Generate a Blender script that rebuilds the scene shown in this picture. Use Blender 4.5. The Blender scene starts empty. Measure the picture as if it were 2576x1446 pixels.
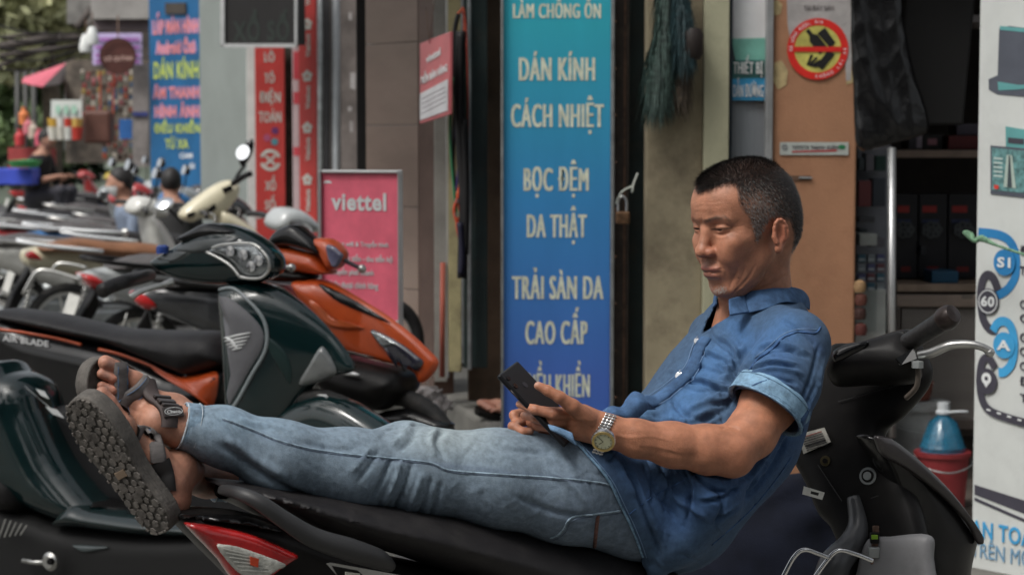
import bpy, math, random
import numpy as np
from mathutils import Vector, Matrix
from mathutils.bvhtree import BVHTree
random.seed(7); RNG = np.random.default_rng(7)
SC = bpy.context.scene
COL = SC.collection
# ---------------- camera, sky, sun, exposure ----------------
CAMH, PITCH, FPX, CX, CY = 1.39, math.radians(3.87), 5075.0, 1288.0, 723.0
cd = bpy.data.cameras.new('camera'); cam = bpy.data.objects.new('camera', cd); COL.objects.link(cam)
cam.location = (0, 0, CAMH); cam.rotation_euler = (math.pi/2 - PITCH, 0, 0)
cd.sensor_width = 36; cd.lens = 36*FPX/2576; cd.clip_start = .05; cd.clip_end = 500
cd.dof.use_dof = True; cd.dof.focus_distance = 3.5; cd.dof.aperture_fstop = 7.1
SC.camera = cam
w = bpy.data.worlds.new('World'); SC.world = w; w.use_nodes = True
nt = w.node_tree; bg = nt.nodes['Background']
sky = nt.nodes.new('ShaderNodeTexSky'); sky.sky_type = 'NISHITA'; sky.sun_disc = False
SUN_EL, SUN_AZ = math.radians(55), math.radians(229)      # azimuth clockwise from +Y: behind the camera, to its left
sky.sun_elevation = SUN_EL; sky.sun_rotation = SUN_AZ; sky.dust_density = 5; sky.air_density = 1.3
hs = nt.nodes.new('ShaderNodeHueSaturation'); hs.inputs['Saturation'].default_value = .22
nt.links.new(sky.outputs[0], hs.inputs['Color']); nt.links.new(hs.outputs[0], bg.inputs[0])
bg.inputs[1].default_value = .105
sl = bpy.data.lights.new('sun', 'SUN'); sl.energy = 1.7; sl.angle = math.radians(18); sl.color = (1, .965, .92)
so = bpy.data.objects.new('sun', sl); COL.objects.link(so)
sd = Vector((math.sin(SUN_AZ)*math.cos(SUN_EL), math.cos(SUN_AZ)*math.cos(SUN_EL), math.sin(SUN_EL)))
so.rotation_euler = sd.to_track_quat('Z', 'Y').to_euler(); so.location = (0, 0, 12)
SC.view_settings.view_transform = 'Standard'; SC.view_settings.look = 'None'
SC.view_settings.exposure = 0.55; SC.view_settings.gamma = 1; SC.view_settings.use_curve_mapping = False
SC.render.engine = 'CYCLES'; SC.cycles.use_denoising = True
SC.cycles.max_bounces = 6; SC.cycles.diffuse_bounces = 3; SC.cycles.glossy_bounces = 3
SC.cycles.transmission_bounces = 5; SC.cycles.transparent_max_bounces = 8; SC.cycles.caustics_reflective = False; SC.cycles.caustics_refractive = False
# ---------------- helpers: picture point -> world ----------------
cF = np.array([0, math.cos(PITCH), -math.sin(PITCH)]); cU = np.array([0, math.sin(PITCH), math.cos(PITCH)]); cR = np.array([1., 0, 0])
CAM = np.array([0, 0, CAMH])
def ray(x, y): return cF + cR*(x-CX)/FPX + cU*(CY-y)/FPX
def P(x, y, t): return CAM + ray(x, y)*t
def px_of(V):
    d = np.asarray(V) - CAM; t = d@cF
    return CX + FPX*(d@cR)/t, CY - FPX*(d@cU)/t
def zpx(y, Y):
    r = ray(CX, y); return CAMH + Y*r[2]/r[1]
def plan(x, Y, z=1.0):
    r = ray(x, CY - FPX*math.tan(math.atan2(z-CAMH, Y)+PITCH)); s = Y/r[1]
    return np.array([r[0]*s, Y])
def hit(x, y, o, n):
    r = ray(x, y); s = np.dot(np.asarray(o)-CAM, n)/np.dot(r, n); return CAM + r*s
def nrm(v): v = np.asarray(v, float); return v/np.linalg.norm(v)
# ---------------- helpers: objects ----------------
def link(o, parent=None):
    COL.objects.link(o)
    if parent is not None: o.parent = parent
    return o
def tag(o, label=None, cat=None, group=None, kind=None):
    if label: o['label'] = label
    if cat: o['category'] = cat
    if group: o['group'] = group
    if kind: o['kind'] = kind
    return o
def thing(name, label, cat, loc=(0, 0, 0), group=None):
    o = bpy.data.objects.new(name, None); o.empty_display_size = .1; link(o); o.location = loc
    return tag(o, label, cat, group)
def mk(name, V, F, mat, parent=None, smooth=True, col=None, N=None):
    V = np.asarray(V, np.float32)
    if parent is not None: V = V - np.array(parent_loc(parent), np.float32)
    me = bpy.data.meshes.new(name)
    if isinstance(F, np.ndarray):
        me.vertices.add(len(V)); me.vertices.foreach_set('co', V.ravel())
        k = F.shape[1]; me.loops.add(F.size); me.loops.foreach_set('vertex_index', F.astype(np.int32).ravel())
        me.polygons.add(len(F)); me.polygons.foreach_set('loop_start', np.arange(0, F.size, k, dtype=np.int32))
        me.polygons.foreach_set('loop_total', np.full(len(F), k, np.int32)); me.update(calc_edges=True)
    else:
        me.from_pydata(V.tolist(), [], F)
    if smooth: me.polygons.foreach_set('use_smooth', [True]*len(me.polygons))
    if isinstance(mat, (list, tuple)):
        for m in mat: me.materials.append(m)
    else: me.materials.append(mat)
    if col is not None:
        a = me.color_attributes.new('Col', 'FLOAT_COLOR', 'POINT'); c = np.ones((len(V), 4), np.float32); c[:, :3] = col
        a.data.foreach_set('color', c.ravel())
    if N is not None: me.normals_split_custom_set_from_vertices(np.asarray(N, np.float32).tolist())
    me.update()
    return link(bpy.data.objects.new(name, me), parent)
def parent_loc(p):
    l = np.array(p.location)
    while p.parent is not None: p = p.parent; l = l + np.array(p.location)
    return l
class G:                                            # collects plain geometry into one mesh
    def __init__(s): s.V = []; s.F = []; s.n = 0
    def add(s, V, F):
        V = np.asarray(V, float); s.V.append(V); s.F += [tuple(int(i)+s.n for i in f) for f in F]; s.n += len(V); return s
    def obj(s, name, mat, parent=None, smooth=False): 
        o = mk(name, np.concatenate(s.V), s.F, mat, parent, smooth); return o
def box_geo(o, a, b, c):                              # corner o, edge vectors a, b, c
    o, a, b, c = [np.asarray(q, float) for q in (o, a, b, c)]
    V = [o, o+a, o+a+b, o+b, o+c, o+a+c, o+a+b+c, o+b+c]
    F = [(0, 3, 2, 1), (4, 5, 6, 7), (0, 1, 5, 4), (1, 2, 6, 5), (2, 3, 7, 6), (3, 0, 4, 7)]
    if np.dot(np.cross(a, b), c) < 0: F = [f[::-1] for f in F]
    return V, F
def bev(o, w=.003, n=2):
    m = o.modifiers.new('bevel', 'BEVEL'); m.width = w; m.segments = n; m.limit_method = 'ANGLE'; m.angle_limit = .6
    return o
def box(name, o, a, b, c, mat, parent=None, bevel=.003):
    g = G(); g.add(*box_geo(o, a, b, c)); ob = g.obj(name, mat, parent)
    return bev(ob, bevel) if bevel else ob
def cbox(name, c, size, mat, parent=None, bevel=.003, rz=0, ax=None):
    c = np.asarray(c, float)
    if ax is None:
        ca, sa = math.cos(rz), math.sin(rz); ax = [np.array([ca, sa, 0]), np.array([-sa, ca, 0]), np.array([0, 0, 1.])]
    a, b, d = [ax[i]*size[i] for i in range(3)]
    return box(name, c-a/2-b/2-d/2, a, b, d, mat, parent, bevel)
def spline(pts, n=8, closed=False):
    p = np.asarray(pts, float); m = len(p); out = []
    rng = range(m if closed else m-1)
    for i in rng:
        if closed: a, b, c, d = p[(i-1) % m], p[i], p[(i+1) % m], p[(i+2) % m]
        else: a, b, c, d = p[max(i-1, 0)], p[i], p[i+1], p[min(i+2, m-1)]
        for k in range(n):
            t = k/n; out.append(.5*((2*b)+(-a+c)*t+(2*a-5*b+4*c-d)*t*t+(-a+3*b-3*c+d)*t**3))
    if not closed: out.append(p[-1])
    return np.array(out)
def tube_geo(path, r, seg=8, caps=True, flat=None):
    path = np.asarray(path, float); n = len(path); r = np.broadcast_to(np.asarray(r, float), (n,))
    T = np.gradient(path, axis=0); T /= (np.linalg.norm(T, axis=1)[:, None]+1e-12)
    up = np.array([0, 0, 1.]) if abs(T[0][2]) < .9 else np.array([1., 0, 0])
    if flat is not None: up = np.asarray(flat[0], float)
    V = []; prev = np.cross(up, T[0])
    prev /= np.linalg.norm(prev)+1e-12
    for i in range(n):
        u = prev - T[i]*np.dot(prev, T[i]); u /= np.linalg.norm(u)+1e-12; prev = u; v = np.cross(T[i], u)
        for k in range(seg):
            a = 2*math.pi*k/seg; cu, sv = math.cos(a), math.sin(a)
            if flat is not None: cu *= flat[1]
            V.append(path[i] + r[i]*(cu*u + sv*v))
    F = [(i*seg+k, i*seg+(k+1) % seg, (i+1)*seg+(k+1) % seg, (i+1)*seg+k) for i in range(n-1) for k in range(seg)]
    if caps: F += [tuple(range(seg))[::-1], tuple((n-1)*seg+k for k in range(seg))]
    return V, F
def tube(name, path, r, mat, parent=None, seg=8, sp=0, flat=None):
    if sp: 
        m = len(path); path2 = spline(path, sp)
        if not np.isscalar(r): r = np.interp(np.linspace(0, m-1, len(path2)), np.arange(m), r)
        path = path2
    g = G(); g.add(*tube_geo(path, r, seg, True, flat)); return g.obj(name, mat, parent, True)
def lathe_geo(prof, o, axis=(0, 0, 1), seg=24):          # profile (radius, height)
    ax = nrm(axis); u = nrm(np.cross(ax, [1, 0, 0] if abs(ax[0]) < .9 else [0, 1, 0])); v = np.cross(ax, u)
    V = []; o = np.asarray(o, float)
    for (r, h) in prof:
        for k in range(seg):
            a = 2*math.pi*k/seg; V.append(o + ax*h + (u*math.cos(a)+v*math.sin(a))*r)
    F = [(i*seg+k, i*seg+(k+1) % seg, (i+1)*seg+(k+1) % seg, (i+1)*seg+k) for i in range(len(prof)-1) for k in range(seg)]
    F += [tuple(range(seg))[::-1], tuple((len(prof)-1)*seg+k for k in range(seg))]
    return V, F
def lathe(name, prof, o, mat, parent=None, axis=(0, 0, 1), seg=24, smooth=True):
    g = G(); g.add(*lathe_geo(prof, o, axis, seg)); ob = g.obj(name, mat, parent, smooth)
    if smooth:
        ob.data.set_sharp_from_angle(angle=math.radians(38))
    return ob
def prism(name, pts, off, mat, parent=None, bevel=0, smooth=False):   # polygon (3D points, planar) extruded by off
    p = np.asarray(pts, float); n = len(p); off = np.asarray(off, float)
    V = list(p)+list(p+off); F = [tuple(range(n)), tuple(range(2*n-1, n-1, -1))]+[(i, i+n, (i+1) % n+n, (i+1) % n) for i in range(n)]
    nn = np.zeros(3)
    for i in range(n): nn += np.cross(p[i]-p[0], p[(i+1) % n]-p[0])
    if np.dot(nn, off) > 0: F = [f[::-1] for f in F]
    g = G(); g.add(V, F); o = g.obj(name, mat, parent, smooth)
    return bev(o, bevel) if bevel else o
# ---------------- helpers: distance fields and their meshes ----------------
def smin(a, b, k):
    h = np.clip(.5+.5*(b-a)/k, 0, 1); return b+(a-b)*h-k*h*(1-h)
def smax(a, b, k): return -smin(-a, -b, k)
def cap(p, a, b, ra, rb=None, sq=None):
    a = np.asarray(a, float); b = np.asarray(b, float); rb = ra if rb is None else rb
    ba = b-a; pa = p-a; h = np.clip(pa@ba/np.dot(ba, ba), 0, 1); d = pa-h[:, None]*ba
    if sq is not None:                                # squash: (direction, factor): the section is wider along direction
        n = nrm(sq[0]); dn = d@n; d = d - np.outer(dn*(1-1/sq[1]), n)
    return np.linalg.norm(d, axis=1)-(ra+(rb-ra)*h)
def chain(p, pts, rs, k=.01, sq=None):
    f = None
    for i in range(len(pts)-1):
        c = cap(p, pts[i], pts[i+1], rs[i], rs[i+1], sq); f = c if f is None else smin(f, c, k)
    return f
def ell(p, c, r, R=None):
    q = p-np.asarray(c, float)
    if R is not None: q = q@R
    r = np.asarray(r, float); k0 = np.linalg.norm(q/r, axis=1); k1 = np.linalg.norm(q/(r*r), axis=1)+1e-9
    return k0*(k0-1)/k1
def grad(f, p, e):
    g = np.empty_like(p)
    for i in range(3):
        d = np.zeros(3); d[i] = e; g[:, i] = f(p+d)-f(p-d)
    return g/(2*e)
def mesh_sdf(f, lo, hi, h, newton=2, B=6, lip=1.6):
    lo = np.asarray(lo, float); n = (np.ceil((np.asarray(hi)-lo)/h/B).astype(int))*B+1
    nb = (n-1)//B
    bi = np.stack(np.meshgrid(*[np.arange(k) for k in nb], indexing='ij'), -1).reshape(-1, 3)
    bc = lo+(bi+.5)*B*h; bv = f(bc); act = np.abs(bv) < B*h*.87*lip
    D = np.repeat(np.repeat(np.repeat(bv.reshape(nb), B, 0), B, 1), B, 2)
    D = np.pad(D, ((0, 1),)*3, 'edge')
    m = np.zeros(nb, bool); m.reshape(-1)[act] = True
    M = np.repeat(np.repeat(np.repeat(m, B, 0), B, 1), B, 2); M = np.pad(M, ((0, 1),)*3)
    for ax in range(3):
        s = np.roll(M, 1, ax); sl = [slice(None)]*3; sl[ax] = 0; s[tuple(sl)] = False; M |= s
    idx = np.argwhere(M); pts = lo+idx*h
    vals = np.concatenate([f(pts[i:i+400000]) for i in range(0, len(pts), 400000)]) if len(pts) else np.zeros(0)
    D[M] = vals
    I = D < 0
    c = [I[i:n[0]-1+i, j:n[1]-1+j, k:n[2]-1+k] for i in (0, 1) for j in (0, 1) for k in (0, 1)]
    s = sum(x.astype(np.int8) for x in c); A = (s > 0) & (s < 8)
    cells = np.argwhere(A); cid = np.full(A.shape, -1, np.int64); cid[A] = np.arange(len(cells))
    acc = np.zeros((len(cells), 3)); cnt = np.zeros(len(cells))
    cv = {(i, j, k): D[cells[:, 0]+i, cells[:, 1]+j, cells[:, 2]+k] for i in (0, 1) for j in (0, 1) for k in (0, 1)}
    for a in cv:
        for ax in range(3):
            if a[ax] == 0:
                b = list(a); b[ax] = 1; b = tuple(b); va, vb = cv[a], cv[b]; x = (va < 0) != (vb < 0)
                t = np.where(x, va/(va-vb+1e-20), 0); pt = np.tile(np.array(a, float), (len(cells), 1)); pt[:, ax] = t
                acc[x] += pt[x]; cnt += x
    V = lo+(cells+acc/np.maximum(cnt, 1)[:, None])*h
    F = []
    for ax in range(3):
        o = [(1, 2), (2, 0), (0, 1)][ax]
        sl0 = [slice(None)]*3; sl1 = [slice(None)]*3; sl0[ax] = slice(0, n[ax]-1); sl1[ax] = slice(1, n[ax])
        a, b = I[tuple(sl0)], I[tuple(sl1)]; e = np.argwhere(a != b)
        e = e[(e[:, o[0]] > 0) & (e[:, o[1]] > 0) & (e[:, o[0]] < n[o[0]]-1) & (e[:, o[1]] < n[o[1]]-1)]
        q = []
        for du, dv in ((-1, -1), (0, -1), (0, 0), (-1, 0)):
            t = e.copy(); t[:, o[0]] += du; t[:, o[1]] += dv; q.append(cid[t[:, 0], t[:, 1], t[:, 2]])
        q = np.stack(q, 1); fl = ~a[e[:, 0], e[:, 1], e[:, 2]]; q[fl] = q[fl][:, ::-1]; F.append(q)
    F = np.concatenate(F); F = F[(F >= 0).all(1)]
    for _ in range(newton):
        fv = f(V); g = grad(f, V, h*.25); gg = (g*g).sum(1)+1e-6
        st = -(fv/gg)[:, None]*g; L = np.linalg.norm(st, axis=1)[:, None]; V = V+st*np.minimum(1, h*.6/(L+1e-12))
    return V, F
def vnormals(V, F):
    N = np.zeros_like(V)
    a, b, c, d = [V[F[:, i]] for i in range(4)]; fn = np.cross(c-a, d-b)
    for i in range(4):
        for k in range(3): N[:, k] += np.bincount(F[:, i], fn[:, k], len(V))
    return N/(np.linalg.norm(N, axis=1)[:, None]+1e-12)
def seg2(px, py, pl):                                    # distance to a polyline, plane coordinates; also 0..1 along it
    pl = np.asarray(pl, float); best = np.full(px.shape, 1e9); par = np.zeros(px.shape); m = len(pl)-1
    for i in range(m):
        ax, ay = pl[i][:2]; bx, by = pl[i+1][:2]; dx, dy = bx-ax, by-ay
        h = np.clip(((px-ax)*dx+(py-ay)*dy)/(dx*dx+dy*dy+1e-9), 0, 1)
        d = np.hypot(px-ax-h*dx, py-ay-h*dy); k = d < best; best = np.where(k, d, best); par = np.where(k, (i+h)/m, par)
    return best, par
def sculpt(V, F, strokes, lim=None):                     # carve (negative) or raise (positive) along lines, on the side that faces out
    N = vnormals(V, F); x, y = px_of(V); d = V-CAM; d /= np.linalg.norm(d, axis=1)[:, None]
    face = np.clip(-(N*d).sum(1)*2.2+.1, 0, 1); out = np.zeros(len(V))
    for pl, w, amp in strokes:
        pl = np.asarray(pl, float)
        sel = (x > pl[:, 0].min()-3*w) & (x < pl[:, 0].max()+3*w) & (y > pl[:, 1].min()-3*w) & (y < pl[:, 1].max()+3*w)
        if not sel.any(): continue
        dd, tt = seg2(x[sel], y[sel], spline(pl, 4) if len(pl) > 2 else pl)
        taper = np.clip(np.minimum(tt, 1-tt)*5+.25, 0, 1)
        out[sel] += amp*np.exp(-(dd/w)**2)*taper
    return V+N*(out*face)[:, None]
def paint(V, F, base, strokes):                          # dyed, printed or pigmented areas: (polyline, width, colour, strength)
    c = np.tile(np.asarray(base, float), (len(V), 1)) if np.ndim(base) == 1 else base.copy()
    N = vnormals(V, F); x, y = px_of(V); d = V-CAM; face = (-(N*d).sum(1) > 0)
    for pl, w, colr, st in strokes:
        pl = np.asarray(pl, float)
        if len(pl) == 1: dd = np.hypot(x-pl[0][0], y-pl[0][1])
        else: dd, _ = seg2(x, y, spline(pl, 4) if len(pl) > 2 else pl)
        a = (st*np.exp(-(dd/w)**2)*face)[:, None]; c = c*(1-a)+np.asarray(colr)*a
    return c
def poly_sd(px, py, pts):
    d = np.full(px.shape, 1e9); inside = np.zeros(px.shape, bool); m = len(pts)
    for i in range(m):
        ax, ay = pts[i]; bx, by = pts[(i+1) % m]; dx, dy = bx-ax, by-ay
        h = np.clip(((px-ax)*dx+(py-ay)*dy)/(dx*dx+dy*dy+1e-12), 0, 1)
        d = np.minimum(d, (px-ax-h*dx)**2+(py-ay-h*dy)**2)
        if dy != 0: inside ^= ((ay > py) != (by > py)) & (px < dx*(py-ay)/dy+ax)
    d = np.sqrt(d); return np.where(inside, -d, d)
def drape(pts, bvh, off=.001, n=6):                       # lay a traced line onto the surface it runs over
    out = []
    for q in (spline(pts, n) if len(pts) > 2 else [np.array(pts[0], float)*(1-k/n)+np.array(pts[1], float)*k/n for k in range(n+1)]):
        r = nrm(ray(q[0], q[1])); h = bvh.ray_cast(Vector(CAM), Vector(r))
        if h[0] is not None: out.append(np.array(h[0])+np.array(h[1])*off)
    return np.array(out)
def bvh_of(*VF):
    Vs = []; Fs = []; n = 0
    for V, F in VF:
        Vs.append(V); Fs.append(F+n); n += len(V)
    return BVHTree.FromPolygons(np.concatenate(Vs).tolist(), np.concatenate(Fs).tolist())
# ---------------- helpers: materials ----------------
def M(name, c, rough=.5, metal=0, var=.12, vscale=8, bump=.0, bscale=120, coat=0, spec=.5, sss=0, attr=False, stretch=None,
      trans=0, ior=1.45, alpha=1, emit=None, dirt=None, rvar=.1, c2=None, vramp=(.35, .65), sheen=0):
    m = bpy.data.materials.new(name); m.use_nodes = True; t = m.node_tree; b = t.nodes['Principled BSDF']; N = t.nodes.new; L = t.links.new
    tc = N('ShaderNodeTexCoord'); mp = N('ShaderNodeMapping'); L(tc.outputs['Object'], mp.inputs[0])
    if stretch: mp.inputs['Scale'].default_value = stretch
    no = N('ShaderNodeTexNoise'); no.inputs['Scale'].default_value = vscale; no.inputs['Detail'].default_value = 6; no.inputs['Roughness'].default_value = .62
    L(mp.outputs[0], no.inputs['Vector'])
    rp = N('ShaderNodeMapRange'); rp.inputs['From Min'].default_value = vramp[0]; rp.inputs['From Max'].default_value = vramp[1]; L(no.outputs['Fac'], rp.inputs['Value'])
    mx = N('ShaderNodeMix'); mx.data_type = 'RGBA'
    c = list(c[:3])+[1]
    if attr:
        at = N('ShaderNodeAttribute'); at.attribute_name = 'Col'; src = at.outputs['Color']
        mx.blend_type = 'MULTIPLY'; mx.inputs['Factor'].default_value = 1; L(src, mx.inputs['A'])
        cr = N('ShaderNodeMapRange'); cr.inputs['To Min'].default_value = 1-var; cr.inputs['To Max'].default_value = 1+var*.6; L(rp.outputs[0], cr.inputs['Value']); L(cr.outputs[0], mx.inputs['B'])
    else:
        mx.inputs['A'].default_value = [max(0, v*(1-var)) for v in c[:3]]+[1]
        mx.inputs['B'].default_value = (list(c2[:3])+[1]) if c2 else [min(1, v*(1+var)) for v in c[:3]]+[1]
        L(rp.outputs[0], mx.inputs['Factor'])
    cur = mx.outputs['Result']
    if dirt:                                             # (colour, amount, scale)
        n2 = N('ShaderNodeTexNoise'); n2.inputs['Scale'].default_value = dirt[2]; n2.inputs['Detail'].default_value = 8; n2.inputs['Roughness'].default_value = .7; L(mp.outputs[0], n2.inputs['Vector'])
        r2 = N('ShaderNodeMapRange'); r2.inputs['From Min'].default_value = .5; r2.inputs['From Max'].default_value = .75; r2.inputs['To Max'].default_value = dirt[1]; L(n2.outputs['Fac'], r2.inputs['Value'])
        m2 = N('ShaderNodeMix'); m2.data_type = 'RGBA'; L(r2.outputs[0], m2.inputs['Factor']); L(cur, m2.inputs['A']); m2.inputs['B'].default_value = list(dirt[0])+[1]; cur = m2.outputs['Result']
    L(cur, b.inputs['Base Color'])
    rr = N('ShaderNodeMapRange'); rr.inputs['To Min'].default_value = max(0, rough-rvar*rough); rr.inputs['To Max'].default_value = min(1, rough+rvar); L(no.outputs['Fac'], rr.inputs['Value']); L(rr.outputs[0], b.inputs['Roughness'])
    b.inputs['Metallic'].default_value = metal; b.inputs['Specular IOR Level'].default_value = spec; b.inputs['IOR'].default_value = ior
    if coat: b.inputs['Coat Weight'].default_value = coat; b.inputs['Coat Roughness'].default_value = .06
    if sheen: b.inputs['Sheen Weight'].default_value = sheen; b.inputs['Sheen Roughness'].default_value = .5
    if sss:
        b.inputs['Subsurface Weight'].default_value = sss; b.inputs['Subsurface Radius'].default_value = (1, .35, .2); b.inputs['Subsurface Scale'].default_value = .006
    if trans: b.inputs['Transmission Weight'].default_value = trans
    if alpha < 1: b.inputs['Alpha'].default_value = alpha
    if emit: b.inputs['Emission Color'].default_value = list(emit[:3])+[1]; b.inputs['Emission Strength'].default_value = emit[3]
    if bump:
        n3 = N('ShaderNodeTexNoise'); n3.inputs['Scale'].default_value = bscale; n3.inputs['Detail'].default_value = 4; L(mp.outputs[0], n3.inputs['Vector'])
        bp = N('ShaderNodeBump'); bp.inputs['Strength'].default_value = 1; bp.inputs['Distance'].default_value = bump; L(n3.outputs['Fac'], bp.inputs['Height']); L(bp.outputs[0], b.inputs['Normal'])
    return m
def glass_mat(name, tint, refl=.1, rough=.03):
    m = bpy.data.materials.new(name); m.use_nodes = True; t = m.node_tree; t.nodes.remove(t.nodes['Principled BSDF']); o = t.nodes['Material Output']
    a = t.nodes.new('ShaderNodeBsdfTransparent'); a.inputs[0].default_value = list(tint)+[1]; b = t.nodes.new('ShaderNodeBsdfGlossy'); b.inputs['Roughness'].default_value = rough; b.inputs[0].default_value = (.9, .95, .95, 1)
    mx = t.nodes.new('ShaderNodeMixShader'); mt = t.nodes.new('ShaderNodeLayerWeight'); mt.inputs[0].default_value = .18
    t.links.new(mt.outputs['Facing'], mx.inputs[0]); t.links.new(a.outputs[0], mx.inputs[1]); t.links.new(b.outputs[0], mx.inputs[2]); t.links.new(mx.outputs[0], o.inputs['Surface']); return m
_mc = {}
def col(r, g, b, rough=.55, **k):                        # flat coloured paint or plastic from picture values 0..255
    key = (r, g, b, rough, tuple(sorted(k.items())))
    if key not in _mc:
        l = [((v/255+.055)/1.055)**2.4 if v > 10 else v/3294 for v in (r, g, b)]
        _mc[key] = M('colour_%d_%d_%d' % (r, g, b), l, rough, **k)
    return _mc[key]
# ---------------- helpers: lettering and upright boards ----------------
_fc = {}
def text_geo(s, bold=.02, fat=0):
    k = (s, bold, fat)
    if k not in _fc:
        cu = bpy.data.curves.new('t', 'FONT'); cu.body = s; cu.size = 1; cu.offset = bold; cu.space_character = 1+bold*3+fat*2.4; cu.extrude = .02; cu.resolution_u = 3; cu.fill_mode = 'FRONT' if False else 'BOTH'
        o = bpy.data.objects.new('t', cu); COL.objects.link(o); dg = bpy.context.evaluated_depsgraph_get(); dg.update()
        me = bpy.data.meshes.new_from_object(o.evaluated_get(dg)); V = np.array([v.co[:] for v in me.vertices]); F = [tuple(p.vertices) for p in me.polygons]
        bpy.data.objects.remove(o); bpy.data.curves.remove(cu); bpy.data.meshes.remove(me)
        if fat:
            n_ = len(V); F = [tuple(i+j*n_ for i in f) for j in range(5) for f in F]; V = np.concatenate([V+np.array([fat*d, 0, .004*abs(d)+.001*j]) for j, d in enumerate((-1, -.5, 0, .5, 1))])
        _fc[k] = (V, F)
    return _fc[k]
def lettering(s, o, ax, up, mat, parent=None, bold=.02, cap_h=None, capref=None, depth=.002, name='lettering', fat=0):
    # o bottom-left, ax full width vector, up cap height vector; normal side = ax x up
    V, F = text_geo(s, bold, fat); V = V.copy(); n = nrm(np.cross(ax, up))
    x0, x1 = V[:, 0].min(), V[:, 0].max(); ch = .727 if capref is None else capref
    u = (V[:, 0]-x0)/(x1-x0); v = V[:, 1]/ch; wz = (V[:, 2]/.04+.5)*depth
    W = np.asarray(o)+np.outer(u, ax)+np.outer(v, up)+np.outer(wz, n)
    return mk(name, W, F, mat, parent, smooth=False)
class Board:                                             # an upright board between two plan points
    def __init__(s, name, x0, Y0, x1, Y1, y0, y1, mat, parent=None, th=.03, label=None, cat=None, group=None, bevel=.003, zc=None):
        a, b = plan(x0, Y0, zc or 1.2), plan(x1, Y1, zc or 1.2); zt = zpx(y0, (Y0+Y1)/2); zb = zpx(y1, (Y0+Y1)/2)
        s.A = np.array([a[0], a[1], zb]); s.ax = np.array([b[0]-a[0], b[1]-a[1], 0]); s.up = np.array([0, 0, zt-zb])
        s.n = nrm(np.cross(s.ax, s.up))                  # towards the street
        s.root = None
        if parent is None and label: s.root = thing(name, label, cat, tuple(s.A), group); parent = s.root; name = 'panel'
        s.parent = parent; s.o = box(name, s.A-s.n*th, s.ax, s.up, s.n*th, mat, parent, bevel)
    def at(s, x, y, off=.0): return hit(x, y, s.A+s.n*off, s.n)
    def text(s, t, x0, x1, yt, yb, mat, bold=.02, off=.001, depth=.002, capref=None, name='lettering', fat=0):
        o = s.at(x0, yb, off); r = s.at(x1, yb, off); u = s.at(x0, yt, off); L = np.dot(r-o, nrm(s.ax)); 
        return lettering(t, o, nrm(s.ax)*L, np.array([0, 0, u[2]-o[2]]), mat, s.parent, bold, depth=depth, capref=capref, name=name, fat=fat)
    def poly(s, name, pts, mat, off=.001, depth=.002, parent=None):
        return prism(name, [s.at(x, y, off) for x, y in pts], s.n*depth, mat, parent or s.parent)
def circ(cx, cy, rx, ry=None, n=36, a0=0, a1=360):
    ry = ry or rx; return [(cx+rx*math.cos(math.radians(a0+(a1-a0)*i/n)), cy-ry*math.sin(math.radians(a0+(a1-a0)*i/n))) for i in range(n if a1-a0 == 360 else n+1)]
def band(pl, w, n=6, sp=True):                            # ribbon outline along a polyline
    p = spline(pl, n) if sp and len(pl) > 2 else np.asarray(pl, float); T = np.gradient(p, axis=0); T /= np.linalg.norm(T, axis=1)[:, None]+1e-9
    Nn = np.stack([-T[:, 1], T[:, 0]], 1)*w/2; return [tuple(q) for q in p+Nn]+[tuple(q) for q in (p-Nn)[::-1]]
# ================= street, walls and signs =================
def ring_geo(c, n, r0, r1, th, seg=40, a0=0, a1=360):
    u = nrm(np.cross(n, [0, 0, 1])); v = np.cross(u, n); v = v if v[2] > 0 else -v
    V = []; K = seg+1
    for h in (0, th):
        for r in (r0, r1):
            for k in range(K):
                a = math.radians(a0+(a1-a0)*k/seg); V.append(c+n*h+(u*math.cos(a)+v*math.sin(a))*r)
    F = []
    for k in range(seg):
        a, b, c2, d = k, K+k, 2*K+k, 3*K+k
        F += [(a, a+1, b+1, b), (c2, d, d+1, c2+1), (b, b+1, d+1, d), (a, c2, c2+1, a+1)]
    return V, F
m_pave = M('pavement_tile', (.16, .16, .155), .8, var=.3, vscale=3, bump=.002, bscale=60, dirt=((.05, .045, .04), .7, 5))
m_conc = M('concrete', (.2, .195, .175), .88, var=.25, vscale=6, bump=.003, bscale=50, dirt=((.08, .075, .065), .8, 3))
m_asph = M('asphalt', (.06, .06, .062), .85, var=.3, vscale=20, bump=.004, bscale=200)
GZ = 0.0
g = G(); g.add([(-60, -25, -.12), (60, -25, -.12), (60, 90, -.12), (-60, 90, -.12)], [(0, 1, 2, 3)])
tag(g.obj('road', m_asph), kind='structure')
pv = tag(box('pavement', (-9, 1.2, -.11), (22, 0, 0), (0, 40, 0), (0, 0, .11-.012), m_conc, bevel=0), kind='structure')
# paving tiles, laid one by one where the picture can show them
tm = bpy.data.meshes.new('paving_tile'); s_ = .385
V_, F_ = box_geo((0, 0, -.012), (s_, 0, 0), (0, s_, 0), (0, 0, .012)); tm.from_pydata([tuple(v) for v in V_], [], F_); tm.materials.append(m_pave)
nt_ = 0
for j in range(60):
    for i in range(60):
        X, Y = -5.6+i*.4, 5.2+j*.4; x, y = px_of([[X+.2, Y+.2, 0]])
        if nt_ < 290 and -60 < x[0] < 560 and 700 < y[0] < 1150 and Y < 17:
            o = link(bpy.data.objects.new('paving_tile', tm), pv); o.location = (X, Y, -.0005+random.uniform(-.002, .001)); nt_ += 1
        elif nt_ < 290 and 900 < x[0] < 1300 and 1000 < y[0] < 1450 and Y < 8.6:
            o = link(bpy.data.objects.new('paving_tile', tm), pv); o.location = (X, Y, -.0005+random.uniform(-.002, .001)); nt_ += 1
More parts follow.
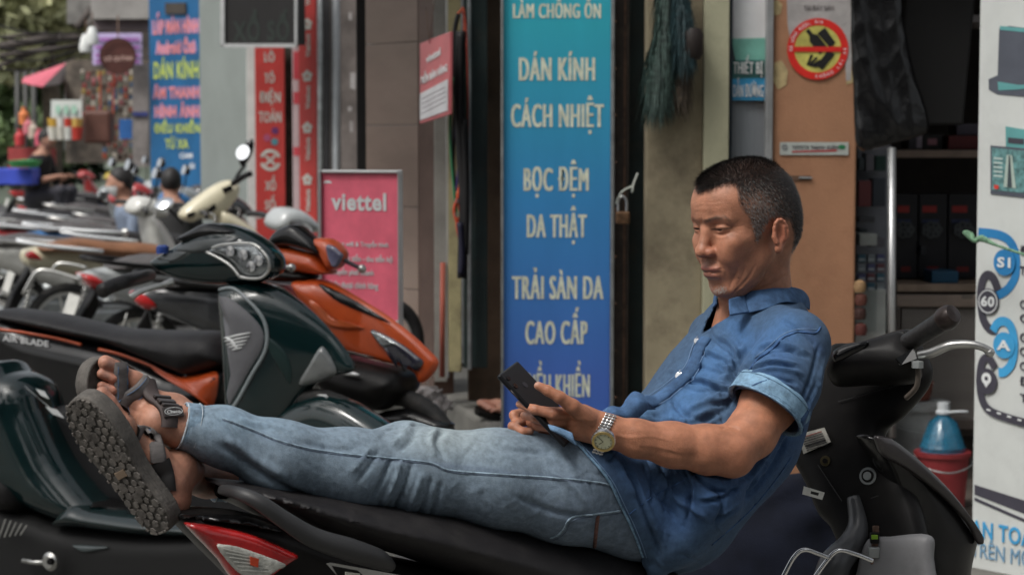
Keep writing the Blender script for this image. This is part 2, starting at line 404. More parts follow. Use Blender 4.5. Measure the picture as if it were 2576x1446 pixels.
# concrete plinth under the shops, its front edge runs away to the left
a, b = plan(1040, 9.2, .4), plan(1300, 7.05, .3)
d = nrm([b[0]-a[0], b[1]-a[1], 0]); nb = np.array([-d[1], d[0], 0]); nb = nb if nb[1] > 0 else -nb
tag(bev(prism('shop_step', [(a[0], a[1], 0), (b[0], b[1], 0), (b[0]+.3, b[1]+2.5, 0), (a[0]+.2, a[1]+1.5, 0)], (0, 0, .36), m_conc), .02, 3), kind='structure')
tag(box('shop_floor', (plan(1240, 7.1)[0]+.08, 7.25, 0), (3.4, 0, 0), (0, 4.2, 0), (0, 0, .1), M('shop_floor', (.12, .1, .085), .6, var=.3, vscale=4), bevel=.01), kind='structure')

m_brown = M('brown_wall', (.13, .085, .055), .75, var=.35, vscale=4, bump=.001, dirt=((.03, .02, .015), .8, 2.5))
m_dgreen = M('dark_green_metal', (.018, .032, .03), .5, var=.3, vscale=5, bump=.0006, bscale=90, dirt=((.06, .045, .03), .5, 9))
m_black = M('blackish', (.012, .011, .011), .6, var=.3)
m_yell = M('yellow_painted_post', (.42, .37, .2), .7, var=.2, vscale=7, bump=.001, dirt=((.12, .1, .06), .7, 9))
m_beige = M('beige_plaster', (.31, .265, .175), .85, var=.35, vscale=2.2, bump=.0015, bscale=45, dirt=((.1, .075, .05), .85, 3.2), vramp=(.3, .7))
m_cream = M('cream_panel', (.42, .41, .28), .75, var=.12, vscale=4, bump=.001, dirt=((.2, .19, .13), .5, 6))
m_orange = M('ochre_painted_pillar', (.36, .182, .1), .72, var=.12, vscale=2.5, bump=.0018, bscale=120, dirt=((.24, .105, .055), .6, 7))
m_alu = M('aluminium', (.55, .56, .56), .35, metal=.8, var=.08, vscale=12)
m_steel = M('galvanised', (.33, .35, .35), .4, metal=.6, var=.2, vscale=15, dirt=((.12, .1, .09), .5, 12))
m_rust = M('rusty_iron', (.1, .055, .035), .8, var=.5, vscale=25, bump=.002, bscale=80)
m_glass = glass_mat('window_glass', (.93, .95, .95))
m_marble = M('brown_marble', (.28, .21, .175), .16, var=.15, vscale=1.3, stretch=(1, 1, 2.2), dirt=((.3, .25, .2), .35, 1.6))
m_marble2 = M('dark_marble', (.13, .085, .07), .18, var=.2, vscale=3)
m_greywall = M('grey_green_render', (.2, .225, .212), .88, var=.1, vscale=1.5, bump=.002, bscale=30, dirt=((.19, .21, .2), .5, 1.7))

def wall(label, cat, name, *a, **k): return Board(name, *a, label=label, cat=cat, **k)
def stripw(name, x0, x1, Y, y0, y1, m, label, cat='post', Y1=None, th=.04, **k):
    b = Board(name, x0, Y, x1, Y1 or Y, y0, y1, m, None, th); tag(b.o, label, cat, k.get('group')); return b
# --- behind the long blue sign
stripw('wall_section', 1176, 1300, 8.3, -260, 1075, m_brown, 'brown stained wall in the gap left of the tall blue sign', 'wall', th=.2)
stripw('gate_post', 1166, 1226, 7.9, -260, 925, m_dgreen, 'dark green steel post left of the tall blue sign', 'post', th=.06)
stripw('shutter_rail', 1176, 1186, 7.86, -260, 930, m_steel, 'thin grey shutter rail on the dark green post', 'rail', th=.02)
yp = stripw('door_post', 1128, 1160, 8.0, -260, 935, m_yell, 'yellowed wooden door post with rust at its foot', 'post', th=.08)
stripw('door_rail', 1160, 1170, 7.96, -260, 915, m_steel, 'grey metal rail beside the yellowed door post', 'rail', th=.04)
stripw('tile_pilaster', 1092, 1124, 8.15, -260, 960, M('pale_tile', (.34, .33, .3), .35, var=.15, vscale=6, dirt=((.2, .18, .16), .5, 8)), 'pale glossy tiled pilaster beside the yellowed door post', 'pilaster', th=.1)
stripw('door_edge', 1122, 1129, 8.05, -260, 950, m_alu, 'narrow bright metal door edge left of the yellowed post', 'door edge', th=.03)
tube('rebar_rod', [P(1114, 660, 8.05), P(1112, 948, 8.05)], .0105, col(160, 85, 70, .7), seg=8); tag(bpy.data.objects['rebar_rod'], 'rust red ribbed rod standing against the pilaster', 'rod')
rr = bpy.data.objects['rebar_rod']
g = G()
for k in range(44):
    c_ = P(1114-2*k/44, 662+k*6.5, 8.05); g.add(*ring_geo(c_, np.array([0, 0, 1.]), .0, .0145, .005, 8))
g.obj('ribbing', rr.data.materials[0], rr)['kind'] = 'stuff'
# --- tall blue sign
def grad_mat(name, c_top, c_mid, c_bot, z0, z1, rough=.45):
    m = M(name, c_mid, rough, var=.05, vscale=3, coat=.15); t = m.node_tree; b = t.nodes['Principled BSDF']
    g = t.nodes.new('ShaderNodeNewGeometry'); sx = t.nodes.new('ShaderNodeSeparateXYZ'); t.links.new(g.outputs['Position'], sx.inputs[0])
    mr = t.nodes.new('ShaderNodeMapRange'); mr.inputs['From Min'].default_value = z0; mr.inputs['From Max'].default_value = z1; t.links.new(sx.outputs['Z'], mr.inputs['Value'])
    r = t.nodes.new('ShaderNodeValToRGB'); t.links.new(mr.outputs[0], r.inputs[0]); e = r.color_ramp.elements
    e[0].color = list(c_bot)+[1]; e[1].color = list(c_top)+[1]; q = e.new(.5); q.color = list(c_mid)+[1]
    mx = t.nodes.new('ShaderNodeMix'); mx.data_type = 'RGBA'; mx.blend_type = 'MULTIPLY'; mx.inputs['Factor'].default_value = .5
    nz = t.nodes.new('ShaderNodeTexNoise'); nz.inputs['Scale'].default_value = 3; nz.inputs['Detail'].default_value = 8; rr2 = t.nodes.new('ShaderNodeMapRange'); rr2.inputs['To Min'].default_value = .6; rr2.inputs['To Max'].default_value = 1.2
    t.links.new(nz.outputs['Fac'], rr2.inputs['Value']); t.links.new(r.outputs[0], mx.inputs['A']); t.links.new(rr2.outputs[0], mx.inputs['B']); t.links.new(mx.outputs['Result'], b.inputs['Base Color']); return m
m_blue = grad_mat('blue_print', (.04, .47, .6), (.05, .3, .66), (.07, .17, .6), .55, 1.85)
m_cl = M('cream_lettering', (.74, .77, .62), .6, var=.18, vscale=30)
B1 = Board('banner', 1266, 7.45, 1536, 7.45, -300, 1100, m_blue, label='tall cyan to blue shop sign with cream lettering', cat='sign', th=.05)
for t_, x0, x1, y0, y1 in [('LÀM CHỐNG ỒN', 1290, 1512, 8, 46), ('DÁN KÍNH', 1305, 1497, 142, 203), ('CÁCH NHIỆT', 1285, 1519, 259, 320), ('BỌC ĐỆM', 1317, 1481, 420, 480), ('DA THẬT', 1325, 1476, 536, 597),
                           ('TRẢI SÀN DA', 1288, 1518, 691, 752), ('CAO CẤP', 1321, 1478, 804, 865), ('ĐIỀU KHIỂN', 1318, 1484, 938, 998), ('N', 1286, 1302, 1046, 1100)]:
    B1.text(t_, x0, x1, y0, y1, m_cl, bold=0, fat=.06, depth=.0008)
for x0, x1 in ((1260, 1267), (1536, 1545)): tag(Board('sign_edge', x0, 7.43, x1, 7.43, -300, 1100, m_steel, B1.root, .07).o)
gs_ = G()
for k in range(9): gs_.add(*lathe_geo([(.004, 0), (.005, .003), (.002, .005)], P(1549, 55+k*118, 7.38), (0, -1, 0), 8))
gs_.obj('rivets', m_rust, B1.root)['kind'] = 'stuff'
# --- folding door, beige wall, cream panel
fd = stripw('folding_door', 1546, 1582, 7.5, -300, 1200, M('dark_door', (.03, .022, .018), .6, var=.4, vscale=12, dirt=((.1, .07, .05), .6, 20)), 'dark brown folding steel door right of the tall blue sign', 'door', th=.05)
box('door_seam', fd.at(1566, 1190, .001), (.006, 0, 0), (0, -.004, 0), (0, 0, 2.2), m_rust, fd.o, 0)
stripw('door_channel', 1582, 1628, 7.6, -300, 1200, m_dgreen, 'dark green door channel beside the beige plaster wall', 'channel', th=.1)
stripw('plaster_wall', 1626, 1766, 7.35, -300, 1300, m_beige, 'stained beige plaster wall under the hanging brushes', 'wall', th=.15)
cp = stripw('cream_door', 1769, 1832, 7.32, -300, 1300, m_cream, 'cream green painted door leaf left of the window', 'door', th=.05)
stripw('dark_gap', 1826, 1840, 7.36, -300, 1300, M('navy_strip', (.01, .022, .035), .5), 'dark navy strip left of the shop window', 'strip', th=.04)
# --- window with printed blue stickers
wb = Board('backing', 1836, 7.4, 1926, 7.4, -300, 1300, M('grey_blind', (.3, .32, .35), .5, var=.08, vscale=30, stretch=(6, 6, .3)), label='narrow shop window with white and blue printed stickers', cat='window', th=.03)
wb.poly('sticker', [(1839, -10), (1925, -10), (1925, 96), (1839, 98)], M('white_print', (.75, .78, .8), .5, var=.06, vscale=8), off=.01)
wb.poly('sticker', [(1839, 98), (1925, 96), (1925, 152), (1850, 152)], M('teal_print', (.2, .5, .42), .4, var=.2, vscale=9), off=.011)
wb.poly('sticker', [(1841, 152), (1925, 152), (1925, 198), (1841, 200)], M('dark_teal_print', (.05, .16, .15), .4, var=.2, vscale=9), off=.014)
wb.poly('sticker', [(1840, 199), (1924, 197), (1924, 253), (1840, 253)], M('sky_print', (.05, .33, .6), .4, var=.25, vscale=9), off=.018)
m_wt = M('white_lettering', (.68, .7, .7), .5, var=.08)
wb.text('THIẾT BỊ', 1844, 1919, 155, 186, m_wt, off=.022, bold=0, fat=.04); wb.text('DẪN ĐƯỜNG', 1844, 1920, 212, 244, m_wt, off=.022, bold=0, fat=.03)
gl = Board('pane', 1838, 7.397, 1926, 7.397, -300, 1300, m_glass, wb.root, .004); 
gfr = Board('window_frame', 1925, 7.27, 1942, 7.27, -300, 1300, m_alu, wb.root, .05)
# --- ochre pillar with stickers
PL = Board('pillar', 1941, 7.29, 2153, 7.29, -300, 1250, m_orange, label='ochre painted pillar carrying a round no drinking sticker', cat='pillar', th=.1, bevel=.008)
m_paper = M('torn_paper', (.37, .35, .34), .8, var=.15, vscale=9, bump=.002, bscale=60)
PL.poly('paper_remnant', [(1979, -10), (2140, -10), (2144, 100), (2140, 203), (2128, 204), (2125, 120), (1990, 118), (1981, 60)], m_paper)
PL.text('TẠI ĐÂY BÁN', 2022, 2097, 14, 27, col(95, 88, 88, .8), off=.004, bold=.0, depth=.001)
for pts in ([(1941, 8), (1955, 0), (1968, 12), (1964, 36), (1943, 42)], [(1948, 158), (1966, 152), (1982, 178), (1978, 214), (1958, 226), (1944, 205)], [(2135, 178), (2150, 176), (2152, 206), (2128, 214)]):
    PL.poly('paint_chip', pts, M('old_ochre', (.42, .33, .17), .8, var=.25, vscale=20), depth=.001)
# round sticker
sk = thing('warning_sticker', 'round red and yellow no drinking and driving sticker on the ochre pillar', 'sticker', tuple(PL.at(2057, 124, .003)))
cS = PL.at(2057, 124, .004); pxm = np.dot(PL.at(2133, 124, .004)-cS, nrm(PL.ax))/76; nS = PL.n
m_red = col(206, 40, 32, .5); m_yel = M('yellow_print', (.5, .46, .11), .6, var=.3, vscale=12)
g = G(); g.add(*ring_geo(cS, nS, 0, 61*pxm, .001)); g.obj('disc', m_yel, sk)
g = G(); g.add(*ring_geo(cS+nS*.0005, nS, 59*pxm, 77*pxm, .0015)); g.obj('red_ring', m_red, sk)
PL.poly('red_bar', [(1994, 118), (2120, 118), (2120, 131), (1994, 131)], m_red, off=.0068, depth=.0012, parent=sk)
m_ink = col(22, 20, 20, .6)
def rp(pts, cx, cy, a):
    c_, s2 = math.cos(math.radians(a)), math.sin(math.radians(a)); return [(cx+x*c_-y*s2, cy+x*s2+y*c_) for x, y in pts]
PL.poly('bottle_mark', rp([(-5, -38), (5, -38), (5, -22), (13, -12), (13, 30), (-13, 30), (-13, -12), (-5, -22)], 2054, 106, -38), m_ink, off=.0052, parent=sk)
PL.poly('glass_mark', rp([(-12, -25), (12, -25), (9, 22), (-9, 22)], 2081, 97, -38), m_ink, off=.0054, parent=sk)
PL.poly('cup_mark', rp([(-10, -26), (10, -26), (9, 24), (-9, 24)], 2076, 152, 38), m_ink, off=.0052, parent=sk)
for q in range(4): PL.poly('hand_mark', rp([(-3, -14), (3, -16), (4, 12), (-2, 14)], 2036+q*8, 152+q*4, 24+q*18), m_ink, off=.0052+.0002*q, parent=sk)
def arc_text(s, board, c, R, a0, a1, h, mat, parent, flip=False, off=.0055):
    n = len(s)
    for i, ch in enumerate(s):
        if ch == ' ': continue
        a = math.radians(a0+(a1-a0)*i/(n-1)); ux, uz = math.cos(a), math.sin(a); U = nrm(board.ax); Z = np.array([0, 0, 1.])
        rad = U*ux+Z*uz; tan = (U*uz-Z*ux)
        if flip: rad, tan = -rad, -tan
        p0 = c+(U*ux+Z*uz)*R+board.n*off
        V, F = text_geo(ch, .01); w_ = V[:, 0].max()-V[:, 0].min(); 
        lettering(ch, p0-tan*w_*h*.62-rad*h*.5, tan*w_*h*1.25, rad*h, mat, parent, .01, depth=.0008)
cP = PL.at(2057, 124, 0)
arc_text('ĐÃ UỐNG RƯỢU, BIA', PL, cP, 68*pxm, 182, 82, .0115, m_wt, sk); arc_text('KHÔNG LÁI XE', PL, cP, 68*pxm, 268, 360, .0115, m_wt, sk, True)
# bumper sticker
bs = Board('strip', 1961, 7.285, 2133, 7.285, 358, 390, M('sticker_white', (.42, .45, .42), .5, var=.1, vscale=20), label='long white and green dealer sticker on the ochre pillar', cat='sticker', th=.002, bevel=0)
bs.text('TOYOTA THANH XUÂN', 1992, 2108, 366, 376, col(50, 45, 55), bold=.01, depth=.0008)
bs.poly('red_line', [(1992, 380), (2106, 377), (2106, 381), (1992, 384)], col(170, 60, 60), depth=.0005); bs.poly('green_mark', circ(2118, 370, 9, 6, 12), col(35, 110, 70), depth=.0005); 
g = G(); g.add(*ring_geo(bs.at(1974, 371, .001), bs.n, .009, .011, .0006, 16)); g.add(*ring_geo(bs.at(1974, 371, .001), bs.n, .004, .0055, .0006, 12)); g.obj('oval_mark', col(90, 90, 100), bs.root)
hs_ = thing('door_hasp', 'small dark steel hasp on the ochre pillar beside the head', 'hasp', tuple(PL.at(2000, 447)))
PL.poly('hasp_plate', [(1985, 442), (2040, 442), (2042, 453), (1985, 455)], m_rust, off=.001, depth=.004, parent=hs_); g = G(); g.add(*tube_geo([PL.at(2010, 447, .008), PL.at(2043, 448, .008)], .003, 6)); g.obj('bolt', m_steel, hs_)
# --- padlock with white cord
lk = thing('padlock', 'brass padlock hanging on the dark folding door', 'padlock', tuple(P(1566, 545, 7.35)))
pc = P(1566, 548, 7.33); bev(cbox('lock_body', pc, (.052, .022, .046), M('old_brass', (.16, .09, .05), .45, metal=.6, var=.4, vscale=40), lk, .005), .005)
tube('shackle', [pc+np.array(q) for q in ((-.016, 0, .02), (-.016, 0, .06), (-.008, 0, .075), (.004, 0, .077), (.014, 0, .06), (.014, 0, .02))], .0042, m_alu, lk, 8, 4)
tag(tube('cord', [P(*q) for q in ((1550, 512, 7.33), (1562, 486, 7.3), (1578, 474, 7.3), (1592, 470, 7.3), (1590, 484, 7.29), (1594, 462, 7.29), (1604, 436, 7.3))], .0035, col(190, 195, 185, .7), None, 6, 5), 'white cord knotted through the padlock hasp', 'cord')
# --- brown marble front, pipes, red signs
mw = thing('marble_wall', 'brown polished marble wall behind the pink board', 'wall', tuple(P(1000, 700, 8.9)))
for i in range(7):
    y0, y1 = -300+i*205, -300+(i+1)*205-1.5
    Board('marble_slab', 921, 8.85, 1052, 8.6, y0, y1, m_marble, mw, .1, bevel=.002)
Board('dark_marble_slab', 1053, 8.6, 1091, 8.5, -300, 1100, m_marble2, mw, .1)
stripw('wall_gap', 898, 924, 9.0, -300, 1100, m_black, 'black recess left of the marble wall', 'recess', th=.05)
sp = stripw('side_pilaster', 858, 906, 14.77, -300, 1100, M('grey_brown_tile', (.15, .13, .12), .3, var=.3, vscale=5), 'grey brown tiled pilaster with torn notices beside black recess', 'pilaster', th=.1)
for (x, y, w_, h_) in ((881, 42, 7, 20), (888, 205, 14, 42), (880, 275, 9, 12), (884, 320, 7, 28)):
    sp_ = prism('notice_scrap', [sp.at(x+a_*w_/2, y+b_*h_/2, .002) for a_, b_ in ((-1, -1), (1, -1), (.9, 1), (-1, .8))], (0, -.001, 0), m_paper, sp.o)
stripw('wall_section', 790, 862, 15.26, -300, 1100, M('dark_grey_wall', (.06, .058, .056), .8, var=.3), 'dark grey wall strip behind the thin pipes', 'wall', th=.05)
for k, (x, r, yb, m_, lb) in enumerate([(806, .013, 760, m_steel, 'grey conduit pipe nearest the red strip sign'), (822, .008, 720, col(60, 60, 62), 'thin dark conduit between two paler pipes'), (846, .016, 760, col(160, 165, 168, .45), 'pale grey plastic downpipe beside the tiled pilaster'), (834, .007, 700, col(85, 82, 80), 'thin brown grey cable pipe left of the pale downpipe')]):
    tag(tube('wall_pipe', [P(x-1, -200, 14.85), P(x, 300, 14.85), P(x+1, yb+300, 14.85)], r*1.65, m_, None, 10), lb, 'pipe')
m_dred = M('red_print', (.38, .035, .03), .5, var=.1, vscale=6); m_grl = M('grey_lettering', (.42, .43, .39), .6, var=.15, vscale=20)
vs = Board('panel', 753, 15.18, 796, 15.10, -300, 700, m_dred, label='narrow red lottery strip sign with vertical lettering', cat='sign', th=.05)
for k in range(-1, 5):
    cy = 62+130*k; c_ = vs.at(773, cy, .003)
    for q in range(5):
        a = math.radians(90+72*q); o_ = c_+(nrm(vs.ax)*math.cos(a)+np.array([0, 0, 1])*math.sin(a))*.028
        prism('petal_mark', [o_+(nrm(vs.ax)*math.cos(math.radians(t_))*.0206+np.array([0, 0, 1])*math.sin(math.radians(t_))*.0173) for t_ in range(0, 360, 45)], vs.n*(.0006+.0004*q), m_grl, vs.root)
    p0 = vs.at(780, cy+82, .003); p1 = vs.at(780, cy+24, .003); lettering('Vietlott', p0, p1-p0, -nrm(vs.ax)*.04, m_grl, vs.root, .03)
wbs = stripw('narrow_board', 737, 754, 15.26, 118, 760, M('white_pink_board', (.52, .42, .43), .5, var=.15, vscale=4), 'white and pink board edge beside the narrow red strip sign', 'board', th=.04)
for ya, yb in ((130, 200), (232, 262), (370, 392)): prism('pink_patch', [wbs.at(x, y, .001) for x, y in ((738, ya), (753, ya), (753, yb), (738, yb))], wbs.n*.002, col(200, 75, 85), wbs.o)
stripw('wall_gap', 716, 738, 15.43, -300, 760, M('dark_timber', (.05, .04, .03), .8, var=.5, vscale=9), 'dark gap with old timber between two red signs', 'recess', th=.05)
lt = Board('panel', 643, 15.35, 717, 15.35, 110, 620, m_dred, label='red lottery sign with stacked pale words', cat='sign', th=.04)
for t_, x0, x1, y0, y1 in [('LÔ', 665, 691, 131, 156), ('TÔ', 665, 691, 184, 209), ('ĐIỆN', 653, 706, 231, 258), ('TOÁN', 651, 708, 280, 308), ('XỔ', 667, 694, 454, 479), ('SỐ', 667, 693, 503, 527)]: lt.text(t_, x0, x1, y0, y1, m_grl, bold=0, fat=.04)
for x, y, c_ in ((672, 347, (150, 70, 100)), (692, 329, (90, 40, 90)), (691, 357, (70, 120, 130))): lt.poly('ball_mark', circ(x, y, 9), col(*c_))
g = G(); c_ = lt.at(680, 403, .002); k_ = 15.35/5075
g.add(*ring_geo(c_, lt.n, 19*k_, 27*k_, .001, 30, 20, 160)); g.add(*ring_geo(c_, lt.n, 19*k_, 27*k_, .001, 30, 200, 340)); g.obj('ring_mark', m_grl, lt.root)
lt.poly('cross_mark', band([(668, 392), (692, 415)], 6, sp=False), m_grl, depth=.001); lt.poly('cross_mark', band([(692, 392), (668, 415)], 6, sp=False), m_grl, off=.0022, depth=.001)
stripw('white_edge', 622, 645, 15.43, 118, 700, M('white_trim', (.5, .52, .5), .6, var=.1), 'pale trim board left of the red lottery sign', 'board', th=.05)
gw = stripw('house_wall', 505, 640, 16.83, -400, 900, m_greywall, 'pale grey green rendered wall between blue and red signs', 'wall', Y1=15.84, th=.3)
# black hanging light box
bx = Board('box_body', 566, 14.69, 746, 14.52, -200, 113, col(16, 14, 14, .5), label='black unlit lottery light box hanging above the red sign', cat='light box', th=.18)
for t_, y0, y1 in (('XỔ SỐ', 54, 104),): bx.text(t_, 585 if 'X' in t_ else 630, 728 if 'X' in t_ else 685, y0, y1, col(34, 42, 38, .4), bold=.03)
for pts in ([(558, -200), (567, -200), (567, 120), (558, 120)], [(744, -200), (749, -200), (749, 120), (744, 120)], [(558, 111), (749, 111), (749, 120), (558, 120)]): bx.poly('frame', pts, m_alu, off=.001, depth=.02)
# second blue sign
b2 = Board('panel', 379, 21.35, 505, 21.0, -100, 470, M('blue_print_two', (.008, .09, .22), .5, var=.2, vscale=3), label='blue shop sign with red and yellow words further down the street', cat='sign', th=.08)
m_pk = M('salmon_lettering', (.62, .2, .2), .6, var=.1); m_yl = M('olive_yellow_lettering', (.42, .5, .1), .6, var=.1); m_hal = M('lilac_halo', (.35, .28, .5), .6, var=.1)
for t_, x0, x1, y0, y1, m_ in [('LẮP MÀN HÌNH', 386, 499, 52, 86, m_pk), ('Android Ôtô', 394, 491, 104, 136, m_pk), ('DÁN KÍNH', 387, 500, 156, 198, m_yl), ('ÂM THANH', 387, 501, 220, 248, m_pk), ('HÌNH ẢNH', 391, 500, 267, 295, m_pk), ('ĐIỀU KHIỂN', 388, 503, 312, 334, m_yl), ('TỪ XA', 416, 474, 350, 373, m_yl)]:
    b2.text(t_, x0-3, x1+3, y0, y1, m_hal, bold=.05, off=.001) if m_ is m_pk else None
    b2.text(t_, x0, x1, y0, y1, m_, bold=.03, off=.004)
b2.text('CAM', 452, 484, 385, 398, m_wt); b2.text('mới', 462, 490, 410, 424, m_wt)
b2.poly('picture', [(418, 8), (470, 8), (470, 36), (418, 36)], col(60, 55, 50), off=.002, depth=.02)
stripw('sign_post', 504, 522, 21.18, -200, 520, M('dark_brown_post', (.035, .025, .02), .7), 'dark brown post right of the further blue sign', 'post', th=.1)
# pink board on legs
pb = Board('panel', 805, 7.3, 1004, 7.15, 432, 822, col(230, 105, 126, .5), label='pink viettel board on legs behind the orange scooter', cat='sign', th=.015, bevel=0)
for t_, x0, x1, y0, y1, bo in [('viettel', 834, 972, 484, 527, .03), ('Internet wifi & Truyền hình', 822, 977, 606, 618, .012), ('• Nạp, rút tiền - thu tiền hộ', 822, 988, 641, 655, .012), ('• Chuyển phát nhanh', 822, 940, 675, 689, .012), ('• Điện thoại chính hãng', 820, 951, 706, 722, .012)]:
    pb.text(t_, x0, x1, y0, y1, m_wt, bold=bo)
pb.poly('corner_mark', circ(824, 461, 11, 7, 12, 0, 180), m_wt, depth=.0005); pb.poly('white_foot', [(805, 808), (1003, 806), (1004, 822), (805, 824)], m_wt, off=.002)
for nm_, a_ in (('frame', (801, 808, 428, 1010)), ('frame', (1000, 1012, 428, 1010))):
    fr_ = Board(nm_, a_[0], 7.28 if a_[0] < 900 else 7.13, a_[1], 7.28 if a_[0] < 900 else 7.13, a_[2], a_[3], m_alu, pb.root, .035)
Board('frame', 808, 7.28, 1000, 7.135, 428, 436, m_alu, pb.root, .03); Board('frame', 808, 7.28, 1000, 7.135, 820, 828, m_alu, pb.root, .03)
# hanging viettel sign
hq = [P(1056, 110, 7.9), P(1056, 312, 7.9), P(1130, 288, 7.5), P(1132, 80, 7.5)]
hn = nrm(np.cross(hq[1]-hq[0], hq[2]-hq[0])); hn = hn if hn[1] < 0 else -hn
hg = thing('hanging_sign', 'small tilted pink and white viettel sign hanging by a string', 'sign', tuple(hq[0]))
prism('panel', hq, -hn*.012, M('dusty_pink_print', (.5, .12, .13), .4, var=.12, vscale=9, coat=.3), hg, .002)
def hl(u, v): return hq[0]*(1-u)*(1-v)+hq[3]*u*(1-v)+hq[2]*u*v+hq[1]*(1-u)*v + hn*.002
prism('white_field', [hl(.03, .63), hl(.97, .57), hl(.97, .95), hl(.03, .96)], hn*.001, M('white_field', (.55, .55, .56), .5, var=.1), hg)
for s_t, u0, v0, u1, v1, hh in (('viettel', .25, .28, .72, .24, .03), ('ĐIỂM BÁN HÀNG', .06, .52, .95, .47, .032)):
    lettering(s_t, hl(u0, v0), hl(u1, v1)-hl(u0, v0), hl(u0, v0-.09)-hl(u0, v0), m_wt, hg, .02)
for q in range(4): prism('print_line', [hl(.1, .7+q*.06), hl(.9, .65+q*.06), hl(.9, .657+q*.06), hl(.1, .707+q*.06)], hn*.0022, col(150, 140, 150), hg)
tube('string', [hl(.35, .05), P(1095, -10, 7.6)], .0012, m_rust, hg, 5); tube('string', [hl(.35, .05), P(1072, 20, 7.8)], .0012, m_rust, hg, 5)
# bundle of straps
sb = thing('strap_bundle', 'hanging bundle of orange, green and black elastic straps', 'straps', tuple(P(1156, 30, 7.75)))
for k, (pts, r, c_) in enumerate([
    ([(1150, 40), (1158, 29), (1168, 45), (1166, 300), (1160, 500)], .0045, (200, 90, 60)), ([(1153, 36), (1142, 100), (1146, 260), (1138, 400), (1144, 470)], .009, (20, 18, 18)),
    ([(1160, 32), (1172, 60), (1177, 260), (1174, 460)], .004, (150, 55, 40)), ([(1140, 195), (1133, 290), (1134, 380), (1146, 520), (1150, 545)], .0055, (50, 120, 80)),
    ([(1168, 100), (1172, 260), (1170, 360)], .005, (30, 60, 50)), ([(1152, 250), (1147, 330), (1153, 400), (1148, 480)], .004, (60, 50, 110)),
    ([(1158, 310), (1161, 380), (1158, 460), (1151, 500), (1159, 540), (1150, 560), (1154, 595)], .006, (215, 85, 50)), ([(1150, 500), (1142, 530), (1150, 560), (1158, 600)], .006, (200, 75, 45)),
    ([(1160, 80), (1156, 200), (1160, 380), (1168, 500), (1164, 640), (1163, 700)], .02, (18, 16, 17)), ([(1168, 300), (1172, 480), (1170, 640)], .014, (14, 13, 14)), ([(1156, 560), (1162, 640), (1158, 690)], .012, (30, 30, 50))]):
    tube('strap', [P(x, y, 7.82-.012*k) for x, y in pts], r, col(*c_, .6), sb, 8, 5)
for y in (505, 540): 
    g = G(); g.add(*ring_geo(P(1148, y, 7.7), np.array([0, -1, 0]), .005, .008, .003, 12)); g.obj('hook', m_steel, sb)
# hanging brushes
def brush(name, label, pts, rs, c, Y, n=700, seed=1):
    root = thing(name, label, 'duster', tuple(P(pts[0][0], pts[0][1], Y))); rg = np.random.default_rng(seed); g = G(); V = []; F = []
    L = np.array([P(x, y, Y) for x, y in pts]); s = spline(L, 10); rr = np.interp(np.linspace(0, 1, len(s)), np.linspace(0, 1, len(rs)), rs)
    for k in range(n):
        i = int(rg.random()**.8*(len(s)-2)); a = rg.random()*6.28; r = rr[i]; o = s[i]+np.array([math.cos(a), math.sin(a), 0])*r*rg.random()**.5
        d = np.array([math.cos(a)*.35*rg.random(), math.sin(a)*.3*rg.random(), -1])*(.05+.07*rg.random()); w_ = np.array([math.cos(a+1.3), math.sin(a+1.3), .1])*.003
        b_ = len(V); V += [o-w_, o+w_, o+d]; F.append((b_, b_+1, b_+2))
    mk('bristles', V, F, c, root, False)['kind'] = 'stuff'
    cz = np.array([0, 0, 0]); tube('core', [P(pts[0][0], pts[0][1]-60, Y)]+[P(x, y, Y) for x, y in pts], [.012]+[q*.6 for q in rs], c, root, 10)
m_bg = M('green_bristle', (.03, .06, .05), .6, var=.6, vscale=60, c2=(.07, .12, .1))
brush('hanging_duster', 'long dark green feathery duster hanging on the plaster wall', [(1675, -30), (1672, 80), (1655, 180), (1650, 272)], [.04, .045, .06, .05], m_bg, 7.25, 1800)
brush('hanging_duster', 'blue green duster hanging right of the long dark green duster', [(1710, -40), (1716, 60), (1722, 150)], [.03, .045, .035], M('blue_bristle', (.015, .04, .045), .6, var=.5, vscale=60), 7.2, 900, 2)
brush('hanging_duster', 'small brown duster hanging low behind the green dusters', [(1722, 150), (1712, 200), (1700, 250)], [.02, .04, .04], M('brown_bristle', (.06, .045, .03), .7, var=.5, vscale=60), 7.26, 500, 3)
tag(lathe('knob', [(.03, 0), (.042, .02), (.042, .09), (.03, .11)], P(1740, 150, 7.2), M('dark_knob', (.02, .014, .012), .6), None, (0, 0, 1), 16), 'dark round brush head beside the blue green duster', 'brush')
# --- shop interior at the right
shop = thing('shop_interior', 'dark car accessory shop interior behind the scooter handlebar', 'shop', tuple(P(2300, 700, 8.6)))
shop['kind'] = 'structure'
x0_, x1_ = plan(2153, 7.3)[0], 3.6
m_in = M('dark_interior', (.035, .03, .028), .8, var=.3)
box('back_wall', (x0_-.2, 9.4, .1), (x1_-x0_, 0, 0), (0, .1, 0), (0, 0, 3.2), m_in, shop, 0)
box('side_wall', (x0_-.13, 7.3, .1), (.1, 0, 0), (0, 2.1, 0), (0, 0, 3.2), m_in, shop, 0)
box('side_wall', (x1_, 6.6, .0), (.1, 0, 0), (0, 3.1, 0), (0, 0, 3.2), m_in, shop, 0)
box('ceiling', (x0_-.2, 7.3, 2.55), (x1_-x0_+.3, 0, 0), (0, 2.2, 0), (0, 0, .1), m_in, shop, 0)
def shelf(y, Yf, xa, xb, m, label, d=.45, th=.03):
    z = zpx(y, Yf); a_ = plan(xa, Yf)[0]; b_ = plan(xb, Yf)[0]
    return tag(box('shelf', (a_, Yf, z-th), (b_-a_, 0, 0), (0, d, 0), (0, 0, th), m, None, .002), label, 'shelf')
m_shelf = M('shelf_board', (.28, .21, .17), .5, var=.2)
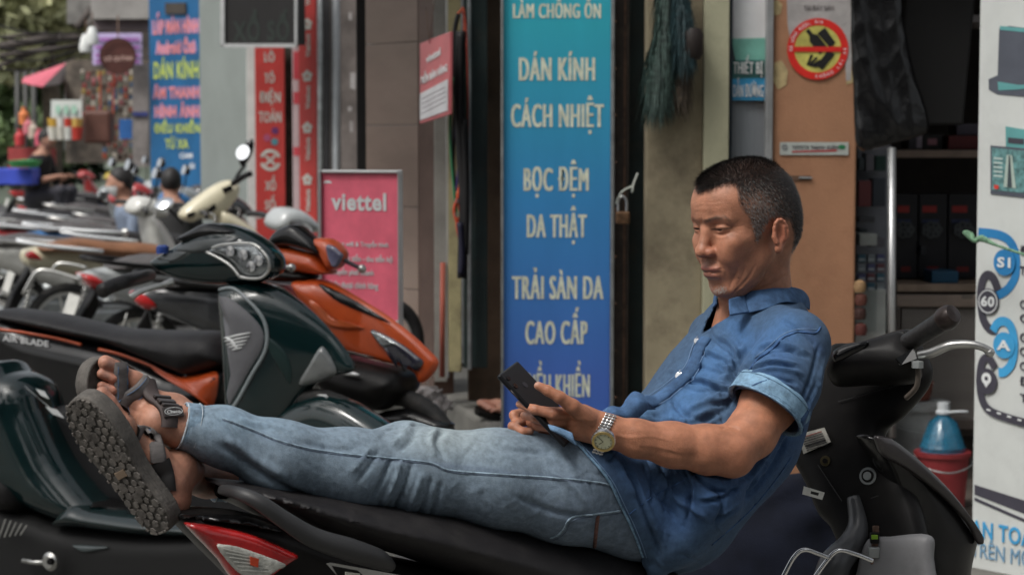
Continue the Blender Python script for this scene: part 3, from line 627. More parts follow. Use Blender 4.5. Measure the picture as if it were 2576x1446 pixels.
shelf(38, 8.3, 2345, 2560, M('pale_shelf', (.35, .33, .34), .5), 'pale top shelf inside the dark shop')
shelf(378, 8.2, 2252, 2560, m_shelf, 'brown middle shelf above the speaker boxes')
shelf(715, 8.1, 2258, 2560, M('wood_counter', (.32, .24, .18), .5, var=.25, vscale=9), 'wooden counter top above the ribbed grille')
def crate(x0, x1, y0, y1, Y, c, label, d=.16, group=None, rough=.4, parts=()):
    a_ = plan(x0, Y)[0]; b_ = plan(x1, Y)[0]; zt, zb = zpx(y0, Y), zpx(y1, Y)
    r = thing('product_box', label, 'box', ((a_+b_)/2, Y, zb), group)
    box('carton', (a_, Y, zb), (b_-a_, 0, 0), (0, d, 0), (0, 0, zt-zb), col(*c, rough) if isinstance(c, tuple) else c, r, .003)
    for (u0, v0, u1, v1, cc) in parts:
        box('label_patch', (a_+(b_-a_)*u0, Y-.002, zt-(zt-zb)*v1), ((b_-a_)*(u1-u0), 0, 0), (0, .0015, 0), (0, 0, (zt-zb)*(v1-v0)), col(*cc, .4), r, 0)
    return r
crate(2335, 2364, -20, 38, 8.35, (38, 38, 110), 'dark blue carton on the top shelf, left one')
crate(2364, 2408, -10, 38, 8.35, (42, 46, 130), 'brighter blue carton on the top shelf', parts=((.15, .35, .8, .5, (120, 130, 200)),))
for i, (a_, b_) in enumerate(((2250, 2308), (2311, 2382), (2385, 2460))):
    crate(a_, b_, 488, 700, 8.35, (20, 21, 28), ['dark speaker carton at the left of the lower shelf', 'dark speaker carton in the middle of the lower shelf', 'dark speaker carton nearest the white signboard'][i],
          parts=((.12, .14, .62, .22, (150, 40, 38)), (.1, .3, .7, .34, (45, 55, 90)), (.3, .86, .7, .92, (110, 30, 30))))
g = G()
for cx_ in (2275, 2345, 2425):
    for q in range(7):
        a = q*.9; c_ = P(cx_+math.cos(a)*16, 578+math.sin(a)*12, 8.33); g.add(*ring_geo(c_, np.array([0, -1., 0]), .008, .017, .002, 14))
for k_ in (0,): tag(g.obj('printed_flower', col(70, 75, 78, .4), None), 'grey line drawings printed on the speaker cartons', 'print', kind='stuff')
crate(2318, 2368, 338, 376, 8.3, (24, 22, 24), 'black carton with pink sticker on the middle shelf', parts=((.25, .3, .7, .7, (160, 110, 120)),))
crate(2382, 2462, 342, 376, 8.25, (92, 24, 28), 'dark red carton on the middle shelf')
crate(2282, 2316, 338, 376, 8.3, (60, 58, 64), 'grey carton at the left of the middle shelf', parts=((.6, .1, 1, .9, (150, 140, 150)),))
crate(2402, 2462, 312, 340, 8.3, (88, 84, 96), 'silver case lying on the red carton', rough=.25)
crate(2356, 2372, 248, 312, 8.4, (120, 110, 96), 'tall beige bottle shaped box behind the bag')
crate(2345, 2412, 682, 712, 8.15, (25, 75, 105), 'flat blue box on the wooden counter')
crate(2316, 2330, 620, 640, 8.3, (40, 44, 50), 'small grey item on the counter')
# counter front: ribs one by one
cf = Board('panel', 2258, 8.15, 2470, 8.1, 755, 1095, M('counter_front', (.1, .085, .075), .6), label='ribbed metal counter front behind the handlebar', cat='counter', th=.05)
ribx = np.arange(2272, 2465, 7.2)
z0_, z1_ = zpx(1060, 8.1), zpx(775, 8.1); rib = None
for x in ribx:
    p_ = plan(x, 8.08)
    if rib is None: rib = box('rib', (p_[0], 8.07, z0_), (.0055, 0, 0), (0, .02, 0), (0, 0, z1_-z0_), M('rib_metal', (.42, .39, .36), .45, var=.2), cf.root, .001); base_ = p_[0]
    else: r_ = rib.copy(); link(r_, cf.root); r_.location.x += p_[0]-base_
Board('frame', 2258, 8.06, 2470, 8.05, 742, 772, M('counter_trim', (.3, .24, .2), .45), cf.root, .03); Board('frame', 2258, 8.06, 2470, 8.05, 1055, 1080, M('counter_trim2', (.1, .08, .07), .5), cf.root, .03); Board('frame', 2258, 8.05, 2270, 8.05, 772, 1060, cf.o.data.materials[0], cf.root, .03)
crate(2421, 2450, 742, 752, 8.02, (120, 112, 104), 'small paper tag stuck under the counter edge', d=.004)
# display glass with little boxes
dg = thing('display_case', 'glass display case edge with round aluminium post', 'display case', tuple(P(2190, 800, 7.5)))
tube('post', [P(2243, 1100, 7.4), P(2243, 372, 7.4)], .0155, m_alu, dg, 20)
Board('pane', 2155, 7.42, 2234, 7.42, 376, 835, m_glass, dg.root if hasattr(dg, 'root') else dg, .006)
Board('base_panel', 2155, 7.44, 2232, 7.42, 728, 1100, M('pale_case', (.34, .35, .34), .5, var=.15, vscale=7), dg, .02)
Board('rear_panel', 2155, 7.9, 2240, 7.9, 300, 740, M('case_back', (.22, .22, .25), .5, var=.3, vscale=5), dg, .02)
cg = [(52, 58, 62), (110, 105, 112), (28, 60, 52), (120, 60, 62), (62, 66, 75), (80, 78, 82)]
bxs = [(2158, 2172, 398, 428), (2176, 2196, 386, 430), (2200, 2226, 392, 430), (2158, 2190, 455, 520), (2194, 2226, 448, 520), (2160, 2200, 545, 560), (2160, 2182, 575, 596), (2190, 2226, 600, 622)]
for i, (a_, b_, c0, c1) in enumerate(bxs): crate(a_, b_, c0, c1, 7.75, cg[i % 6], ['small dark packet high in the display case', 'pale packet at the top of the display case', 'green packet at the top right of the display case', 'wide red packet in the display case', 'slate packet in the middle of the display case', 'flat grey packet in the display case', 'small dark green packet in the display case', 'reddish flat packet in the display case'][i], d=.1)
crate(2162, 2206, 588, 618, 7.6, (190, 190, 185), 'white box tilted in the display case', d=.12)
for i in range(4):
    for j in range(3):
        crate(2158+j*24, 2178+j*24, 640+i*24, 660+i*24, 7.62, [(70, 110, 130), (140, 145, 150), (90, 90, 130), (120, 70, 80)][(i+j) % 4], '%s card packet, %s in the %s row at the display case bottom' % (['teal', 'grey', 'violet', 'red'][(i+j) % 4], ['first', 'middle', 'last'][j], ['top', 'second', 'third', 'lowest'][i]), d=.03, group='card packets in the display case', parts=((.1, .5, .9, .8, (180, 185, 190)),))
for k, (x, y, r_, c_) in enumerate([(2163, 722, 14, (150, 120, 85)), (2166, 755, 15, (90, 50, 40)), (2164, 790, 14, (60, 35, 30)), (2166, 830, 15, (85, 40, 35))]):
    tag(lathe('paint_pot', [(.0, -.02), (.017, -.018), (.022, 0), (.018, .018), (.006, .024)], P(x, y, 7.0), col(*c_, .6)), ['tan knotted bundle on top of the hanging string', 'brown bundle second on the hanging string', 'dark brown bundle third on the hanging string', 'red brown bundle lowest on the hanging string'][k], 'bundle')
# black plastic bag
BAGP = spline(np.array([(2146, -80), (2262, -80), (2276, 40), (2300, 170), (2338, 300), (2334, 338), (2290, 352), (2215, 374), (2160, 378), (2146, 300)], float), 4, True)
def f_bag(p):
    x, y = px_of(p); d = poly_sd(x, y, BAGP)*6.75/FPX; t = np.clip(-d/.07, 0, 1); hh = .012+.045*np.sqrt(1-(1-t)**2)*np.clip((y+150)/450, .3, 1)
    s_ = (x-2150)*1.0-(y-330)*.33; cr = .010*np.abs(np.sin(s_*.030+np.sin(y*.011)*.9))+.005*np.abs(np.sin(s_*.071+y*.012+1))+.004*np.abs(np.sin((x*.5+y)*.035+np.sin(x*.05)))
    return smax(d+cr*.3, (np.abs(p[:, 1]-6.75)-hh+cr)*.7, .012)
V, F = mesh_sdf(f_bag, P(2120, 400, 6.6)-np.array([0, .0, .02]), P(2370, -110, 6.9)+np.array([.02, .0, .03]), .007)
bag = mk('plastic_bag', V, F, M('black_plastic_film', (.006, .006, .0065), .2, var=.2, spec=.5, bump=.003, bscale=25)); tag(bag, 'large black plastic bag hanging beside the ochre pillar', 'bag')
tag(box('curtain_fold', P(2290, -100, 7.6)-np.array([0, 0, .0]), (.26, 0, 0), (0, .04, 0), (-.05, 0, -.62), M('black_cloth', (.008, .008, .008), .9), None, .01), 'black cloth hanging behind the plastic bag', 'cloth')
# buckets and water bottle
def bucket(label, cx, yb, yt, Y, c, r, parts=True):
    z0, z1 = zpx(yb, Y), zpx(yt, Y); o = P(cx, yb, Y); o[2] = z0; h = z1-z0
    t = thing('bucket', label, 'bucket', tuple(o))
    lathe('pail', [(.0, 0), (r*.8, 0), (r*.96, h*.93), (r*.96, h), (r*.9, h), (r*.9, h*.9), (r*.74, .01)], o, c, t, seg=32)
    lathe('rim', [(r*.95, h*.94), (r*1.04, h*.94), (r*1.04, h*1.01), (r*.95, h*1.01)], o, c, t, seg=32)
    tube('handle', [o+np.array([-r*1.02, 0, h*.95]), o+np.array([-r*.9, -r*.6, h*.8]), o+np.array([0, -r*1.12, h*.72]), o+np.array([r*.9, -r*.6, h*.8]), o+np.array([r*1.02, 0, h*.95])], .003, m_steel, t, 6, 4)
    return o, h, r
m_rp = M('red_plastic', (.25, .028, .032), .45, var=.15, vscale=6, dirt=((.12, .03, .03), .4, 8))
o_, h_, r_ = bucket('red plastic bucket holding a blue water bottle', 2369, 1278, 1128, 7.3, m_rp, .098)
wbt = thing('water_bottle', 'large blue water bottle with white cap standing in the red bucket', 'bottle', tuple(o_+np.array([0, 0, .03])))
zb = zpx(1135, 7.3)-o_[2]; zt = zpx(1005, 7.3)-o_[2]
H_ = zt-zb
lathe('bottle_body', [(.0, .03), (.078, .03), (.082, .05), (.082, zb+.01), (.08, zb+.022), (.083, zb+.028), (.079, zb+.036), (.076, zb+.045), (.05, zb+H_*.62), (.022, zb+H_*.74), (.02, zb+H_*.8)], o_, M('blue_bottle', (.05, .3, .5), .12, var=.25, vscale=9, coat=.5, trans=.6, bump=.003, bscale=30), wbt, seg=32)
lathe('cap', [(.0, zb+H_*.78), (.026, zb+H_*.78), (.027, zb+H_*.83), (.021, zb+H_*.85), (.021, zb+H_*.99), (.0, zb+H_)], o_, col(205, 210, 212, .5), wbt)
tube('handle', [o_+np.array([.01, -.02, zb+H_*.82]), o_+np.array([.05, -.03, zb+H_*.84]), o_+np.array([.085, -.02, zb+H_*.83])], .005, col(205, 210, 212, .5), wbt, 6, 3)
bucket('grey plaster stained white bucket behind the scooter bars', 2300, 1240, 1005, 7.9, M('white_plastic', (.34, .36, .36), .6, var=.2, vscale=6, dirt=((.15, .14, .13), .7, 9)), .13)
tag(lathe('clay_pot', [(0, 0), (.06, 0), (.075, .07), (.0, .08)], P(2300, 1003, 7.9), col(110, 62, 50, .7)), 'brown clay bowl upside down on the grey white bucket', 'bowl')
# --- white signboard at the right edge
n_w = 51; A_ = plan(2455, 6.1); L_ = .62; ca, sa = math.cos(math.radians(n_w)), math.sin(math.radians(n_w))
WS = thing('white_signboard', 'large white signboard with blue road map graphics at the street edge', 'sign', (A_[0], A_[1], 0))
wp_o = np.array([A_[0], A_[1], .12]); wax = np.array([ca, -sa, 0])
m_wsb = M('white_vinyl', (.56, .58, .56), .5, var=.06, vscale=4, dirt=((.4, .41, .4), .4, 6), coat=.1)
pn = box('panel', wp_o, wax*L_, (0, 0, 2.4), np.array([sa, ca, 0])*.03, m_wsb, WS, .002); nW = np.array([-sa, -ca, 0])
def wat(x, y, off=.001): return hit(x, y, wp_o+nW*off, nW)
def wpoly(name, pts, m, off=.001, depth=.001): return prism(name, [wat(x, y, off) for x, y in pts], nW*depth, m, WS)
def ws(u, z, off): return wp_o+wax*u+np.array([0, 0, z-wp_o[2]])+nW*off
def wband(name, uz, w_, m, off, n=8):
    return prism(name, [ws(u, z, off) for u, z in band(uz, w_, n)], nW*.001, m, WS)
def uz(x, y): 
    p_ = wat(x, y, 0); return (float(np.dot(p_-wp_o, wax)), float(p_[2]))
m_road = col(62, 60, 70, .5); m_bl = col(40, 120, 175, .5); m_bl2 = col(60, 150, 200, .5)
wl = .022*1.55
def roadpath(pts): return [uz(x, y) for x, y in pts]
W0 = abs(uz(2500, 600)[1]-uz(2500, 630)[1])
wband('blue_route', roadpath([(2462, 584), (2510, 590), (2540, 606), (2556, 640), (2556, 690), (2540, 722), (2520, 738), (2505, 742)]), W0*.75, m_bl, .001)
wband('dark_route', roadpath([(2512, 730), (2500, 700), (2484, 692), (2472, 710), (2468, 750), (2474, 800), (2490, 826), (2508, 830)]), W0*.75, m_road, .0022)
wband('blue_route', roadpath([(2500, 832), (2512, 812), (2530, 808), (2546, 824), (2554, 866), (2548, 910), (2530, 934), (2514, 936)]), W0*.75, m_bl2, .0034)
wband('dark_route', roadpath([(2506, 925), (2490, 900), (2474, 908), (2467, 950), (2472, 1000), (2490, 1030), (2530, 1048), (2600, 1068)]), W0*.7, m_road, .0046)
for (x, y), rx, m_, t_ in (((2530, 660), 1, m_bl, 'S1'), ((2489, 758), 1, m_road, '60'), ((2529, 868), 1, m_bl2, 'A'), ((2485, 958), 1, m_road, '')):
    u_, z_ = uz(x, y); R_ = W0*1.1
    g = G(); g.add(*ring_geo(ws(u_, z_, .006), nW, 0, R_, .001, 28)); g.obj('roundel', m_, WS)
    if t_: lettering(t_, ws(u_-R_*.62, z_-R_*.35, .0075), wax*R_*1.24, np.array([0, 0, R_*.75]), m_wt, WS, .03)
    if t_ == '60': g = G(); g.add(*ring_geo(ws(u_, z_, .0072), nW, R_*.82, R_*.9, .0008, 28)); g.obj('roundel_line', m_wt, WS)
    if t_ == '': 
        g = G(); g.add(*ring_geo(ws(u_, z_+R_*.2, .0072), nW, R_*.18, R_*.45, .0008, 20)); g.obj('pin_mark', m_wt, WS)
        prism('pin_mark', [ws(u_+a_*R_, z_+b_*R_, .0072) for a_, b_ in ((-.4, .05), (.4, .05), (0, -.5))], nW*.0006, m_wt, WS)
for k in range(5): wpoly('road_dash', band([(2482+k*26, 1029+k*8.5), (2492+k*26, 1032+k*8.5)], 4, sp=False), m_wt, .0062)
wpoly('grey_stripe', [(2452, 1218), (2590, 1262), (2590, 1296), (2452, 1243)], m_road); wpoly('grey_stripe', [(2452, 1250), (2590, 1310), (2590, 1318), (2452, 1258)], m_road)
for t_, (x0, y0), L2, hh, m_, bo in (('AN TOÀN & VUI', (2452, 1352), .43, .052, m_bl2, .02), ('TRÊN MỌI TUYẾN', (2452, 1402), .42, .048, col(110, 150, 180), 0.0)):
    u_, z_ = uz(x0+12, y0-2); lettering(t_, ws(u_-.03, z_, .002), wax*L2, np.array([0, 0, hh]), m_, WS, bo)
for t_, y in (('ĐI', 640), ('TH', 690), ('CẢ', 775), ('GIỚI', 810), ('GIÁM', 858), ('CẢN', 893), ('CAO', 930), ('ĐỊNH', 968), ('TRÍ', 1010)):
    u_, z_ = uz(2567, y); lettering(t_, ws(u_, z_, .002), wax*.022*len(t_), np.array([0, 0, .026]), m_road, WS, .01)
# printed dash cameras
m_dk = col(78, 82, 92, .5); m_tq = col(90, 150, 150, .5)
wpoly('printed_camera', [(2514, 72), (2540, 66), (2600, 74), (2600, 246), (2510, 238), (2488, 226), (2487, 200), (2510, 190)], m_dk); wpoly('printed_camera', [(2516, 66), (2600, 74), (2600, 84), (2516, 76)], m_tq, .0022); wpoly('printed_camera', [(2510, 206), (2560, 214), (2600, 214), (2600, 222), (2556, 226), (2512, 228)], m_tq, .0022)
wpoly('printed_camera', [(2530, 318), (2600, 330), (2600, 480), (2532, 470)], m_tq); wpoly('printed_camera', [(2492, 366), (2600, 376), (2600, 500), (2492, 488)], m_dk, .0022); wpoly('printed_map', [(2496, 372), (2600, 382), (2600, 488), (2496, 478)], col(90, 130, 130, .4, var=.5, vscale=60), .0034)
wpoly('printed_map', [(2525, 470), (2533, 390), (2546, 391), (2556, 474)], col(170, 185, 175), .0046); wpoly('printed_map', [(2534, 470), (2538, 392), (2541, 392), (2546, 472)], col(60, 70, 75), .0056)
for k in range(5): wpoly('printed_line', [(2500, 396+k*11), (2522, 398+k*11), (2522, 402+k*11), (2500, 400+k*11)], col(190, 205, 200), .0046)
wpoly('printed_map', [(2501, 465), (2512, 466), (2512, 476), (2501, 475)], col(200, 60, 50), .0056)
wpoly('printed_label', [(2536, 346), (2576, 350), (2576, 364), (2536, 360)], m_road, .0022)
# green rope tied to the sign
rope = [P(*q) for q in ((2425, 584, 6.0), (2440, 592, 5.98), (2452, 606, 5.96), (2470, 600, 5.95), (2510, 618, 5.85), (2600, 648, 5.6), (2750, 700, 5.2))]
tag(tube('rope', rope, [.006, .012, .006, .011, .004, .004, .004], M('green_rope', (.14, .26, .16), .9, var=.5, vscale=90, bump=.004, bscale=200), None, 8, 5), 'frayed green rope knotted at the white signboard edge', 'rope')
# ================= far end of the street, trees, stall, added overhead canopy =================
def leaf_cloud(name, centres, n, size, mat, parent=None, seed=1, flat=.6):
    rg = np.random.default_rng(seed); C_ = np.array([c[:3] for c in centres], float); R_ = np.array([c[3] for c in centres], float); k = rg.choice(len(C_), n, p=(R_**2)/(R_**2).sum())
    d = rg.normal(size=(n, 3)); d /= np.linalg.norm(d, axis=1)[:, None]; r = R_[k][:, None]*rg.uniform(.45, 1.05, (n, 1))**.6; o = C_[k]+d*r*np.array([1, 1, flat])
    u = rg.normal(size=(n, 3)); u /= np.linalg.norm(u, axis=1)[:, None]; v = np.cross(u, rg.normal(size=(n, 3))); v /= np.linalg.norm(v, axis=1)[:, None]; s = size*rg.uniform(.6, 1.4, (n, 1))
    V = np.stack([o-u*s, o+v*s*.5, o+u*s, o-v*s*.5], 1).reshape(-1, 3); F = np.arange(n*4).reshape(-1, 4); return mk(name, V, F, mat, parent, False)
m_leaf = [M('leaves_%s' % k, c, .55, var=.5, vscale=1.2, c2=c3) for k, c, c3 in (('pale', (.34, .38, .18), (.7, .7, .42)), ('mid', (.1, .17, .07), (.2, .28, .12)), ('dark', (.02, .045, .02), (.045, .08, .03)))]  # pale set lightened in colour in place of light through the leaves
m_bark = M('bark', (.07, .055, .04), .9, var=.4, bump=.01, bscale=20)
def tree(label, px, Y, h, crown, m, n, seed, size=.16):
    x, y = plan(px, Y); t = thing('street_tree', label, 'tree', (x, y, 0)); tube('trunk', [(x, y, 0), (x+.1, y, h*.4), (x-.1, y, h*.75), (x+.2, y, h)], [.22, .17, .12, .05], m_bark, t, 10, 5)
    for i, (cx, cy, r) in enumerate(crown):
        q = P(cx, cy, Y); tube('limb', [(x, y, h*.55), tuple((np.array([x, y, h*.8])+q)/2), tuple(q)], [.09, .06, .02], m_bark, t, 6, 3)
    leaf_cloud('crown', [tuple(P(cx, cy, Y+random.uniform(-1, 1)))+(r,) for cx, cy, r in [(a_, b_, c_*1.28) for a_, b_, c_ in crown]], n, size, m, t, seed)['kind'] = 'stuff'
tree('pale sunlit leafy tree in the top left corner', 120, 36, 5.5, [(20, 20, 1.0), (110, -20, 1.1), (180, 60, .8), (60, 90, .8), (200, -30, .9), (0, 130, .7)], m_leaf[0], 5200, 3)
tree('mid green tree lower in the street end behind umbrella', 60, 40, 3.2, [(0, 200, 1.0), (70, 170, 1.0), (150, 240, .9), (30, 290, .9), (120, 330, .9)], m_leaf[1], 4200, 4)
tree('dark green bushy tree at the street end', 150, 44, 3.0, [(60, 250, 1.4), (150, 300, 1.3), (10, 340, 1.4), (230, 260, 1.3), (120, 380, 1.2)], m_leaf[2], 4200, 5)
# unseen canopy added overhead to mottle the light and darken glossy reflections
cen = []; rgc = np.random.default_rng(21)
for _ in range(60):
    c_ = (rgc.uniform(-11, 9), rgc.uniform(-9, 5.5), rgc.uniform(5.2, 7.5), rgc.uniform(.9, 1.7))
    if math.hypot(c_[0]+2.3, (c_[1]-1.0)*1.0) > 3.0: cen.append(c_)  # gap left in the crown so the sun reaches the man
oc = thing('street_tree', 'tall street tree whose crown shades the parked scooters', 'tree', (-3.8, -3.5, 0)); oc['kind'] = 'structure'
tube('trunk', [(-3.8, -3.5, -.1), (-3.7, -3.4, 2.5), (-3.5, -3, 5.5)], [.25, .2, .12], m_bark, oc, 10, 4); leaf_cloud('crown', cen, 13000, .16, m_leaf[2], oc, 9)['kind'] = 'stuff'
m_far = M('far_facade', (.1, .095, .085), .8, var=.5, vscale=.8, dirt=((.02, .02, .02), .8, 1.5)); m_win = M('far_window', (.02, .022, .025), .2, var=.3)
for i, (x0, x1, hh) in enumerate(((-26, -15, 9), (-14.8, -6, 7.5), (-5.8, 4, 8.5), (4.2, 16, 7))):  # unseen row behind the camera, added to darken the reflections
    b_ = box('building', (x0, -15, -.1), (x1-x0, 0, 0), (0, -4, 0), (0, 0, hh), m_far, None, 0); tag(b_, kind='structure')
    for k in range(int((x1-x0)/2.2)):
        for l in range(3): box('window', (x0+.6+k*2.2, -14.99, 1+l*2.4), (1.2, 0, 0), (0, .04, 0), (0, 0, 1.5), m_win, b_, 0)
aw = box('awning', (-1.6, 7.5, 2.75), (6.5, 0, 0), (0, 2.4, .3), (0, 0, .05), M('awning_sheet', (.08, .09, .1), .7, var=.3), None, 0); tag(aw, kind='structure')
KT = 1.45
def PK(x, y, t): return P(x, y, t*KT)
def latheK(n, prof, *a, **k): return lathe(n, [(r*KT, h*KT) for r, h in prof], *a, **k)
def tubeK(n, p, r, *a, **k): return tube(n, p, r*KT if np.isscalar(r) else [q*KT for q in r], *a, **k)
# stall at the far end
T0 = 17.0
st_ = thing('street_kiosk', 'crowded street kiosk with concrete ledge and hanging snack packets', 'kiosk', tuple(PK(280, 400, T0)))
def qd(name, x0, y0, x1, y1, t, m, par=st_, th=.1):
    return prism(name, [PK(x0, y0, t), PK(x1, y0, t), PK(x1, y1, t), PK(x0, y1, t)], (0, th, 0), m, par)
m_ledge = M('ledge', (.26, .25, .235), .85, var=.25, vscale=2); m_mauve = M('mauve_ledge', (.15, .12, .125), .8, var=.2)
qd('concrete_ledge', 228, -120, 380, 48, 15.5, m_ledge, th=.6); qd('concrete_ledge', 236, 48, 380, 76, 15.6, m_mauve, th=.5); qd('concrete_block', 168, -60, 236, 60, 16.5, M('grey_block', (.16, .155, .145), .8, var=.4, vscale=3), th=.4)
qd('dark_soffit', 226, 76, 380, 150, 17.5, M('soffit', (.045, .038, .033), .8, var=.5, vscale=4), th=.2); qd('back_panel', 165, 150, 380, 410, 18.5, M('kiosk_back', (.09, .075, .06), .8, var=.6, vscale=5), th=.2)
for x0, y0, x1, y1, r in ((0, 118, 160, 92, .035), (-10, 170, 140, 110, .02), (0, 140, 230, 112, .02), (150, 92, 240, 104, .03), (0, 95, 120, 84, .015), (225, 60, 238, 120, .02), (196, 70, 240, 8, .03)): tubeK('roof_beam', [PK(x0, y0, 15.8), PK(x1, y1, 16)], r, M('old_beam', (.06, .05, .045), .8, var=.4) if 'old_beam' not in bpy.data.materials else bpy.data.materials['old_beam'], st_, 8)
for i in range(5): tag(tubeK('overhead_cable', spline([PK(-20, 60+i*28, 14), PK(100, 86+i*22, 15), PK(260, 80+i*9, 16)], 5), .009, col(38, 34, 32, .7), None, 6), ['topmost slack cable at the left edge', 'second slack cable at the left edge', 'middle slack cable of the five at the left', 'fourth slack cable down at the left', 'lowest slack cable at the left edge'][i], 'cable', 'overhead cables')
for k_, (x, y) in enumerate(((216, 110), (232, 92))):
    lathe_o = latheK('hanging_lamp', [(0, .07), (.02, .07), (.035, .04), (.05, -.02), (.045, -.06), (0, -.07)], PK(x, y, 14.8), col(205, 208, 205, .5), None); tag(lathe_o, ['lower white hanging lamp under the ledge', 'upper white hanging lamp under the ledge'][k_], 'lamp'); tubeK('cord', [PK(x, y-22, 14.8), PK(x, y-60, 14.8)], .005, m_rust, lathe_o, 5)
qd('lilac_board', 233, 84, 356, 164, 15.2, M('lilac_screen', (.45, .38, .6), .5, var=.1), th=.04)
for y in (96, 116, 136, 152): qd('screen_line', 240, y, 350, y+7, 15.18, col(150, 90, 160) if y % 20 else col(90, 120, 190), th=.01)
rs = thing('round_sign', 'round maroon hanging sign in front of a lilac board', 'sign', tuple(PK(297, 142, 14.6)))
g = G(); g.add(*ring_geo(PK(297, 142, 14.5), np.array([0, -1., 0]), 0, .13*KT, .03, 40)); g.obj('disc', M('maroon', (.075, .022, .016), .6, var=.15), rs); g = G(); g.add(*ring_geo(PK(297, 142, 14.46), np.array([0, -1., 0]), .121*KT, .131*KT, .01, 40)); g.obj('rim', col(60, 32, 28), rs)
o_ = PK(262, 154, 14.44); lettering('CÔ QUỲNH', o_, PK(333, 152, 14.44)-o_, np.array([0, 0, .03*KT]), col(190, 160, 150), rs, .02); tubeK('chain', [PK(297, 100, 14.5), PK(297, 40, 15.4)], .006, m_rust, rs, 5)
um = thing('parasol', 'pink and black street parasol at the far stall', 'parasol', tuple(PK(120, 330, 19)))
c_ = PK(118, 152, 19); rim = [PK(*q) for q in ((54, 206, 18.4), (84, 214, 18.0), (108, 218, 18.0), (150, 212, 18.2), (186, 196, 18.8), (176, 184, 19.6), (110, 184, 20), (60, 196, 19.4))]
top = PK(168, 158, 19)
for i in range(8): prism('panel', [top, rim[i], rim[(i+1) % 8]], (0, 0, -.01), M('pink_cloth', (.5, .11, .15), .8, var=.1) if i in (0, 1, 7, 6) and 'pink_cloth' not in bpy.data.materials else (bpy.data.materials['pink_cloth'] if i in (0, 1, 7, 6) else col(60, 52, 50)), um)
tubeK('pole', [top, PK(166, 380, 19)], .02, m_steel, um, 8)
# hanging snack packets
ORD = ['first', 'second', 'third', 'fourth', 'fifth', 'sixth', 'seventh', 'eighth', 'ninth', 'tenth', 'eleventh', 'twelfth', 'thirteenth', 'fourteenth', 'last']
rgp = np.random.default_rng(5); pc_ = [(165, 160, 150), (150, 72, 50), (150, 128, 66), (125, 48, 44), (88, 98, 78), (175, 168, 155), (62, 90, 120), (160, 96, 100), (72, 52, 42)]
nn = 0
for j in range(15):
    for i in range(10):
        x = 204+i*13.4+rgp.normal(0, 1.5); y = 178+j*15+rgp.normal(0, 2)
        if x > 334 or (x < 250 and y > 300) or rgp.random() < .12: continue
        w_, h_ = rgp.uniform(7, 11), rgp.uniform(10, 15); t = 16.2+rgp.uniform(0, .5); q = PK(x, y, t); kx = t*KT/FPX
        ci_ = rgp.integers(len(pc_))
        o = bev(box('snack_packet', q, (w_*kx, 0, 0), (0, .04, 0), (rgp.normal(0, .004), 0, -h_*kx), col(*pc_[ci_]), None, 0), .008, 2); tag(o, '%s snack packet, %s in the %s row down on the kiosk rack' % (['pale grey', 'orange', 'yellow', 'red', 'grey green', 'cream', 'blue', 'pink', 'brown'][ci_], ORD[i], ORD[j]), 'packet', 'snack packets hung on the kiosk'); nn += 1
for x in (250, 283): qd('orange_upright', x, 180, x+3, 300, 16.1, col(190, 80, 50), th=.03)
qd('white_paper', 128, 252, 206, 304, 15.9, M('white_card', (.55, .58, .55), .7, var=.08), th=.01)
for i in range(3): qd('green_scrawl', 140+i*20, 266, 152+i*20, 286, 15.88, col(150, 190, 170), th=.005)
for i in range(4):
    tag(latheK('snack_cup', [(0, 0), (.035, 0), (.05, .09), (.052, .1), (0, .1)], PK(136+i*19, 330, 15.7), col(*[(190, 150, 60), (205, 205, 200), (185, 60, 45), (195, 170, 90)][i]), None), ['yellow snack tub under the white paper', 'white snack tub under the white paper', 'red snack tub under the white paper', 'tan snack tub nearest the kiosk rack'][i], 'tub')
    tag(latheK('snack_cup', [(0, 0), (.035, 0), (.05, .09), (.052, .1), (0, .1)], PK(136+i*19, 352, 15.6), col(*[(205, 200, 190), (200, 195, 185), (205, 205, 200), (190, 60, 50)][i]), None), ['pale tub in the lower row, leftmost', 'pale tub in the lower row, second', 'white tub in the lower row, third', 'red tub in the lower row by the kiosk'][i], 'tub')
qd('grey_pillar', 333, 160, 372, 420, 15.9, M('stall_pillar', (.22, .2, .19), .8, var=.3, vscale=5), th=.3); qd('blue_band', 333, 282, 372, 292, 15.88, col(50, 60, 120), th=.02); qd('yellow_blue_box', 300, 300, 332, 350, 16.0, col(40, 95, 160), th=.1)
tag(cbox('parcel', PK(250, 320, 16.1), (.32, .3, .38), col(95, 62, 52), None, .04), 'brown bulging sack standing under the kiosk packets', 'sack')
for i, (x, y, c__, lb) in enumerate(((60, 296, (205, 120, 70), 'orange bottle on the far left stall'), (70, 320, (190, 110, 120), 'pink jar on the far left stall'), (82, 330, (195, 180, 165), 'pale jar on the far left stall'), (50, 350, (180, 55, 60), 'red jar on the far left stall'), (100, 350, (200, 90, 110), 'pink box of sweets on the far left stall'))):
    tag(latheK('jar', [(0, -.06), (.04, -.06), (.045, .03), (.02, .06), (.02, .09), (0, .09)], PK(x, y, 17.5), col(*c__), None), lb, 'jar')
tag(box('stall_table', PK(20, 372, 17.6), (.45, 0, 0), (0, .7, 0), (0, 0, -.4), col(150, 60, 60), None), 'red covered stall table at the far left', 'table')
tag(box('plastic_crate', PK(-20, 424, 15.5), (.44, 0, 0), (0, .4, 0), (0, 0, -.18), col(60, 80, 190), None, .01), 'bright blue plastic crate at the left edge', 'crate')
tag(latheK('plastic_basin', [(0, 0), (.1, 0), (.13, .05), (.0, .06)], PK(62, 421, 15.4), col(60, 140, 80), None), 'green plastic basin beside the blue crate', 'basin')
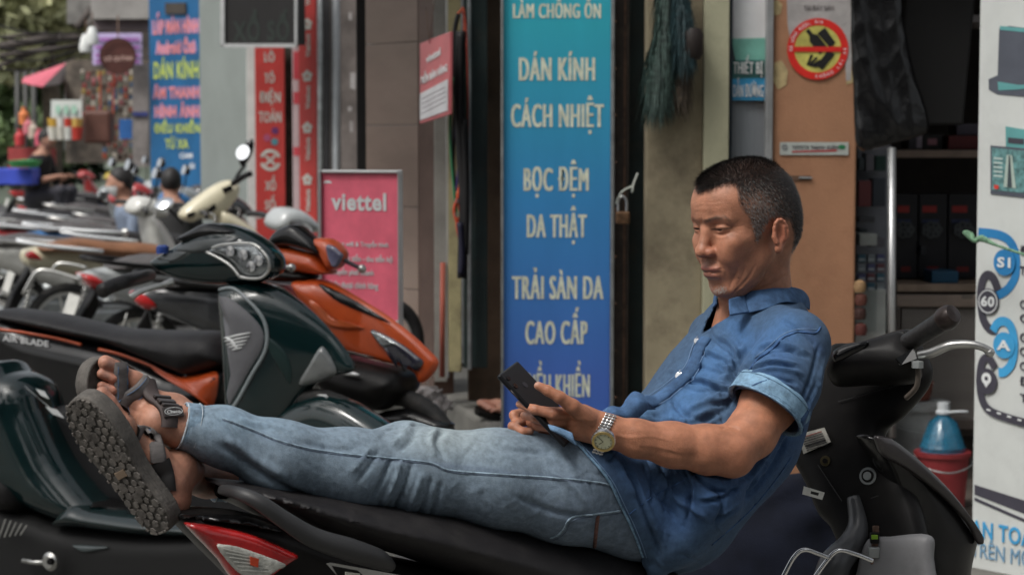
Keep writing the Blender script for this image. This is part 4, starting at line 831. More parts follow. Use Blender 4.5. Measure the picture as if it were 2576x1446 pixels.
for i in range(3): tag(tubeK('street_pole', [PK(45+i*22, 480, 22), PK(44+i*20, 180, 22)], .03, col(60, 60, 58), None, 8), ['thin grey pole at the far left', 'second thin grey pole at the far left', 'third thin grey pole near the umbrella'][i], 'pole')
tag(box('distant_building', (-22, 56, -.1), (17, 0, 0), (0, 5, 0), (0, 0, 3.2), M('distant_wall', (.16, .19, .15), .9, var=.6, vscale=.7), None, 0), 'pale low building glimpsed beyond the street trees', 'building')
# ---------- seated people ----------
def sit_sdf(q, lean=.0):
    s = q.copy(); s[:, 1] = np.abs(s[:, 1]); f = chain(q, [(0, 0, .36), (.02, 0, .55), (.08+lean, 0, .80)], [.13, .12, .12], .05, ((0, 1, 0), 1.3))
    f = smin(f, cap(q, (.09+lean, 0, .82), (.13+lean, 0, .95), .075, .058), .05); f = smin(f, ell(q, (.16+lean, 0, 1.04), (.095, .075, .115)), .02); f = smin(f, ell(q, (.25+lean, 0, 1.02), (.02, .016, .022)), .01); f = smin(f, ell(s, (.15+lean, .075, 1.03), (.02, .01, .03)), .006)
    f = smax(f, -ell(s, (.25+lean, .03, 1.055), (.015, .016, .009)), .006); f = smax(f, -ell(q, (.26+lean, 0, .965), (.02, .025, .003)), .004)
    f = smin(f, chain(s, [(.02, .09, .38), (.40, .11, .46), (.34, .11, .10)], [.085, .065, .04], .03), .03); f = smin(f, chain(s, [(.34, .11, .08), (.36, .11, .04), (.50, .12, .03)], [.035, .035, .03], .02), .02)
    f = smin(f, chain(s, [(.07+lean, .18, .80), (.12+lean, .23, .56), (.34+lean, .12, .62)], [.055, .042, .03], .02), .025); f = smin(f, ell(s, (.38+lean, .1, .63), (.05, .03, .022)), .015)
    for k in range(4): f = smin(f, cap(s, (.40+lean, .08+k*.014, .64), (.45+lean, .07+k*.014, .62), .008), .004)
    return smin(f, cap(s, (.37+lean, .08, .64), (.40+lean, .05, .65), .009), .006)
def sitter(label, px, py, t, ang, shirt, trousers, hair, zs=0, scale=1, mask=False):
    hp_ = P(px, py, t); a = math.radians(ang); Rm = np.array([[math.cos(a), -math.sin(a), 0], [math.sin(a), math.cos(a), 0], [0, 0, 1]]); o = hp_-Rm@np.array([.16, 0, 1.04])*scale
    r = thing('person', label, 'person', tuple(o)); V, F = mesh_sdf(lambda q: sit_sdf(q), (-.2, -.34, -.02), (.56, .34, 1.2), .013, 1)
    c = np.tile(np.array((.36, .19, .13)), (len(V), 1)); sh_ = (V[:, 2] < .87) & (V[:, 2] > .40) & (V[:, 0] < .22) ; c[sh_] = shirt; tr = (V[:, 2] < .53) & (V[:, 2] > .12) & ~((V[:, 0] < .12) & (V[:, 2] > .45)); c[tr] = trousers
    if mask: mk_ = (V[:, 0] > .19) & (V[:, 2] < 1.02) & (V[:, 2] > .94) & (abs(V[:, 1]) < .07); c[mk_] = (.6, .62, .62)
    mk('body', o+(V*scale)@Rm.T, F, bpy.data.materials.get('people_skin') or M('people_skin', (1, 1, 1), .7, attr=True, var=.15, vscale=20), r, True, c)
    V, F = mesh_sdf(lambda q: smax(ell(q, (.145, 0, 1.065), (.10, .083, .108)), smax(q[:, 0]-.215+(1.09-q[:, 2])*1.2, -(q[:, 2]-.98), .01), .01), (0, -.12, .9), (.3, .12, 1.22), .011, 1); mk('hair', o+(V*scale)@Rm.T, F, hair, r, True)
    return r
m_hb = M('dark_hair', (.01, .009, .009), .6, var=.4, vscale=60)
sitter('person in black shirt crouched by the far left stall', 119, 352, 23, -20, (.012, .012, .013), (.03, .03, .04), m_hb)
sitter('masked person in grey blue shirt sitting between the parked scooters', 300, 462, 15.5, 200, (.16, .2, .27), (.02, .02, .03), m_hb, mask=True)
sitter('person in dark clothes with a round black hairdo before the blue sign', 430, 462, 16, 100, (.02, .02, .02), (.03, .03, .03), m_hb)
# a foot seen at the foot of the tall blue sign
hid = sitter('person sitting in the doorway, only one bare foot showing beside the tall blue sign', 1475, 640, 7.85, 183, (.05, .05, .06), (.04, .04, .05), m_hb)
# cloth, rubbish, tyre
def f_cloth(p):
    f = chain_px0(p, [(2075, 1240, 4.7, 60), (1960, 1320, 4.6, 100), (1820, 1430, 4.5, 120), (1700, 1500, 4.45, 60)], .06); f = smin(f, chain_px0(p, [(2060, 1420, 4.6, 90), (1900, 1560, 4.5, 160)], .05), .08)
    x, y = px_of(p); return f+.008*np.sin((x*.8+y*.6)*.03+np.sin(y*.02)*2)
def chain_px0(p, pts, k): return chain(p, [P(x, y, t) for x, y, t, r in pts], [r*t/FPX for x, y, t, r in pts], k)
V, F = mesh_sdf(f_cloth, P(1600, 1700, 4.3)-np.array([.05, .1, .0]), P(2160, 1130, 4.9)+np.array([.05, .2, .05]), .012)
tag(mk('cloth', V, F, M('navy_cloth', (.006, .0075, .014), .9, var=.25, vscale=12, bump=.001, bscale=300, spec=.15)), 'dark navy cloth heap between the reclining man and the shop', 'cloth')
for i, (x, y, s, lb) in enumerate(((1052, 1012, .07, 'crumpled white plastic bag at the pavement step'), (1095, 1018, .06, 'smaller crumpled grey plastic bag at the step'), (1075, 990, .05, 'dirty pale plastic bag on the step edge'))):
    c0 = P(x, y, 7.6); V, F = mesh_sdf(lambda p: ell(p, c0, (s, s, s*.6))+.014*np.sin(p[:, 0]*110+i)*np.sin(p[:, 2]*130)*np.sin(p[:, 1]*90+1), c0-s*1.5, c0+s*1.5, .007, 1); tag(mk('plastic_bag', V, F, M('dirty_plastic_%s' % 'abc'[i], (.3, .28, .27), .5, var=.4, vscale=20, dirt=((.1, .07, .06), .8, 25)), smooth=False), lb, 'bag')
m_rub0 = M('old_tyre', (.016, .016, .017), .8, var=.3, vscale=30)
tyc = P(978, 862, 8.15); g = G(); ax = nrm([.35, -1, 0]); u = nrm(np.cross(ax, [0, 0, 1])); v = np.cross(ax, u)  # undersized tyre made up in place of a motorbike wheel farther back
g.add(*tube_geo([tyc+(u*math.cos(a)*.8+v*math.sin(a))*.155 for a in np.linspace(0, 2*math.pi, 41)], .026, 10, False)); ty = g.obj('tyre', m_rub0, None, True); tag(ty, 'black tyre leaning behind the pink viettel board', 'tyre'); g = G(); g.add(*tube_geo([tyc+(u*math.cos(a)*.8+v*math.sin(a))*.128 for a in np.linspace(0, 2*math.pi, 41)], .006, 6, False)); g.obj('rim_edge', m_steel, ty, True)
# ================= the reclining man =================
MAN = thing('person', 'man in blue denim shirt and jeans lying back along a scooter looking at his phone', 'person', tuple(P(1640, 1300, 3.45)))
def px2m(r, t): return r*t/FPX
def chain_px(p, pts, k=.012, sq=None):
    return chain(p, [P(x, y, t) for x, y, t, r in pts], [px2m(r, t) for x, y, t, r in pts], k, sq)
# ---- head frame
yaw, pit = math.radians(33), math.radians(11)
f0 = np.array([-math.cos(yaw), -math.sin(yaw), 0]); z0 = np.array([0, 0, 1.])
hf = f0*math.cos(pit)-z0*math.sin(pit); hu = z0*math.cos(pit)+f0*math.sin(pit); hl = np.cross(hu, hf)
HR = np.stack([hf, hl, hu], 1)
EAR = np.array([-.006, .078, .002]); HO = P(1962, 590, 3.46)-HR@EAR
def to_head(p): return (p-HO)@HR
def from_head(q): return HO+np.asarray(q)@HR.T
def E(q, c, r, ang=0, ax=1):
    R = None
    if ang:
        a = math.radians(ang); c_, s_ = math.cos(a), math.sin(a)
        R = {0: np.array([[1, 0, 0], [0, c_, -s_], [0, s_, c_]]), 1: np.array([[c_, 0, s_], [0, 1, 0], [-s_, 0, c_]]), 2: np.array([[c_, -s_, 0], [s_, c_, 0], [0, 0, 1]])}[ax]
    return ell(q, np.array(c)/1000., np.array(r)/1000., R)
def C3(q, a, b, ra, rb=None): return cap(q, np.array(a)/1000., np.array(b)/1000., ra/1000., None if rb is None else rb/1000.)
def head_sdf(p):
    q = to_head(p); s = q.copy(); s[:, 1] = np.abs(s[:, 1])
    f = E(q, (-8, 0, 52), (95, 75, 80))
    f = smin(f, E(q, (28, 0, 62), (70, 66, 62)), .02)                 # forehead
    f = smin(f, E(q, (30, 0, 5), (56, 60, 75)), .02)                  # mid face
    f = smin(f, E(q, (40, 0, -45), (43, 46, 46)), .018)               # lower jaw mass
    f = smin(f, C3(s, (6, 42, -34), (60, 20, -79), 15, 15), .035)     # jaw line
    f = smin(f, E(q, (74, 0, -79), (16, 19, 15)), .014)               # chin
    f = smin(f, E(s, (60, 42, 4), (25, 20, 17)), .02); f = smin(f, E(q, (-58, 0, 8), (42, 56, 56)), .03)                # cheek bone
    f = smin(f, E(s, (69, 29, -18), (22, 21, 24)), .02)              # cheek
    f = smin(f, C3(s, (87, 6, 44), (72, 42, 44), 10, 9), .012)        # brow ridge
    f = smax(f, -E(s, (102, 32, 33), (17, 18, 10)), .012)             # socket
    f = smax(f, -E(q, (110, 0, 36), (17, 18, 10)), .01)                # root of the nose
    f = smin(f, E(s, (72.3, 31, 30), (16, 16.5, 12)), .004)           # lids over the eye
    f = smax(f, -E(s, (93, 31, 28), (10, 12.5, 2.1)), .0012)          # slit
    f = smin(f, C3(q, (84, 0, 36), (103, 0, -1), 7, 9.5), .013)     # nose bridge
    f = smin(f, E(q, (105, 0, -7), (12, 13, 10.5)), .007)          # tip
    f = smin(f, E(s, (96, 14, -10), (11, 8, 8.5)), .005)             # wing
    f = smax(f, -E(s, (100, 8.5, -19), (6, 4, 4)), .0025)            # nostril
    f = smin(f, E(q, (72, 0, -43), (27, 31, 27)), .012)               # mound of the mouth
    f = smin(f, E(q, (93.5, 0, -38.5), (8.5, 23, 5.4)), .006)             # lips
    f = smin(f, E(q, (91.5, 0, -50.5), (8.5, 19, 6.0)), .006)
    f = smax(f, -E(q, (105, 0, -45), (12, 27, .7)), .0022)
    f = smax(f, -E(q, (101, 0, -63), (9, 22, 5)), .008)
    f = smax(f, -E(q, (107, 0, -27), (5, 3.5, 9)), .004)
    # ear
    e = E(s, (-7, 77, 3), (15, 7, 25), -8); e = smax(e, -E(s, (-2, 85, 5), (8.5, 7, 15), -8), .004)
    for i in range(9):
        a0, a1 = math.radians(-30+i*26), math.radians(-4+i*26); h = lambda a: (-7-13.5*math.cos(a), 80+1.5*math.cos(a), 5+22.5*math.sin(a))
        e = smin(e, C3(s, h(a0), h(a1), 3.1), .002)
    e = smin(e, E(s, (2, 79, -22), (8, 5, 8)), .006)                 # lobe
    e = smin(e, C3(s, (-13, 82, 14), (-13, 82, -8), 2.4), .003); e = smin(e, C3(s, (8, 78, 0), (6, 80, -9), 4.2), .004)
    f = smin(f, e, .004)
    return f
NECK = [(1905, 640, 3.56, 82), (1900, 735, 3.57, 84), (1905, 830, 3.6, 105)]
def skin_head(p):
    f = head_sdf(p); n = chain_px(p, NECK, .02); n = smin(n, chain_px(p, [(1862, 745, 3.54, 36), (1840, 830, 3.555, 50)], .02), .03)
    f = smin(f, n, .018)
    c = chain_px(p, [(1800, 890, 3.66, 60), (1900, 890, 3.64, 90), (1960, 900, 3.58, 60)], .03)
    return smin(f, c, .04)
ELB = (1842, 1142, 3.32)
def arm_sdf(p):
    f = chain_px(p, [(1985, 880, 3.44, 76), (1937, 1010, 3.38, 69), (1890, 1090, 3.34, 60), (1842, 1130, 3.31, 55)], .02)
    f = smin(f, chain_px(p, [(1845, 1132, 3.31, 53), (1780, 1130, 3.3, 56), (1690, 1118, 3.28, 51), (1600, 1102, 3.26, 42), (1530, 1084, 3.25, 36), (1492, 1072, 3.25, 35)], .016, ((0, .3, 1), 1.06)), .02)
    f = smin(f, cap(p, P(1852, 1165, 3.3), P(1846, 1168, 3.3), px2m(26, 3.3)), .022)
    f = smin(f, hand_l(p), .012)
    return f
def fing(p, pts, k=.004): return chain_px(p, pts, k)
def hand_l(p):
    f = chain_px(p, [(1496, 1074, 3.25, 34), (1462, 1062, 3.25, 38), (1425, 1056, 3.26, 31)], .01, ((0, 0, 1), 1.12))
    f = smin(f, fing(p, [(1478, 1052, 3.23, 24), (1440, 1022, 3.21, 19), (1408, 999, 3.2, 15), (1378, 982, 3.2, 13), (1354, 970, 3.2, 10.5)]), .01)
    f = smin(f, fing(p, [(1428, 1040, 3.24, 18), (1392, 1040, 3.22, 15.5), (1345, 1030, 3.22, 12), (1306, 1016, 3.24, 9)]), .006)
    f = smin(f, fing(p, [(1425, 1058, 3.25, 17), (1388, 1060, 3.23, 15), (1348, 1052, 3.24, 11.5), (1318, 1044, 3.27, 9.5)]), .004)
    f = smin(f, fing(p, [(1425, 1070, 3.27, 16), (1392, 1075, 3.25, 13.5), (1352, 1072, 3.27, 11), (1330, 1064, 3.3, 9.5)]), .004)
    f = smin(f, fing(p, [(1430, 1080, 3.29, 14), (1398, 1086, 3.28, 11.5), (1362, 1088, 3.29, 9.5)]), .004)
    return f
def arm_r(p):
    f = chain_px(p, [(1366, 1072, 3.38, 30), (1420, 1078, 3.42, 33), (1480, 1085, 3.46, 34), (1600, 1095, 3.56, 44), (1740, 1060, 3.68, 50), (1800, 900, 3.72, 60)], .02)
    f = smin(f, fing(p, [(1362, 1050, 3.36, 15), (1326, 1032, 3.32, 13), (1294, 1044, 3.3, 12.5), (1300, 1066, 3.29, 10)]), .005)
    f = smin(f, fing(p, [(1362, 1062, 3.35, 15), (1322, 1056, 3.31, 13.5), (1290, 1072, 3.28, 12), (1316, 1086, 3.27, 11), (1334, 1084, 3.27, 9)]), .004)
    f = smin(f, fing(p, [(1366, 1080, 3.36, 15), (1318, 1088, 3.32, 13.5), (1296, 1094, 3.3, 11.5), (1318, 1102, 3.29, 10)]), .004)
    f = smin(f, fing(p, [(1370, 1040, 3.37, 14), (1346, 1022, 3.35, 12), (1322, 1018, 3.33, 11)]), .004)
    return f
# ---- feet
class Foot:
    def __init__(s, toe, n_dorsal, ball_px, t, left, k=1.):
        s.k = k
        s.l = nrm(toe); d = np.asarray(n_dorsal, float); s.d = nrm(d-s.l*np.dot(d, s.l)); s.m = np.cross(s.d, s.l)*(1 if not left else -1)
        s.R = np.stack([s.l, s.m, s.d], 1); s.o = P(*ball_px, t)-s.R@np.array([.175*k, 0.0, .0])
    def loc(s, p): return (p-s.o)@s.R/s.k
    def wor(s, q): return s.o+np.asarray(q)*s.k@s.R.T
    def sdf(s, p, shin):
        q = s.loc(p)
        f = ell(q, (.024, 0, .034), (.038, .031, .036))
        f = smin(f, chain(q, [(.045, 0, .048), (.10, .002, .04), (.165, .004, .024)], [.031, .027, .019], .015, ((0, 1, 0), 1.35)), .015)
        f = smin(f, ell(q, (.178, .028, .019), (.026, .018, .017)), .012); f = smin(f, ell(q, (.165, -.03, .015), (.03, .014, .013)), .012)
        f = smin(f, chain(q, [(.055, 0, .055), (.055, 0, .085)], [.030, .027], .01), .02)
        for sgn in (1, -1): f = smin(f, ell(q, (.062, sgn*.027, .078), (.012, .008, .012)), .008)
        f = smin(f, cap(q, (.022, 0, .05), (.03, 0, .12), .017, .012), .015)
        toes = [((.195, .03, .016), (.225, .031, .016), (.243, .030, .013), .0125), ((.195, .010, .016), (.222, .011, .02), (.24, .011, .011), .0085), ((.19, -.006, .015), (.214, -.007, .019), (.23, -.007, .01), .0082),
                ((.182, -.021, .014), (.204, -.023, .017), (.218, -.023, .009), .0078), ((.172, -.035, .012), (.19, -.037, .015), (.203, -.037, .008), .0075)]
        for a, b, c, r in toes: f = smin(f, chain(q, [a, b, c], [r, r*.95, r*1.02], .003), .0035)
        sh = chain(p, shin[0], shin[1], .012); return smin(f*s.k, sh, .02)
FR = Foot((-.50, -.10, .78), (.46, .84, .40), (276, 1096), 3.03, False, .88)         # right foot, lower one, sole to the street
FL = Foot((-.60, -.58, .52), (.36, -.86, .34), (312, 1000), 3.12, True, .92)            # left foot, upper one
shR = ([FR.wor((.055, 0, .085)), P(450, 1190, 3.14), P(520, 1205, 3.2), P(640, 1210, 3.25)], [.028, .028, .028, .03])
shL = ([FL.wor((.06, 0, .085)), P(398, 1062, 3.09), P(450, 1075, 3.1), P(560, 1095, 3.12)], [.028, .028, .029, .033])
# ---- mesh the skin
def bb(pts, pad):
    A = np.array(pts); return A.min(0)-pad, A.max(0)+pad
parts = []
lo, hi = bb([from_head((a, b, c)) for a in (-.115, .125) for b in (-.09, .09) for c in (-.11, .145)]+[P(1780, 900, 3.6), P(1990, 900, 3.55)], .01)
HEADV = mesh_sdf(skin_head, lo, hi, .0021)
lo, hi = bb([P(1250, 930, 3.2), P(2080, 1210, 3.2), P(2080, 800, 3.5), P(1250, 1210, 3.35)], .02); ARMV = mesh_sdf(arm_sdf, lo, hi, .0022)
lo, hi = bb([P(1260, 990, 3.25), P(1500, 1150, 3.25), P(1860, 850, 3.75)], .02); ARMR = mesh_sdf(arm_r, lo, hi, .0024)
lo, hi = bb([FR.wor((a, b, c)) for a in (-.02, .26) for b in (-.06, .06) for c in (-.01, .12)]+[P(640, 1210, 3.25)], .03); FTR = mesh_sdf(lambda p: FR.sdf(p, shR), lo, hi, .0022)
lo, hi = bb([FL.wor((a, b, c)) for a in (-.02, .26) for b in (-.06, .06) for c in (-.01, .12)]+[P(560, 1095, 3.12)], .03); FTL = mesh_sdf(lambda p: FL.sdf(p, shL), lo, hi, .0022)
def hp(x, y): return (1635+.348*x, 314.5+.348*y)
def H_(*a): return [hp(*q) for q in a]
mm = .001
face_strokes = [
    (H_((345, 750), (352, 762), (362, 770)), 2.2, -1.2*mm),
    (H_((440, 722), (480, 716), (540, 722), (600, 742)), 2.0, -.9*mm), (H_((455, 742), (500, 736), (560, 744)), 3, .8*mm),
    (H_((450, 775), (490, 792), (540, 790), (590, 770)), 2.5, -1.1*mm), (H_((470, 805), (520, 815), (570, 800)), 3.5, .9*mm), (H_((590, 742), (640, 735), (680, 728)), 1.8, -.8*mm), (H_((585, 755), (620, 775), (650, 790)), 1.8, -.6*mm),
    (H_((400, 690), (450, 672), (520, 672), (560, 690)), 5, 1.2*mm),
    (H_((330, 600), (380, 585), (450, 590), (520, 580)), 2.2, -.5*mm), (H_((325, 570), (380, 555), (450, 560), (530, 545)), 2.2, -.5*mm), (H_((322, 635), (360, 625), (420, 630)), 2.2, -.5*mm),
    (H_((372, 650), (378, 690), (372, 720)), 2.2, -.9*mm),
    (H_((440, 930), (470, 965), (500, 1000), (530, 1030)), 4.5, -1.5*mm), (H_((430, 905), (448, 925), (440, 950)), 2.5, -1.1*mm),
    (H_((510, 1030), (545, 1050), (550, 1100)), 3.5, -1.4*mm),
    (H_((640, 1020), (620, 1080), (590, 1140), (575, 1190)), 3.5, -1.6*mm), (H_((690, 1010), (670, 1090), (630, 1160)), 3.5, -1.4*mm),
    (H_((760, 1010), (720, 1090), (650, 1170), (590, 1235)), 3.5, -1.8*mm), (H_((860, 1020), (790, 1100), (700, 1170), (620, 1235)), 4, -2*mm), (H_((940, 1040), (860, 1110), (770, 1165), (690, 1200)), 4, -2*mm), (H_((985, 1080), (900, 1140), (800, 1185)), 3.5, -1.6*mm),
    (H_((820, 1060), (740, 1140), (660, 1195)), 5, 1.4*mm), (H_((900, 1080), (820, 1140), (740, 1180)), 5, 1.4*mm),
    (H_((640, 1102),), 1, 0)]
face_strokes = [s for s in face_strokes if len(s[0]) > 1]
V, F = HEADV; V = sculpt(V, F, [(a_, b_, c_*.85) for a_, b_, c_ in face_strokes]); HEADV = (V, F)
SK = np.array((.39, .175, .105)); dk = (.012, .009, .008)
q = to_head(V); 
c = np.tile(SK, (len(V), 1))
def blend(c, w_, col_): w_ = w_[:, None]; return c*(1-w_)+np.array(col_)*w_
def blob(q, p0, r): return np.exp(-(((q-np.array(p0)/1000)/(np.array(r)/1000))**2).sum(1))
sq_ = q.copy(); sq_[:, 1] = np.abs(sq_[:, 1])
c = blend(c, .5*blob(sq_, (100, 12, -12), (18, 18, 16)), (.36, .12, .075)); c = blend(c, .55*blob(sq_, (-8, 80, 5), (26, 14, 36)), (.36, .1, .06)); c = blend(c, .35*blob(sq_, (60, 45, -5), (25, 20, 25)), (.36, .125, .07))
c = blend(c, .8*np.clip(blob(sq_, (99, 0, -38.5), (9, 23, 5.0))*1.3, 0, 1), (.22, .065, .055)); c = blend(c, .8*np.clip(blob(sq_, (97, 0, -51), (9, 19, 5.5))*1.3, 0, 1), (.24, .09, .075))
c = blend(c, .35*blob(sq_, (0, 50, -70), (60, 60, 40)), (.26, .11, .065))
c = blend(c, .9*blob(sq_, (88, 31, 28), (12, 14, 1.6)), dk); c = blend(c, .9*blob(sq_, (100, 8.5, -20), (5, 4, 3)), (.05, .02, .015))

c = paint(V, F, c, [(H_((395, 700), (440, 678), (490, 664), (545, 668), (575, 690)), 4.5, (.12, .07, .05), .5), (H_((305, 735), (318, 722), (330, 720)), 3.5, (.08, .055, .045), .5),
                    (H_((440, 756), (480, 750), (545, 748), (590, 742)), 1.9, (.02, .013, .011), .9), (H_((365, 1052), (420, 1056), (470, 1043), (512, 1036)), 1.6, (.09, .03, .028), .9), (H_((640, 1104)), 2.2, (.05, .025, .02), .9) if False else ([hp(640, 1104)], 2.4, (.05, .025, .02), .9)])
HAIRP = [(1730, 500), (1760, 488), (1790, 478), (1815, 469), (1840, 464), (1852, 470), (1854, 500), (1862, 525), (1880, 545), (1892, 572), (1897, 608), (1910, 608), (1917, 588), (1926, 568), (1943, 552), (1962, 546), (1985, 556), (1995, 590), (1990, 630), (1984, 668), (2040, 690), (2080, 500), (1900, 320), (1700, 370)]
def hair_mask(V):
    q = to_head(V); q[:, 1] = np.abs(q[:, 1]); W = from_head(q); x, y = px_of(W); d = poly_sd(x, y, HAIRP); top = q[:, 2] > -.062
    return d, (d < 0) & top & (q[:, 0] < .098)
d_, hm = hair_mask(V); x_, y_ = px_of(V)
ear_m = (E(sq_, (-4, 84, 2), (21, 12, 29)) < 0)
wv = np.clip(-d_/9, 0, 1)*hm*(~ear_m); grey = np.clip(np.exp(-((x_-1905)/52)**2-((y_-548)/58)**2)*1.4+np.exp(-((x_-1990)/22)**2-((y_-640)/50)**2), 0, 1)
c = blend(c, .92*wv*(1-.8*grey), (.016, .013, .012)); c = blend(c, .4*wv*grey, (.14, .09, .075))
HC = c
def flat_c(V, base=SK): return np.tile(base, (len(V), 1))
def arm_c(VF):
    V, F = VF; c = flat_c(V, np.array((.385, .166, .096))); x, y = px_of(V); n = np.exp(-((x-1870)/60)**2-((y-1170)/40)**2); c = blend(c, .4*n, (.25, .1, .06))
    k = np.exp(-((x-1360)/60)**2-((y-1050)/40)**2); return blend(c, .25*k, (.4, .17, .12))
hand_strokes = [(pl, w_, a) for pl, w_, a in [([(1384, 972), (1388, 988)], 2, -.7*mm), ([(1372, 972), (1376, 988)], 2, -.6*mm), ([(1410, 990), (1416, 1012)], 2.2, -.6*mm), ([(1386, 1026), (1384, 1048)], 2, -.7*mm), ([(1345, 1020), (1341, 1038)], 1.8, -.6*mm),
    ([(1425, 1048), (1460, 1052), (1490, 1060)], 4, .8*mm), ([(1425, 1064), (1460, 1070)], 4, .8*mm), ([(1440, 1056), (1475, 1062)], 3, -.6*mm), ([(1525, 1075), (1522, 1100)], 3, -.6*mm), ([(1860, 1080), (1835, 1072), (1815, 1075)], 4, -2*mm), ([(1540, 1092), (1580, 1100), (1640, 1098), (1700, 1112)], 3, .9*mm), ([(1450, 1050), (1470, 1062), (1492, 1070)], 2.5, .8*mm), ([(1600, 1120), (1660, 1125), (1730, 1145)], 3, .7*mm), ([(1560, 1070), (1640, 1090), (1720, 1100)], 10, 1.2*mm), ([(1560, 1110), (1660, 1135), (1760, 1150)], 8, -1*mm)]]
ARMV = (sculpt(*ARMV, hand_strokes), ARMV[1])
ca_ = arm_c(ARMV)
ca_ = paint(*ARMV, ca_, [([(1344, 966), (1354, 962)], 6, (.45, .26, .2), .8), ([(1299, 1014), (1303, 1011)], 4, (.45, .26, .2), .7), ([(1322, 1043), (1318, 1040)], 3.5, (.42, .24, .19), .6)])
cr_ = paint(*ARMR, arm_c(ARMR), [([(1298, 1066), (1303, 1062)], 5, (.45, .26, .2), .7), ([(1332, 1084), (1340, 1082)], 5, (.45, .26, .2), .7)])
foot_sk = [([(332, 965), (350, 985), (380, 1000)], 4, .9*mm), ([(300, 1010), (330, 1030), (370, 1040)], 4, -.8*mm), ([(360, 1120), (400, 1150)], 3, .8*mm), ([(420, 1180), (400, 1215), (430, 1240)], 5, -1*mm)]
def foot_c(VF, Ft):
    V, F = VF; q = Ft.loc(V); c = flat_c(V, np.array((.4, .2, .135))); c = blend(c, .5*np.exp(-((q[:, 0]-.225)/.03)**2), (.42, .16, .11)); c = blend(c, .45*np.exp(-((q-np.array([.02, 0, .03]))**2).sum(1)/.03**2), (.42, .15, .1))
    c = blend(c, .5*np.exp(-((q[:, 0]-.06)/.03)**2-((q[:, 2]-.085)/.03)**2), (.26, .12, .08))
    for a, b, r in ((.241, .03, .008), (.237, .011, .0055), (.227, -.007, .005), (.216, -.023, .005), (.2, -.037, .0045)): c = blend(c, .7*np.exp(-((q[:, 0]-a)/r)**2-((q[:, 1]-b)/r)**2)*(q[:, 2] > .012), (.45, .27, .22))
    return c
FTR = (sculpt(*FTR, foot_sk), FTR[1]); FTL = (sculpt(*FTL, foot_sk), FTL[1])
# hidden trunk and legs so that the figure is whole under its clothes
def trunk(p):
    f = chain_px(p, [(1900, 870, 3.6, 110), (1820, 1030, 3.58, 140), (1700, 1210, 3.52, 120)], .04); f = smin(f, chain_px(p, [(1985, 880, 3.44, 76), (1830, 860, 3.72, 70)], .03), .03)
    f = smin(f, chain_px(p, [(1640, 1262, 3.4, 105), (1420, 1225, 3.32, 95), (1060, 1190, 3.25, 70), (880, 1180, 3.2, 70), (560, 1095, 3.12, 45)], .02), .03)
    f = smin(f, chain_px(p, [(1650, 1240, 3.58, 95), (1450, 1200, 3.52, 85), (1030, 1150, 3.42, 65), (640, 1210, 3.25, 44)], .02), .03); return f
lo, hi = bb([P(540, 1020, 3.05), P(2080, 760, 3.4), P(1650, 1400, 3.7), P(2080, 760, 3.8), P(1500, 1400, 3.2)], .03); TRK = mesh_sdf(trunk, lo, hi, .014)
m_skin = M('skin', (1, 1, 1), .42, var=.24, vscale=38, attr=True, sss=.12, bump=.0006, bscale=420, spec=.42, rvar=.18)
Vs, Fs, Cs, n_ = [], [], [], 0
for (V_, F_), c_ in ((HEADV, HC), (ARMV, ca_), (ARMR, cr_), (FTR, foot_c(FTR, FR)), (FTL, foot_c(FTL, FL)), (TRK, flat_c(TRK[0]))):
    Vs.append(V_); Fs.append(F_+n_); Cs.append(c_); n_ += len(V_)
BODY = mk('body', np.concatenate(Vs), np.concatenate(Fs), m_skin, MAN, True, np.concatenate(Cs))
# eyes
g = G()
for sgn in (1, -1):
    o_ = from_head((.0735, sgn*.031, .029)); V_, F_ = lathe_geo([(.012*math.sin(a), .012*math.cos(a)) for a in np.linspace(.01, 3.1, 12)], o_, hf, 16); 
    mk('eye', V_, F_, col(60, 40, 35, .15), MAN)
# ---- hair: single strands on the scalp
V, F = HEADV; N_ = vnormals(V, F); idx = np.where(wv > .05)[0]; rg = np.random.default_rng(3)
wt = np.clip(wv[idx]+.1, 0, 1)*(1-.25*grey[idx]); vis = (N_[idx]@nrm(CAM-HO)) > -.35; wt = wt*np.where(vis, 1, .35); pick = rg.choice(idx, 40000, p=wt/wt.sum())
base = V[pick]+rg.normal(0, .0012, (len(pick), 3)); nn_ = N_[pick]; qq = to_head(base)
upw = np.clip((qq[:, 2]-.07)/.05, 0, 1)[:, None]; front = np.clip((qq[:, 0]-.02)/.06, 0, 1)[:, None]
d_top = hf*(.35+.65*front)+hl*rg.normal(0, .2, (len(pick), 1)); d_side = -hu*.9-hf*.45
dirn = d_top*upw+d_side*(1-upw); dirn = dirn/np.linalg.norm(dirn, axis=1)[:, None]
lift = .30*upw+.24; dirn = dirn*(1-lift)+nn_*lift+rg.normal(0, .13, (len(pick), 3)); dirn /= np.linalg.norm(dirn, axis=1)[:, None]
Ln = ((.0045+.004*upw[:, 0]+.006*(upw*front)[:, 0])*rg.uniform(.6, 1.15, len(pick)))[:, None]
side = np.cross(dirn, nn_); side /= np.linalg.norm(side, axis=1)[:, None]+1e-9; wd = rg.uniform(.00016, .0003, (len(pick), 1))
tipd = dirn+(-hu*.3)*(1-upw*.5); mid = base+dirn*Ln*.55; tip = mid+tipd*Ln*.45
HV = np.stack([base-side*wd, base+side*wd, mid+side*wd*.8, mid-side*wd*.8, tip], 1).reshape(-1, 3)
k5 = np.arange(len(pick))*5; HF = [(a, a+1, a+2, a+3) for a in k5]+[(a+3, a+2, a+4) for a in k5]
xg, yg = x_[pick], y_[pick]; gy = np.clip(grey[pick]*1.0, 0, 1); isg = rg.random(len(pick)) < gy*.78+.012
